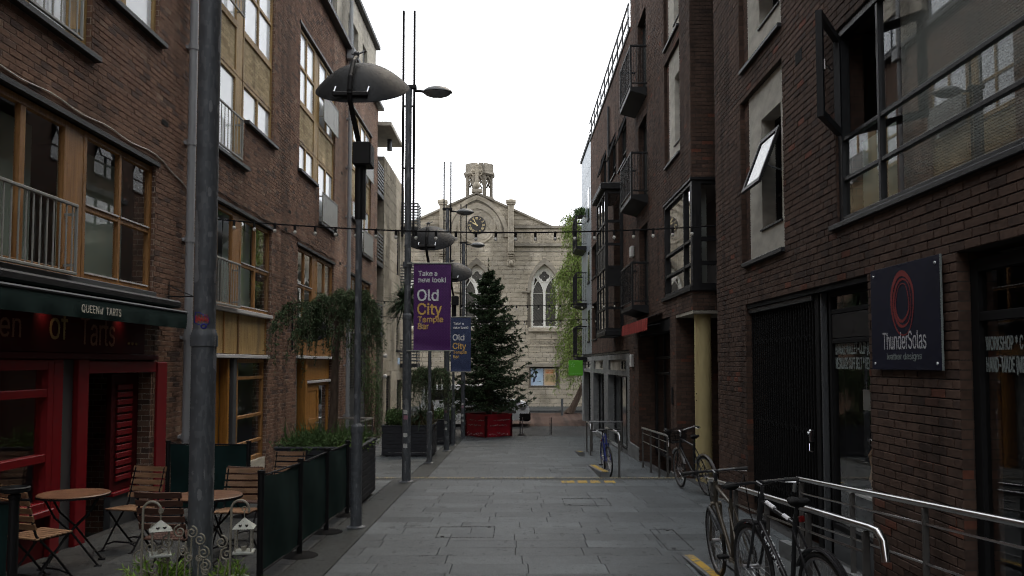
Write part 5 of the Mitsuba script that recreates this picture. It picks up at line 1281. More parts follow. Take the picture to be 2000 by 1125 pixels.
# ================================================================ strings of festoon lights
def festoon(pts, gap, label, size=1.0, thick=.012):
    k = thing('festoon_lights', label, 'string lights', 'strings of festoon lights across the lane')
    p = np.array(pts, float); put('cable', tube(p, thick, 6), 'black_matt', k)
    d = np.r_[0, np.cumsum(np.linalg.norm(np.diff(p, axis=0), axis=1))]
    for s in np.arange(gap * .6, d[-1] - .15, gap):
        q = np.array([np.interp(s, d, p[:, i]) for i in range(3)])
        b = part('bulb', k)
        put('socket', cyl(q - [0, 0, .075 * size], q + [0, 0, .012], .018 * size, .020 * size, 8), 'black_paint', b)
        put('globe', ball(q - [0, 0, .100 * size], .026 * size, 10, 1.15), 'bulb_white', b)
def sag(a, b, s, n=40):
    a, b = np.array(a, float), np.array(b, float); t = np.linspace(0, 1, n)[:, None]
    return a + (b - a) * t - np.array([0, 0, s]) * 4 * t * (1 - t)
festoon(sag((-5.0, 13.5, 4.34), (3.38, 13.9, 4.28), .17), .325, 'nearest string of white bulbs on a black cable across the lane', 1.1)
festoon(sag((-5.0, 25.2, 3.95), (3.38, 25.5, 3.85), .16), .33, 'middle string of small bulbs crossing in front of the church windows')
festoon(sag((-5.0, 31.2, 3.75), (3.4, 31.4, 3.68), .15), .33, 'far string of small bulbs crossing low in front of the church')
cc = thing('camera_unit', 'small white junction box on the left wall where the bulb cable starts', 'camera')
put('body', cbox(-5.0, -4.86, 13.42, 13.52, 4.25, 4.33, .02), 'paper', cc); put('bracket', box(-5.05, -5.0, 13.44, 13.5, 4.27, 4.31), 'gunmetal', cc)

# ================================================================ van behind the tree
vn = thing('van', 'small white van parked across the lane end behind the fir tree', 'van')
VY, VG = 37.4, G(37.4)
side = [(0, .30), (4.60, .30), (4.74, .45), (4.79, .78), (4.72, 1.0), (4.35, 1.16), (3.78, 1.20), (3.10, 1.72), (2.7, 1.84), (.25, 1.84), (.06, 1.70), (0, .9)]
VX0 = -4.02
sv = Polygon(side).buffer(-.04).buffer(.04)
vv, vf = extr(sv, 1.66)
put('body', (np.stack([VX0 + vv[:, 0], VY + vv[:, 2], VG + vv[:, 1]], 1), vf[:, ::-1]), 'van_paint', vn, smooth=32)
VP = FRONT(VY)
def vpoly(pts, d0, d1): return VP.poly(Polygon([(VX0 + a, VG + b) for a, b in pts]), d0, d1)
put('window', vpoly([(2.05, 1.18), (3.60, 1.18), (3.05, 1.66), (2.05, 1.66)], -.01, .006), 'dark_glass', vn)
put('window', vpoly([(.35, 1.2), (1.85, 1.2), (1.85, 1.64), (.35, 1.64)], -.01, .006), 'dark_glass', vn)
put('bumper', J(cbox(VX0 + 4.30, VX0 + 4.84, VY - .03, VY + 1.69, VG + .26, VG + .66, .08)), 'black_matt', vn)
put('side_trim', VP.cbox(VX0 + .05, VX0 + 4.2, VG + .62, VG + .74, -.02, .02, .01), 'steel_post', vn)
put('headlight', mv(xf(ball((0, 0, 0), .2, 14), np.diag([1.0, .8, .95, 1])), (VX0 + 4.50, VY + .08, VG + .90)), 'chrome', vn, smooth=40)
put('windscreen', (np.array([[VX0 + 3.80, VY + .12, VG + 1.23], [VX0 + 3.80, VY + 1.54, VG + 1.23], [VX0 + 3.14, VY + 1.48, VG + 1.74], [VX0 + 3.14, VY + .18, VG + 1.74]]), np.array([[0, 1, 2], [0, 2, 3]])), 'dark_glass', vn)
for cx in (.85, 3.72):
    wv = part('wheel', vn)
    for yy in (VY + .09, VY + 1.5):
        m = lathe([(.2, -.09), (.31, -.09), (.33, -.05), (.33, .05), (.31, .09), (.2, .09)], 28)
        put('tyre', mv(xf(m, rotm([1, 0, 0], 90)), (VX0 + cx, yy, VG + .33)), 'rubber', wv)
        put('rim', mv(xf(lathe([(1e-3, .05), (.16, .04), (.2, .0), (.2, -.05), (1e-3, -.05)], 24), rotm([1, 0, 0], 90)), (VX0 + cx, yy, VG + .33)), 'bike_silver', wv)
put('door_seam', J(VP.box(VX0 + 1.92, VX0 + 1.935, VG + .4, VG + 1.78, 0, .004), VP.box(VX0 + 3.35, VX0 + 3.365, VG + .4, VG + 1.25, 0, .004)), 'steel_post', vn)
put('mirror', cbox(VX0 + 3.3, VX0 + 3.45, VY - .18, VY - .02, VG + 1.2, VG + 1.4, .03), 'black_matt', vn)

# ================================================================ small street things
xb = thing('tree_box', 'red painted wooden box with white scribbles around the foot of the fir tree', 'tree box')
bx_, by_, bs = -.93, 33.85, .64
RB = rotm([0, 0, 1], 40, (bx_, by_, 0)); gz0 = G(33.6)
for q in range(4):
    Rq = rotm([0, 0, 1], 90 * q, (bx_, by_, 0))
    tap = np.array([[bx_ - bs, by_ - bs, gz0 + .02], [bx_ + bs, by_ - bs, gz0 + .02], [bx_ - bs * 1.05, by_ - bs * 1.05, gz0 + .9], [bx_ + bs * 1.05, by_ - bs * 1.05, gz0 + .9]])
    v = np.vstack([tap, tap + [0, .03, 0]])
    m = (v, np.array([[0, 1, 3], [0, 3, 2], [5, 4, 7], [4, 6, 7], [2, 3, 7], [2, 7, 6], [0, 4, 1], [1, 4, 5], [0, 2, 6], [0, 6, 4], [1, 5, 7], [1, 7, 3]]))
    M = RB @ Rq
    put('side_board', xf(m, M), 'xmas_red', xb)
    put('corner_post', xf(box(bx_ - bs - .03, bx_ - bs + .05, by_ - bs - .03, by_ - bs + .05, gz0, gz0 + .9), M), 'red_dark', xb)
    rs = np.random.default_rng(q + 3); sc2 = []
    for row, zz in ((0, .66), (1, .46)):
        for i in range(14):
            x0 = bx_ - .45 + i * .064 + (.1 if row == 0 else 0)
            if rs.random() < .2: continue
            sc2.append(tube([(x0, by_ - bs - .034, gz0 + zz + rs.uniform(-.02, .02)), (x0 + .03, by_ - bs - .034, gz0 + zz + rs.uniform(-.03, .03)), (x0 + .055, by_ - bs - .034, gz0 + zz + rs.uniform(-.02, .02))], .006, 4))
    put('scribble', xf(J(sc2), M), 'letter_grey', xb)
    put('snow_dots', xf(J([ball((bx_ - .5 + i * .05 + rs.uniform(-.02, .02), by_ - bs - .03, gz0 + .06 + rs.uniform(0, .12)), .013, 6) for i in range(20)]), M), 'letter_white', xb)
put('soil', xf(box(bx_ - bs + .04, bx_ + bs - .04, by_ - bs + .04, by_ + bs - .04, gz0 + .5, gz0 + .78), RB), 'soil', xb)
rp = thing('rope_stand', 'black twin-rod stand on a round base right of the red tree box', 'stand')
put('base', lathe([(1e-3, .03), (.15, .03), (.17, .0)], 20, (.38, 34.3, G(34.2))), 'black_matt', rp)
put('rod', cyl((.33, 34.3, G(34.2)), (.33, 34.3, G(34.2) + .75), .022, n=8), 'black_paint', rp); put('rod', cyl((.42, 34.3, G(34.2)), (.42, 34.3, G(34.2) + .72), .02, n=8), 'chrome', rp)
bl_ = thing('bollard', 'pair of thin black rods standing as a bollard in the middle of the lane end', 'bollard')
for dx in (0, .055): put('rod', cyl((1.55 + dx, 34.6, G(34.6)), (1.55 + dx, 34.6, G(34.6) + .68), .014, n=8), 'black_paint', bl_)
put('foot', box(1.52, 1.64, 34.55, 34.65, G(34.6), G(34.6) + .01), 'black_matt', bl_)
b2 = thing('bollard', 'short grey bollard on the brick paving before the church wall', 'bollard')
put('post', cyl((2.55, 43.2, G(43.2)), (2.55, 43.2, G(43.2) + .85), .06, n=14), 'gunmetal', b2); put('cap', ball((2.55, 43.2, G(43.2) + .85), .062, 12, .5), 'gunmetal', b2)
gs = thing('hanging_sign', 'bright green square sign projecting from the grey building', 'sign')
GSP = FRONT(36.5)
put('board', GSP.cbox(2.45, 3.06, 1.48, 2.14, -.06, 0, .008), 'green_sign', gs)
put('emblem', J([mv(xf(GSP.poly(Polygon([(0, .03), (.022, .07), (0, .11), (-.022, .07)]), 0, .003), rotm([0, 1, 0], a)), (2.62, 0, 1.94)) for a in range(0, 360, 72)]), 'green_pale', gs)
put('lettering', J([GSP.box(2.50 + i * .045, 2.535 + i * .045, 1.56, 1.575, 0, .003) for i in range(11)]), 'green_pale', gs)
put('bracket', box(3.06, 3.4, 36.5, 36.54, 1.95, 1.99), 'dark_metal', gs)
# ================================================================ cafe furniture
def place(m, x, y, ang, z=None):
    return mv(xf(m, rotm([0, 0, 1], ang)), (x, y, G(y) if z is None else z))
def chair(x, y, ang, label, wood='chair_wood'):
    k = thing('folding_chair', label, 'chair', 'slatted folding chairs outside the cafe')
    P = lambda m: place(m, x, y, ang)
    def back(t): return np.array([-.17 - .12 * t, 0, .48 + .40 * t])   # up the back, t 0..1
    for i in range(5):
        t = .22 + i * .185; c = back(t); n = np.array([-.958, 0, -.287]); u = np.array([-.287, 0, .958])
        q = []
        for a in (-.028, .028):
            for b in (-.008, .008):
                for s in (-.22, 0, .22):
                    q.append(c + u * a + n * b + n * (.018 * (1 - (s / .22) ** 2)) + [0, s, 0])
        q = np.array(q)
        F = []
        for s in range(2):
            a0, a1, b0, b1 = s, s + 1, 3 + s, 4 + s; c0, c1, d0, d1 = 6 + s, 7 + s, 9 + s, 10 + s
            F += [[a0, c0, a1], [c0, c1, a1], [b0, b1, d0], [d0, b1, d1], [c0, d0, c1], [d0, d1, c1], [a0, a1, b0], [a1, b1, b0]]
        F += [[0, 3, 6], [3, 9, 6], [2, 8, 5], [5, 8, 11]]
        put('back_slat', P((q, np.array(F))), wood, k)
    for i in range(7):
        xx = -.16 + i * .056
        put('seat_slat', P(cbox(xx - .022, xx + .022, -.21, .21, .44 + .002 * i, .456 + .002 * i, .004)), wood, k)
    for s in (-1, 1):
        yy = .195 * s
        put('leg', P(tube([(-.29, yy, .88), (-.17, yy, .48), (.05, yy, .24), (.20, yy, .05), (.24, yy, .012)], .011, 6)), 'black_paint', k)
        put('leg', P(tube([(.17, yy * .86, .43), (.02, yy * .86, .25), (-.16, yy * .86, .06), (-.22, yy * .86, .012)], .011, 6)), 'black_paint', k)
        put('seat_rail', P(tube([(-.19, yy * .98, .435), (.18, yy * .98, .445)], .010, 6)), 'black_paint', k)
        put('foot', P(J(cbox(.21, .28, yy - .02, yy + .02, 0, .014, .004), cbox(-.26, -.19, yy * .86 - .02, yy * .86 + .02, 0, .014, .004))), 'black_paint', k)
    put('brace', P(J(tube([(.18, -.195, .07), (.16, -.1, .10), (.16, .1, .10), (.18, .195, .07)], .010, 6), tube([(-.14, -.168, .075), (-.12, -.08, .10), (-.12, .08, .10), (-.14, .168, .075)], .010, 6))), 'black_paint', k)
def table(x, y, ang, label, R=.35):
    k = thing('round_table', label, 'table', 'round wooden folding tables outside the cafe')
    P = lambda m: place(m, x, y, ang)
    put('top', P(lathe([(1e-3, .735), (R - .01, .735), (R, .728), (R, .712), (R - .01, .706), (1e-3, .706)], 48)), 'table_wood', k)
    put('rim', P(lathe([(R + .001, .704), (R + .004, .704), (R + .004, .724), (R + .001, .724)], 48)), 'black_paint', k)
    for s in (-1, 1):
        for q in (-1, 1):
            put('leg', P(tube([(.24 * s, .17 * q, .70), (.15 * s, .17 * q, .52), (0, .165 * q, .37), (-.20 * s, .17 * q, .09), (-.26 * s, .17 * q, .01)], .011, 6)), 'black_paint', k)
            put('foot', P(cbox(-.26 * s - .035, -.26 * s + .035, .17 * q - .018, .17 * q + .018, 0, .014, .004)), 'black_paint', k)
    put('brace', P(J(tube([(.2, -.17, .09), (.2, -.06, .12), (.2, .06, .12), (.2, .17, .09)], .009, 6), tube([(-.2, -.17, .09), (-.2, -.06, .12), (-.2, .06, .12), (-.2, .17, .09)], .009, 6), cyl((0, -.17, .37), (0, .17, .37), .009, n=6))), 'black_paint', k)
table(-4.55, 8.86, 20, 'round wooden folding table in front of the red cafe window')
table(-3.12, 8.72, -15, 'round wooden folding table half hidden behind the thick lamp post')
chair(-4.32, 9.72, -105, 'slatted folding chair facing the camera by the red cafe door')
chair(-4.42, 7.98, 66, 'dark-backed slatted folding chair by the cafe window, leftmost of the chairs', 'chair_wood')
chair(-3.08, 9.52, -92, 'slatted folding chair facing the camera just right of the thick lamp post')
chair(-3.14, 7.92, 84, 'dark red-brown slatted folding chair seen from behind, left of the thick lamp post', 'chair_wood_dark')
chair(-3.10, 10.35, 80, 'slatted folding chair turned away behind the chair right of the lamp post', 'chair_wood_dark')
chair(-3.16, 11.75, -95, 'pale slatted folding chair against the big planter, farthest of the chairs')
ash = thing('ashtray', 'black round ashtray holder on a post beside the leftmost chair', 'ashtray')

# ================================================================ green canvas screens
def screen_post(x, y, label):
    k = thing('screen_post', label, 'barrier post', 'black posts of the cafe screens')
    g = G(y)
    put('base', lathe([(1e-3, .03), (.06, .03), (.17, .018), (.20, .006), (.20, -.01)], 36, (x, y, g)), 'black_matt', k)
    put('post', cyl((x, y, g), (x, y, g + 1.03), .030, n=14), 'black_paint', k)
    put('cap', J(lathe([(.03, 1.02), (.036, 1.03), (.036, 1.05), (1e-3, 1.055)], 14, (x, y, g)), cyl((x, y, g + 1.02), (x + .11, y - .02, g + 1.02), .008, n=6)), 'black_paint', k)
def screen(a, b, label, logo=False):
    k = thing('canvas_screen', label, 'cafe screen', 'dark green canvas screens of the cafe')
    a, b = np.array(a), np.array(b); n, m = 16, 12
    d = b - a; nrm = np.array([-d[1], d[0]]) / np.linalg.norm(d)
    V = []
    for j in range(m):
        for i in range(n):
            t, q = i / (n - 1), j / (m - 1)
            p = a + d * (.03 + .94 * t) + nrm * (.016 * math.sin(7 * t + 2 * q) * (1 - q) + .01 * math.sin(3 * t + 5 * q))
            V.append([p[0], p[1], G(p[1]) + .12 + (.88 - .018 * math.sin(math.pi * t)) * q])
    F = [[j * n + i, j * n + i + 1, (j + 1) * n + i + 1] for j in range(m - 1) for i in range(n - 1)] + [[j * n + i, (j + 1) * n + i + 1, (j + 1) * n + i] for j in range(m - 1) for i in range(n - 1)]
    put('canvas', (np.array(V), np.array(F)), 'green_canvas', k, smooth=True)
    for h in (1.0, .115): put('rod', cyl((a[0], a[1], G(a[1]) + h), (b[0], b[1], G(b[1]) + h), .009, n=8), 'black_paint', k)
PT = [(-2.31, 7.85), (-2.31, 9.30), (-2.33, 10.72), (-2.33, 12.05)]
for p, l in zip(PT, ('black screen post on a round base, nearest of the row along the lane', 'black screen post on a wide round base, second of the row along the lane', 'black screen post, third of the row along the lane', 'black screen post beside the planter, last of the row along the lane')): screen_post(*p, l)
for i, l in enumerate(('dark green canvas screen between the first two posts along the lane', 'dark green canvas screen between the second and third posts along the lane', 'dark green canvas screen nearest the planter in the row along the lane')): screen(PT[i], PT[i + 1], l)
screen_post(-3.70, 11.95, 'black screen post standing behind the chairs at the end of the rear screen'); screen_post(-4.85, 12.0, 'black screen post against the brick wall by the downpipe')
screen((-4.85, 12.0), (-3.70, 11.95), 'dark green canvas screen across the back of the cafe terrace by the downpipe')
screen_post(-3.12, 5.35, 'black screen post in the bottom corner in front of the leftmost chair'); screen_post(-4.5, 5.4, 'black screen post of the front screen beside the cafe window')
screen((-4.5, 5.4), (-3.12, 5.35), 'dark green canvas screen closing the front of the cafe terrace')
g = G(5.35)
put('dish', lathe([(1e-3, 1.06), (.05, 1.06), (.085, 1.07), (.09, 1.095), (.08, 1.10), (.07, 1.075), (1e-3, 1.07)], 24, (-3.12, 5.35, g)), 'black_paint', ash)

# ================================================================ trellis, lantern hooks and pots round the thick post
tl = thing('garden_trellis', 'wrought scroll garden trellis in front of the thick lamp post', 'trellis')
def spiral(c, r, s, y, turns=1.6, n=34):
    t = np.linspace(0, 1, n)
    a = s * 2 * np.pi * turns * t + (np.pi * .5)
    rad = r * (1 - .86 * t)
    return [(c[0] + q * math.cos(w), y, c[1] + q * math.sin(w)) for q, w in zip(rad, a)]
SPI = [(-2.06, .96, .040, 1), (-1.985, .955, .038, -1), (-2.13, .895, .043, 1), (-1.935, .91, .037, -1), (-2.165, .82, .055, 1), (-2.145, .79, .029, -1), (-1.91, .83, .04, -1), (-1.935, .795, .022, 1), (-2.22, .74, .045, 1), (-2.215, .69, .029, -1), (-1.90, .75, .04, -1), (-1.80, .895, .041, -1), (-1.765, .82, .042, 1), (-1.895, .715, .027, 1)]
SPI += [(-2.30, .80, .045, 1), (-2.29, .70, .03, -1), (-2.24, .86, .04, -1), (-2.04, .84, .032, -1), (-2.0, .80, .03, 1)]
for x, z, r_, s in SPI: put('scroll', tube(spiral((x, z), r_, s, 5.30), .0048, 6), 'scroll_iron', tl)
for x0, z0, x1 in ((-2.06, .92, -2.10), (-1.985, .92, -2.01), (-2.13, .85, -2.14), (-1.935, .87, -1.96), (-2.165, .76, -2.19), (-1.91, .79, -1.93), (-2.22, .69, -2.23), (-2.02, .90, -2.04), (-1.80, .85, -1.86), (-1.765, .78, -1.83)):
    put('stem', tube([(x0, 5.30, z0), (x0 * .6 + x1 * .4, 5.31, z0 - .15), (x1, 5.30, G(5.3))], .0048, 6), 'scroll_iron', tl)
put('ring_bar', J(tube([(-2.25, 5.31, .62), (-2.03, 5.29, .66), (-1.86, 5.31, .62)], .005, 6), tube([(-2.25, 5.31, .3), (-1.82, 5.31, .3)], .005, 6)), 'scroll_iron', tl)
def lantern(x, y, z, label, ang):
    k = thing('garden_lantern', label, 'lantern', 'white lanterns hung on garden hooks')
    P = lambda m: mv(xf(m, rotm([0, 0, 1], ang)), (x, y, z))
    s = .052
    put('roof', P((np.array([[-s * 1.25, -s * 1.25, 0], [s * 1.25, -s * 1.25, 0], [s * 1.25, s * 1.25, 0], [-s * 1.25, s * 1.25, 0], [0, 0, .062]]), np.array([[0, 1, 4], [1, 2, 4], [2, 3, 4], [3, 0, 4], [0, 2, 1], [0, 3, 2]]))), 'lantern_white', k)
    put('heart_hole', P(J(*[mv(xf(extr(Polygon([(0, -.011), (.011, .003), (.006, .010), (0, .005), (-.006, .010), (-.011, .003)]), .001), rotm([1, 0, 0], 47)), (q, -.048, .018)) for q in (-.018, .02)])), 'black_matt', k)
    put('base', P(cbox(-s * 1.2, s * 1.2, -s * 1.2, s * 1.2, -.155, -.140, .005)), 'lantern_white', k)
    for a in (-1, 1):
        for b in (-1, 1): put('corner_bar', P(box(a * s * .9 - .004, a * s * .9 + .004, b * s * .9 - .004, b * s * .9 + .004, -.14, 0)), 'scroll_iron', k)
    for q in range(4): put('pane', P(xf((np.array([[-s * .8, -s * .9, -.138], [s * .8, -s * .9, -.138], [s * .8, -s * .9, -.002], [-s * .8, -s * .9, -.002]]), np.array([[0, 1, 2], [0, 2, 3]])), rotm([0, 0, 1], 90 * q))), 'glass', k)
    put('candle', P(cyl((0, 0, -.14), (0, 0, -.115), .016, n=12)), 'scroll_iron', k)
    put('hanger', J(tube([(x, y, z + .06), (x, y, z + .10)], .003, 5), ring((x, y, z + .115), .014, .003, (0, 1, 0), 12, 5)), 'scroll_iron', k)
def hook(x, y, top, s, label):
    k = thing('garden_hook', label, 'garden hook', 'curled garden hooks')
    a = np.linspace(math.pi, -.35, 18); R_ = .055
    put('rod', tube([(x, y, G(y)), (x - .006 * s, y, .6), (x, y, top - R_ * 1.9)] + [(x + s * (R_ + R_ * math.cos(t)), y, top - R_ + R_ * 1.0 * math.sin(t)) for t in a], .0075, 8), 'scroll_iron', k)
    put('scroll', tube(spiral((x + s * .075, top - .16), .03, s, y, 1.4), .004, 6), 'scroll_iron', k)
hook(-2.255, 5.22, 1.155, 1, 'tall curled garden hook holding the lantern left of the thick post')
hook(-1.735, 5.28, 1.155, 1, 'tall curled garden hook holding the lantern right of the thick post')
lantern(-2.145, 5.22, .985, 'white lantern with heart cut-outs left of the thick lamp post', 25)
lantern(-1.66, 5.30, .985, 'white lantern with heart cut-outs right of the thick lamp post', 10)

# ================================================================ foliage helpers
def leaves(points, dirs, length, width, r, curl=.0):
    """One slim folded leaf (2 triangles) per point."""
    p = np.asarray(points); d = np.asarray(dirs); d = d / (np.linalg.norm(d, axis=1, keepdims=True) + 1e-9)
    n = len(p); s = np.cross(d, r.normal(size=(n, 3))); s /= np.linalg.norm(s, axis=1, keepdims=True) + 1e-9
    L = length * r.uniform(.6, 1.25, (n, 1)); W = width * r.uniform(.7, 1.2, (n, 1))
    mid = p + d * L * .5
    V = np.stack([p, mid + s * W, p + d * L, mid - s * W], 1).reshape(-1, 3)
    i = np.arange(n) * 4
    return V, np.vstack([np.stack([i, i + 1, i + 2], 1), np.stack([i, i + 2, i + 3], 1)])
def along(a, b, k, r, spread=0.0):
    t = r.random((k, 1)); return np.asarray(a) + (np.asarray(b) - np.asarray(a)) * t + r.normal(size=(k, 3)) * spread

# the fir tree
ft = thing('fir_tree', 'tall dark green fir tree in the red box at the lane end', 'tree')
tx, ty, tz = -.93, 33.6, G(33.6)
put('trunk', tube([(tx, ty, tz + .7), (tx + .02, ty, tz + 3), (tx, ty, tz + 6.9)], [.13, .08, .012], 10), 'bark', ft)
r = np.random.default_rng(12); pts, drs, brs = [], [], []
z = 1.36
while z < 6.6:
    f = (z - 1.0) / 5.95; R = min(1.66, 2.12 * (1 - f) ** .84) * (1 if f < .86 else .7) + .04
    nb_ = int(10 + 5 * (1 - f))
    for i in range(nb_):
        a = r.uniform(0, 2 * np.pi); Ln = R * r.uniform(.62, 1.10)
        if Ln < .06: continue
        droop = -.20 * (1 - f) * Ln; up = .30
        K = 7; base = np.array([tx, ty, tz + z + r.uniform(-.1, .1)])
        cur = [base + np.array([math.cos(a) * Ln * t, math.sin(a) * Ln * t, droop * math.sin(math.pi * t * .9) + up * Ln * t * t * (.25 + .75 * f)]) for t in np.linspace(0, 1, K)]
        brs.append(tube(cur, np.linspace(.022, .006, K) * (1.1 - .6 * f), 4))
        side = np.array([-math.sin(a), math.cos(a), 0]); out = np.array([math.cos(a), math.sin(a), 0])
        for k in range(1, K):
            t = k / (K - 1); tw = .34 * (1 - t * .75) * min(1, Ln)
            for s in (-1, 1):
                tip = cur[k] + side * s * tw + out * tw * .75 + [0, 0, -.05 * tw + r.uniform(-.05, .02)]
                q = along(cur[k], tip, 13, r, .006); pts.append(q)
                drs.append((tip - cur[k])[None] / (np.linalg.norm(tip - cur[k]) + 1e-6) + r.normal(size=(13, 3)) * .5)
            q = along(cur[k - 1], cur[k], 10, r, .006); pts.append(q); drs.append((cur[k] - cur[k - 1])[None] / (np.linalg.norm(cur[k] - cur[k - 1]) + 1e-6) + r.normal(size=(10, 3)) * .6)
    z += .225 + .09 * f
q = along((tx, ty, tz + 6.3), (tx, ty, tz + 7.12), 34, r, .005); pts.append(q); drs.append(r.normal(size=(34, 3)) * .45 + [0, 0, .8])
put('branches', J(brs), 'bark', ft)
put('crown', leaves(np.vstack(pts), np.vstack(drs), .115, .021, r), 'leaf_fir', ft)

# weeping conifers in the planters
def weeping(x, y, zb, h, spread, label, seed, limbs, lean=0.0, drop=1.0, dens=26, th=.085, dome=.5):
    k = thing('weeping_conifer', label, 'tree')
    r = np.random.default_rng(seed)
    top = np.array([x + lean, y, zb + h])
    put('trunk', tube([(x, y, zb - .1), (x + lean * .25 + .015, y, zb + h * .35), (x + lean * .7 - .02, y, zb + h * .7), top], [th, th * .8, th * .62, th * .45], 10), 'bark', k)
    P, D, B = [], [], []
    def bez(c, n):
        t = np.linspace(0, 1, n)[:, None]; c = np.array(c)
        return (1 - t) ** 3 * c[0] + 3 * t * (1 - t) ** 2 * c[1] + 3 * t * t * (1 - t) * c[2] + t ** 3 * c[3]
    def twigs(cur, m, sz):
        for j in range(len(cur) - 1):
            for _ in range(m):
                tip = cur[j] + r.normal(size=3) * sz + [0, 0, -.5 * sz]
                q = along(cur[j], tip, dens // 4, r, .006); P.append(q); D.append((tip - cur[j])[None] * 6 + r.normal(size=(len(q), 3)) * .55)
            q = along(cur[j], cur[j + 1], dens // 2, r, .008); P.append(q); D.append((cur[j + 1] - cur[j])[None] * 5 + r.normal(size=(len(q), 3)) * .55)
    for i in range(limbs):
        a = 2 * np.pi * (i + r.uniform(-.4, .4)) / limbs; L = spread * r.uniform(.5, 1.2); e = np.array([math.cos(a), .8 * math.sin(a), 0])
        rise = dome * r.uniform(.35, 1.0)
        limb = bez([top + [0, 0, -.35 * r.random()], top + e * L * .35 + [0, 0, rise], top + e * L * .8 + [0, 0, rise * .8], top + e * L + [0, 0, -.10 - .2 * r.random()]], 10)
        limb += np.cumsum(r.normal(size=limb.shape) * .012, 0)
        B.append(tube(limb, np.linspace(th * .32, .006, 10), 5)); twigs(limb[2:], 3, .085)
        for j in range(2, 10):
            for _ in range(2 if j < 6 else 3):
                s0 = limb[j]; hl = drop * r.uniform(.18, .55) * (.55 + .9 * j / 9) * (1.5 if r.random() < .12 else 1)
                o = e * r.uniform(.0, .12) + np.array([-e[1], e[0], 0]) * r.uniform(-.26, .26)
                st = bez([s0, s0 + o * .7 + [0, 0, .07], s0 + o + [0, 0, -hl * .4], s0 + o * 1.1 + [0, 0, -hl]], 6)
                st += np.cumsum(r.normal(size=st.shape) * .010, 0)
                B.append(tube(st, np.linspace(.007, .002, 6), 4)); twigs(st, 2, .05)
    put('branches', J(B), 'bark', k)
    put('crown', leaves(np.vstack(P), np.vstack(D), .045, .0075, r), 'leaf_cedar', k)
weeping(-2.92, 13.75, .72, 2.08, .92, 'mushroom-shaped weeping conifer in the big near planter beside the brick wall', 3, 12, lean=.10, drop=.80, dens=30, dome=.62)
weeping(-2.28, 24.6, .15, 1.55, .62, 'small weeping conifer with a leaning stem in the middle planter', 5, 11, lean=-.16, drop=1.5, dens=24, th=.05, dome=.3)

def bush(x0, x1, y0, y1, z0, h, n, label, mat, seed, size=.05, parent=None):
    k = thing('shrub', label, 'shrub')
    r = np.random.default_rng(seed)
    c = np.array([r.uniform(x0, x1, 60), r.uniform(y0, y1, 60), z0 + h * r.uniform(.2, .9, 60)]).T
    put('stems', J([tube([((x0 + x1) / 2 + r.uniform(-.1, .1), (y0 + y1) / 2, z0 - .05), (q[0] * .7 + (x0 + x1) * .15, q[1], z0 + .4 * (q[2] - z0)), q], .006, 4) for q in c[:24]]), 'bark', k)
    p = c[r.integers(0, 60, n)] + r.normal(size=(n, 3)) * [.09 * (x1 - x0 + .3), .09 * (y1 - y0 + .3), .14 * h]
    p[:, 2] = np.maximum(p[:, 2], z0 + .01)
    put('foliage', leaves(p, r.normal(size=(n, 3)) + [0, 0, .5], size, size * .32, r), mat, k)
def feathery(x, y, z0, rad, n, label, seed):
    k = thing('shrub', label, 'shrub'); r = np.random.default_rng(seed)
    d = r.normal(size=(70, 3)) * [1, 1, .6] + [0, 0, .75]; d /= np.linalg.norm(d, axis=1, keepdims=True)
    tips = np.array([x, y, z0]) + d * rad * r.uniform(.75, 1.15, (70, 1)) * [1, .8, 1.15]
    put('stems', J([tube([(x, y, z0 - .04), (np.array([x, y, z0]) + q) / 2 + [0, 0, .02], q], .003, 4) for q in tips]), 'bark', k)
    i = r.integers(0, 70, n); t = r.uniform(.25, 1.0, (n, 1))
    p = np.array([x, y, z0]) * (1 - t) + tips[i] * t + r.normal(size=(n, 3)) * .012
    put('foliage', leaves(p, d[i] + r.normal(size=(n, 3)) * .55, .05, .0035, r), 'leaf_bright', k)
def grasses(x0, x1, y0, y1, z0, h, n, label, mat, seed):
    k = thing('grass_clump', label, 'grass'); r = np.random.default_rng(seed)
    p = np.array([r.uniform(x0, x1, n), r.uniform(y0, y1, n), np.full(n, z0)]).T
    d = r.normal(size=(n, 3)) * [.45, .45, 0] + [0, 0, 1]
    put('blades', leaves(p, d, h, .009, r), mat, k)

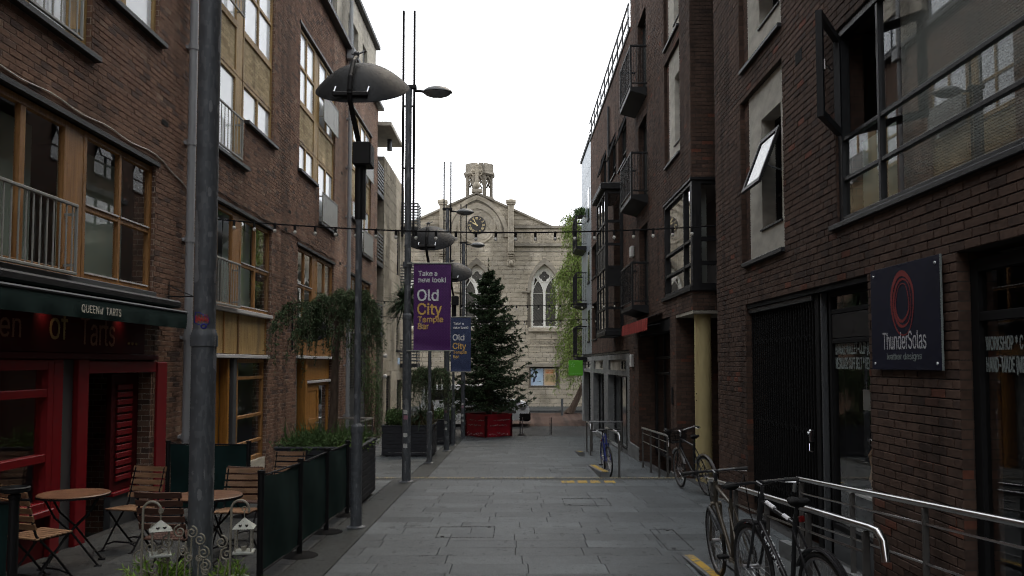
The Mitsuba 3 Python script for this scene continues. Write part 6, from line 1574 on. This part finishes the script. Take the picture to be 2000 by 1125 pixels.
# ================================================================ planters
def planter(x0, x1, y0, y1, h, label):
    k = thing('planter', label, 'planter', 'dark slatted wooden planters'); g = G((y0 + y1) / 2) - .02
    n = int(round(h / .105)); t = .04
    for i in range(n):
        a, b = g + .06 + i * (h - .06) / n + .004, g + .06 + (i + 1) * (h - .06) / n - .004
        put('board', cbox(x0, x1, y0, y0 + t, a, b, .005), 'planter_wood', k)
        put('board', cbox(x1 - t, x1, y0 + t + .002, y1, a, b, .005), 'planter_wood', k)
        put('board', cbox(x0, x0 + t, y0 + t + .002, y1, a, b, .005), 'planter_wood', k)
        put('board', cbox(x0 + t + .002, x1 - t - .002, y1 - t, y1, a, b, .005), 'planter_wood', k)
    put('rim', J(cbox(x0 - .02, x1 + .02, y0 - .02, y0 + .06, g + h, g + h + .035, .006), cbox(x0 - .02, x1 + .02, y1 - .06, y1 + .02, g + h, g + h + .035, .006), cbox(x1 - .06, x1 + .02, y0 + .061, y1 - .061, g + h, g + h + .034, .006), cbox(x0 - .02, x0 + .06, y0 + .061, y1 - .061, g + h, g + h + .034, .006)), 'planter_wood', k)
    put('soil', box(x0 + t, x1 - t, y0 + t, y1 - t, g + .3, g + h - .06), 'soil', k)
    put('skid', J(box(x0 + .1, x0 + .2, y0 + .05, y1 - .05, g - .03, g + .06), box(x1 - .2, x1 - .1, y0 + .05, y1 - .05, g - .03, g + .06)), 'black_matt', k)
    put('corner_post', J(*[box(a, a + .05, b, b + .05, g + .06, g + h) for a in (x0 + t + .001, x1 - t - .051) for b in (y0 + t + .001, y1 - t - .051)]), 'black_matt', k)
planter(-3.55, -2.30, 12.75, 14.35, .90, 'dark slatted wooden planter beside the last canvas screen, nearest of the planters')
planter(-3.68, -2.24, 24.0, 25.3, .88, 'wide dark slatted wooden planter below the purple banner')
planter(-3.2, -2.0, 28.9, 30.1, .86, 'dark slatted wooden planter below the blue banner, farthest of the planters')
bush(-3.5, -2.4, 12.85, 14.2, .62, .26, 5200, 'low mixed shrubs filling the nearest planter round the conifer', 'leaf_shrub', 8, .045)
grasses(-3.5, -2.4, 12.9, 14.2, .68, .42, 260, 'thin upright grass blades among the shrubs of the nearest planter', 'leaf_shrub', 23)
bush(-2.6, -2.36, 12.9, 13.6, .64, .12, 700, 'pale green low plant in the front corner of the nearest planter', 'leaf_bright', 9, .04)
bush(-3.6, -3.05, 24.1, 25.0, .2, .42, 2600, 'round bright green bush at the left of the middle planter', 'leaf_shrub', 10, .06)
grasses(-3.1, -2.35, 24.1, 25.1, .15, .48, 420, 'dry tufted grass in the middle planter', 'leaf_dry', 11)
bush(-3.1, -2.1, 29.0, 30.0, .0, .42, 2400, 'dark bush filling the farthest planter', 'leaf_shrub', 13, .06)
bush(-2.98, -2.62, 27.2, 28.0, -.7, 1.9, 900, 'sparse dark shrub between the planters', 'leaf_cedar', 14, .06)
bush(-4.9, -4.4, 27.6, 28.6, -.6, 3.0, 2600, 'climbing shrub against the fourth bay of the brick building', 'leaf_shrub', 15, .06)
feathery(-2.27, 5.47, .45, .29, 5200, 'feathery bright green plant left of the thick lamp post', 16)
feathery(-1.80, 5.47, .43, .26, 4600, 'feathery bright green plant right of the thick lamp post', 17)
for x, l in ((-2.25, 'pale round pot under the feathery plant left of the thick post'), (-1.83, 'pale round pot under the feathery plant right of the thick post')):
    pk = thing('plant_pot', l, 'pot'); put('pot', lathe([(1e-3, 0), (.14, 0), (.18, .33), (.19, .35), (.17, .35), (.16, .3), (1e-3, .3)], 28, (x, 5.47, G(5.47))), 'lantern_white', pk); put('soil', lathe([(1e-3, .32), (.17, .32)], 20, (x, 5.47, G(5.47))), 'soil', pk)
dsh = thing('wire_dish', 'pale wire dish on a stand right of the thick lamp post', 'dish')
put('rim', J(ring((-1.72, 5.36, .66), .075, .005, (0, 0, 1), 28, 6), ring((-1.72, 5.36, .60), .055, .004, (0, 0, 1), 24, 6)), 'lantern_white', dsh)
put('stand', J(*[tube([(-1.72 + .075 * math.cos(a), 5.36 + .075 * math.sin(a), .66), (-1.72 + .055 * math.cos(a), 5.36 + .055 * math.sin(a), .6), (-1.72 + .05 * math.cos(a), 5.36 + .05 * math.sin(a), G(5.36))], .004, 5) for a in (0, 2.1, 4.2)]), 'lantern_white', dsh)

# spiky cordylines
def cordyline(x, y, zb, zt, n, ln, label, seed):
    k = thing('cordyline', label, 'palm'); r = np.random.default_rng(seed)
    put('trunk', tube([(x, y, zb), (x + .03, y, (zb + zt) / 2), (x, y, zt)], [.07, .06, .055], 8), 'bark', k)
    V, F, o = [], [], 0
    for i in range(n):
        d = r.normal(size=3); d[2] = abs(d[2]) * .9 - .55; d /= np.linalg.norm(d)
        L = ln * r.uniform(.75, 1.1); w = .024; s = np.cross(d, [0, 0, 1.0]); s /= np.linalg.norm(s) + 1e-9
        b = np.array([x, y, zt + r.uniform(-.15, .1)])
        q = [b + d * L * t + np.array([0, 0, -.22 * L * t * t]) for t in (0, .35, .7, 1)]
        V += [q[0] - s * w * .6, q[0] + s * w * .6, q[1] - s * w, q[1] + s * w, q[2] - s * w * .7, q[2] + s * w * .7, q[3]]
        F += [[o, o + 1, o + 3], [o, o + 3, o + 2], [o + 2, o + 3, o + 5], [o + 2, o + 5, o + 4], [o + 4, o + 5, o + 6]]; o += 7
    put('crown', (np.array(V), np.array(F)), 'leaf_palm', k)
cordyline(-3.12, 24.7, .1, 3.85, 420, .80, 'tall spiky cordyline palm rising behind the purple banner pole', 3)
cordyline(-2.62, 24.3, .1, .55, 70, .55, 'young spiky cordyline low in the middle planter', 4)

# pale green tree against the church, leaning out from behind the grey building
wt = thing('willow_tree', 'light green drooping tree with a leaning trunk before the church wall', 'tree')
r = np.random.default_rng(31)
base = np.array([3.0, 44.2, G(44.2)])
put('trunk', tube([base, base + [.35, 0, .7], base + [.9, .1, 1.9], base + [.9, .2, 4.2], base + [.55, .1, 6.8], base + [.3, 0, 9.6]], [.20, .16, .14, .11, .07, .02], 10), 'bark', wt)
put('trunk', tube([base + [-.25, .1, 0], base + [.1, .1, .3], base + [.45, .1, .9]], [.13, .12, .09], 8), 'bark', wt)
P, D, B = [], [], []
for i in range(420):
    h = r.uniform(2.5, 10.5); a = r.uniform(0, 2 * np.pi)
    spread = (1.55 if h < 8.4 else 1.05) * r.uniform(.25, 1.0)
    s0 = base + np.array([.75 - .05 * h, .1, h - .35]); e = np.array([math.cos(a), math.sin(a), 0])
    if e[0] < -.6 and h > 8.8: spread *= .7
    c = np.array([s0, s0 + e * spread * .6 + [0, 0, .45], s0 + e * spread + [0, 0, -.15], s0 + e * spread * 1.05 + [0, 0, -r.uniform(.4, 1.3)]])
    if h > 8.9: c[2:, 2] += .55
    t = np.linspace(0, 1, 8)[:, None]; cur = (1 - t) ** 3 * c[0] + 3 * t * (1 - t) ** 2 * c[1] + 3 * t * t * (1 - t) * c[2] + t ** 3 * c[3]
    B.append(tube(cur, np.linspace(.014, .003, 8), 4))
    dn = 9 if h < 8.8 else 4
    for j in range(2, 7):
        q = along(cur[j], cur[j + 1], dn, r, .07); P.append(q); D.append(r.normal(size=(dn, 3)) * .6 + [0, 0, -.6] + e * .3)
put('branches', J(B), 'bark', wt)
put('crown', leaves(np.vstack(P), np.vstack(D), .17, .026, r), 'leaf_willow', wt)
bush(2.95, 3.35, 38.4, 39.3, 8.75, .42, 900, 'small green bush on the topmost balcony of the grey building', 'leaf_shrub', 19, .09)

# ================================================================ handrails
def rail_run(label, tops, posts, lowers=(), r_=.024, bend=None, group='stainless handrails', post='steel_post', plate=True):
    k = thing('handrail', label, 'handrail', group)
    put('top_rail', tube(tops, r_, 12), 'stainless', k, smooth=40)
    for a, b in lowers: put('lower_rail', cyl(a, b, .009, n=8), 'stainless', k)
    for x, y, z in posts:
        put('post', cbox(x - .022, x + .022, y - .012, y + .012, G(y), z, .004), post, k)
        put('foot_plate', cyl((x, y, G(y)), (x, y, G(y) + .008), .05, n=12), post, k)
    return k
rx = 2.15; ra_ = lambda y: .747 + .0663 * (9.19 - y)
rail_run('near handrail along the lane edge with the two black bicycles leaning on it', [(rx, 9.3, ra_(9.3) - .16), (rx, 9.27, ra_(9.27) - .05), (rx, 9.19, ra_(9.19))] + [(rx, y, ra_(y)) for y in (8.0, 6.8, 5.5, 5.12)] + [(rx, 5.02, ra_(5.02) - .01), (rx, 4.95, ra_(4.95) - .06), (rx, 4.92, ra_(4.92) - .17)],
         [(rx, y, ra_(y) - .03) for y in (9.15, 8.2, 7.2, 6.2, 5.2)], [((rx, 9.15, ra_(9.15) - d), (rx, 5.2, ra_(5.2) - d)) for d in (.16, .68)])
rx2 = 2.95; rb_ = lambda y: .811 + .0676 * (8.83 - y)
rail_run('long handrail of the ramp in front of the shop windows, nearest the camera', [(rx2, 8.90, rb_(8.9) - .14), (rx2, 8.87, rb_(8.87) - .04), (rx2, 8.80, rb_(8.8))] + [(rx2, y, rb_(y)) for y in (7.5, 6.0, 4.5, 3.0)],
         [(rx2, y, rb_(y) - .03) for y in (8.7, 7.4, 6.1, 4.8, 3.5)], [((rx2, 8.7, rb_(8.7) - .14), (rx2, 3.0, rb_(3.0) - .14)), ((rx2, 8.7, rb_(8.7) - .42), (rx2, 3.0, rb_(3.0) - .42))])
kb = put('ramp', J((np.array([[2.2, 9.4, G(9.4) + .004], [3.39, 9.4, G(9.4) + .004], [2.2, 8.4, G(8.4) + .03], [3.39, 8.4, G(8.4) + .03], [2.2, 2, G(2) + .06], [3.39, 2, G(2) + .06]]), np.array([[0, 2, 1], [1, 2, 3], [2, 4, 3], [3, 4, 5]]))), 'paving', kind='structure')
put('kerb', J(*[(lambda q: (q, np.array([[0, 2, 1], [1, 2, 3], [4, 5, 6], [5, 7, 6], [0, 1, 4], [1, 5, 4], [2, 6, 3], [3, 6, 7], [0, 4, 2], [2, 4, 6], [1, 3, 5], [3, 7, 5]])))(np.array([[x, y, G(y) + h] for h in (-.05, .17) for y in (9.3, 2.0) for x in (2.90, 3.0)]))]), 'shop_stone', kb)
ty_ = lambda y: G(y)
rail_run('short handrail in front of the corner shop window beside the cream column', [(3.2, 20.9, .42)] + [(3.2, y, .42 + .028 * (20.9 - y)) for y in (20, 19, 17.6)] + [(3.2, 17.45, .50), (3.2, 17.38, .42), (3.2, 17.36, .3)],
         [(3.2, y, .42 + .028 * (20.9 - y)) for y in (20.8, 19.6, 18.5, 17.5)], [((3.2, 20.8, .30), (3.2, 17.5, .38)), ((3.2, 20.8, .1), (3.2, 17.5, .18))])
rail_run('handrail with the blue bicycle leaning on it', [(2.28, 20.6, .44), (2.28, 19, .49), (2.28, 18.2, .50), (2.28, 18.06, .47), (2.28, 18.02, .36)], [(2.28, 20.5, .43), (2.28, 18.1, .46)], [((2.28, 20.5, .2), (2.28, 18.1, .25))])
rail_run('handrail turning across the far landing by the stone shopfront', [(3.38, 26.0, .22), (2.36, 26.0, .22), (2.28, 25.95, .22), (2.27, 25.2, .24), (2.27, 24.6, .24), (2.27, 24.5, .2), (2.27, 24.48, .1)], [(3.35, 26.0, .2), (2.45, 26.0, .2), (2.27, 25.8, .2), (2.27, 24.55, .2)], [((3.35, 26.0, -.05), (2.4, 26.0, -.05))])
rail_run('handrail by the brick wall behind the nearest planter', [(-5.0, 24.0, .46), (-3.98, 24.0, .46), (-3.92, 23.94, .46), (-3.92, 21.9, .50)], [(-4.95, 24.0, .44), (-3.94, 23.97, .44), (-3.92, 22.9, .46), (-3.92, 22.0, .48)], [((-4.95, 24.0, .25), (-3.95, 24.0, .25)), ((-3.92, 23.9, .1), (-3.92, 22.0, .14)), ((-3.92, 23.9, -.1), (-3.92, 22.0, -.06))])
# yellow-edged ramp wedges
def wedge(x0, x1, y0, y1, h, label):
    k = thing('ramp_edge', label, 'ramp edge')
    v = np.array([[x0, y0, G(y0)], [x1, y0, G(y0)], [x0, y1, G(y1)], [x1, y1, G(y1)], [x0, y0, G(y0) + h], [x1, y0, G(y0) + h], [x0, y1, G(y1) + .008], [x1, y1, G(y1) + .008]])
    put('kerb', (v, _BF.copy()), 'shop_stone', k)
    t = v[4:].copy(); t[:, 2] += .004; t[[0, 2], 0] += .0; w = (x1 - x0)
    t[[0, 2], 0] = x0 + w * .25; t[[1, 3], 0] = x1 - w * .1
    put('yellow_strip', (t, np.array([[0, 1, 3], [0, 3, 2]])), 'yellow_paint', k)
wedge(1.90, 2.10, 18.3, 21.4, .15, 'yellow-painted ramp edge under the wheels of the blue bicycle')
wedge(1.90, 2.06, 24.2, 26.0, .12, 'yellow-painted ramp edge by the far landing rail')
wedge(1.84, 1.98, 7.4, 9.3, .05, 'yellow-painted ramp edge at the wheel of the nearest brown bicycle')
ym = thing('floor_marking', 'worn yellow dashes painted along the step by the blue bicycle', 'marking')
for a, b in ((.92, 1.16), (1.22, 1.40), (1.46, 1.64), (1.72, 1.92)):
    put('dash', (np.array([[a, 15.75, G(15.75) + .006], [b, 15.75, G(15.75) + .006], [a + .01, 16.12, G(16.12) + .006], [b + .01, 16.12, G(16.12) + .006]]), np.array([[0, 1, 3], [0, 3, 2]])), 'yellow_paint', ym)

# ================================================================ bicycles
def bicycle(x, y, ang, lean, label, paint, fender=None, basket=False, drop=False, lettering=False, lock=None, steer=0, rear_light=False, seed=0):
    k = thing('bicycle', label, 'bicycle', 'parked bicycles')
    R = .335; wb = 1.04; r = np.random.default_rng(seed)
    M = trimesh.transformations.translation_matrix((x, y, G(y + .5 * math.sin(math.radians(ang))) + .003)) @ rotm([0, 0, 1], ang) @ rotm([1, 0, 0], lean)
    P = lambda m: xf(m, M)
    HT, HB = np.array([wb - .23, 0, .90]), np.array([wb - .16, 0, .72])
    ST, BB = np.array([.33, 0, .80]), np.array([.44, 0, .29]); RA, FA = np.array([0, 0, R]), np.array([wb, 0, R])
    Sm = rotm([0.29, 0, -.957], steer, HB)
    def wheel(c, Mx):
        w = part('wheel', k)
        put('tyre', xf(ring(c, R - .018, .018, (0, 1, 0), 48, 8), Mx), 'rubber', w, smooth=40)
        put('rim', xf(ring(c, R - .045, .011, (0, 1, 0), 40, 6), Mx), 'bike_silver', w)
        put('hub', xf(cyl(c - [0, .045, 0], c + [0, .045, 0], .02, n=10), Mx), 'chrome', w)
        sp = []
        for i in range(28):
            a = 2 * np.pi * i / 28; a2 = a + (.5 if i % 4 < 2 else -.5); s = .03 if i % 2 else -.03
            sp.append(cyl(c + [.018 * math.cos(a2), s, .018 * math.sin(a2)], c + [(R - .05) * math.cos(a), 0, (R - .05) * math.sin(a)], .0016, n=3, caps=False))
        put('spokes', xf(J(sp), Mx), 'chrome', w)
    wheel(RA, M); wheel(FA, M @ Sm)
    put('frame', P(J(cyl(HT - [0, 0, .02], ST, .016, n=10), cyl(HB, BB, .020, n=10), cyl(ST + [-.02, 0, .05], BB, .017, n=10), cyl(HT + [-.01, 0, .03], HB, .021, n=10),
                     *[tube([ST + [0, .02 * s, -.03], RA + [.0, .055 * s, 0]], .009, 6) for s in (-1, 1)], *[tube([BB + [-.03, .03 * s, 0], RA + [0, .055 * s, 0]], .010, 6) for s in (-1, 1)], cyl(BB - [0, .04, 0], BB + [0, .04, 0], .024, n=10))), paint, k, smooth=40)
    MS = M @ Sm
    put('fork', xf(J(*[tube([HB + [0, .045 * s, -.02], HB + [.05, .05 * s, -.18], FA + [0, .05 * s, 0]], .012, 8) for s in (-1, 1)], cyl(HB + [0, -.05, -.01], HB + [0, .05, -.01], .018, n=8)), MS), paint if not lettering else 'bike_black', k)
    hz = HT + [-.03, 0, .10]
    put('stem', xf(J(cyl(HT, hz, .014, n=8), cyl(hz, hz + [.09, 0, .015], .014, n=8)), MS), 'chrome' if basket else 'bike_black', k)
    bar_ = [hz + [.02, -.31, .02], hz + [.06, -.18, .02], hz + [.09, -.05, .015], hz + [.09, .05, .015], hz + [.06, .18, .02], hz + [.02, .31, .02]]
    if basket: bar_ = [hz + [-.16, -.29, .07], hz + [.0, -.27, .08], hz + [.09, -.08, .02], hz + [.09, .08, .02], hz + [.0, .27, .08], hz + [-.16, .29, .07]]
    put('handlebar', xf(tube(bar_, .012, 8), MS), 'chrome' if basket else 'bike_black', k)
    for s in (0, -1):
        e, f = np.array(bar_[s]), np.array(bar_[1 if s == 0 else -2])
        put('grip', xf(cyl(e, e + (f - e) * .8, .017, n=10), MS), 'rubber', k)
        put('brake_lever', xf(tube([f + [.03, 0, -.01], f + [.06, (e - f)[1] * .5, -.03], e + [.04, 0, -.03]], .006, 5), MS), 'chrome', k)
    cabs = [tube([hz + [.06, s * .15, .0], hz + [.18, s * .06, .02 + .05 * s], HB + [.09, .03 * s, .05], HB + [.02, .03 * s, -.05]], .004, 5) for s in (-1, 1)]
    put('cable', xf(J(cabs), MS), 'black_matt', k)
    sd = np.array([.27, 0, .94])
    put('seat_post', P(cyl(ST + [0, 0, .0], sd, .013, n=8)), 'bike_black', k)
    sad = ball((0, 0, 0), 1, 14); sv = sad[0] * [.14, .07, .032]; tfac = np.clip((sv[:, 0] + .02) / .14, 0, 1); sv[:, 1] *= 1 - .66 * tfac; sv[:, 2] += .018 * (sv[:, 0] < -.06)
    put('saddle', P(mv((sv, sad[1]), sd + [.0, 0, .02])), 'black_matt', k, smooth=50)
    put('crankset', P(J(mv(xf(lathe([(.055, -.004), (.088, -.004), (.088, .004), (.055, .004), (.055, -.004)], 28), rotm([1, 0, 0], 90)), BB + [0, -.055, 0]), cyl(BB + [0, -.07, 0], BB + [.15, -.075, -.07], .010, n=6), cyl(BB + [0, .07, 0], BB + [-.15, .075, .07], .010, n=6))), 'bike_silver', k)
    for s, o in ((-1, [.15, -.12, -.07]), (1, [-.15, .12, .07])): put('pedal', P(cbox(*[v for q in range(3) for v in ((BB + o)[q] - (.045, .045, .012)[q], (BB + o)[q] + (.045, .045, .012)[q])], .004)), 'black_matt', k)
    put('chain', P(J(tube([BB + [0, -.055, .085], RA + [0, -.05, .035]], .004, 4), tube([BB + [0, -.055, -.085], RA + [0, -.05, -.035]], .004, 4))), 'gunmetal', k)
    if fender:
        for c, a0, a1, Mx in ((RA, 30, 200, M), (FA, 40, 160, MS)):
            t = np.radians(np.linspace(a0, a1, 20)); rr_ = R + .022
            put('mudguard', xf(J([tube([c + [rr_ * math.cos(q), o, rr_ * math.sin(q) - abs(o) * .12] for q in t], .010, 5) for o in (-.018, 0, .018)]), Mx), fender, k, smooth=50)
    if basket:
        b0 = hz + [.13, 0, -.20]; q = []
        for i, zz in enumerate(np.linspace(0, .22, 6)):
            f_ = .8 + .2 * i / 5
            q.append(tube([b0 + np.array([sx * .12 * f_ + .13, sy * .16 * f_, zz]) for sx, sy in ((-1, -1), (1, -1), (1, 1), (-1, 1))], .006, 4, True))
        for sx, sy in [(a, b) for a in np.linspace(-1, 1, 6) for b in (-1, 1)] + [(a, b) for a in (-1, 1) for b in np.linspace(-1, 1, 8)]:
            q.append(cyl(b0 + [sx * .096 + .13, sy * .128, 0], b0 + [sx * .12 + .13, sy * .16, .22], .004, n=4))
        put('basket', xf(J(q, cbox(*[v for w in range(3) for v in ((b0 + [.13, 0, 0])[w] - (.095, .127, .004)[w], (b0 + [.13, 0, 0])[w] + (.095, .127, .004)[w])], .002)), MS), 'black_matt', k)
    if lettering:
        d = BB - HB; L = np.linalg.norm(d); d /= L; u = np.cross([0, 1, 0], d)
        q = []
        for s in (-1, 1):
            for i in range(7):   # worn white letters on the down tube
                t0 = .10 + i * .052; p0 = HB + d * t0
                q += [cyl(p0 + [0, s * .0202, 0] - u * .013, p0 + [0, s * .0202, 0] + u * .013, .004, n=5)]
                if i % 3: q += [cyl(p0 + [0, s * .0202, 0] + u * (.012 - .012 * (i % 2)), p0 + d * .03 + [0, s * .0202, 0] + u * (.012 - .012 * (i % 2)), .004, n=5)]
                if i % 2: q += [cyl(p0 + d * .03 + [0, s * .0202, 0] - u * .012, p0 + d * .03 + [0, s * .0202, 0] + u * .012, .004, n=5)]
        put('lettering', P(J(q)), 'letter_white', k)
        d2 = ST - HT; d2 /= np.linalg.norm(d2)
        put('frame_patch', P(cyl(HT + d2 * .08, HT + d2 * .20, .0168, n=10)), 'letter_white', k); put('frame_patch', P(cyl(HT + d2 * .34, HT + d2 * .42, .0168, n=10)), 'letter_white', k)
    if lock: put('lock', P(tube(lock, .013, 8)), 'gunmetal', k)
    if rear_light: put('rear_light', P(cbox(.21, .235, -.02, .02, .83, .875, .006)), 'lens_red', k)
    if not fender: put('reflector', P(cyl((-.02 if not fender else -.34, 0, .62 if fender else .70), (-.03 if not fender else -.35, 0, .62 if fender else .70), .022, n=10)), 'lens_red', k)
bicycle(1.98, 7.12, 90.5, -5, 'brown bicycle with a looped lock leaning on the near handrail, left of the pair', 'bike_olive', lock=[(.80, .03, .48), (.92, .06, .62), (.78, .09, .70), (.60, .08, .62), (.56, .05, .50), (.68, .02, .42)], seed=1)
bicycle(2.10, 5.70, 100, -4, 'black bicycle with white frame lettering and a red rear light on the near handrail', 'bike_black', fender='bike_black', lettering=True, rear_light=True, seed=2)
bicycle(3.24, 14.05, 104, -7, 'bicycle with a front basket and bright mudguards leaning by the cream column', 'bike_black', fender='chrome', basket=True, seed=3, steer=8)
bicycle(2.14, 19.85, -89, 4, 'dark blue bicycle facing the camera on the far handrail', 'bike_blue', fender=None, seed=4, steer=-6)
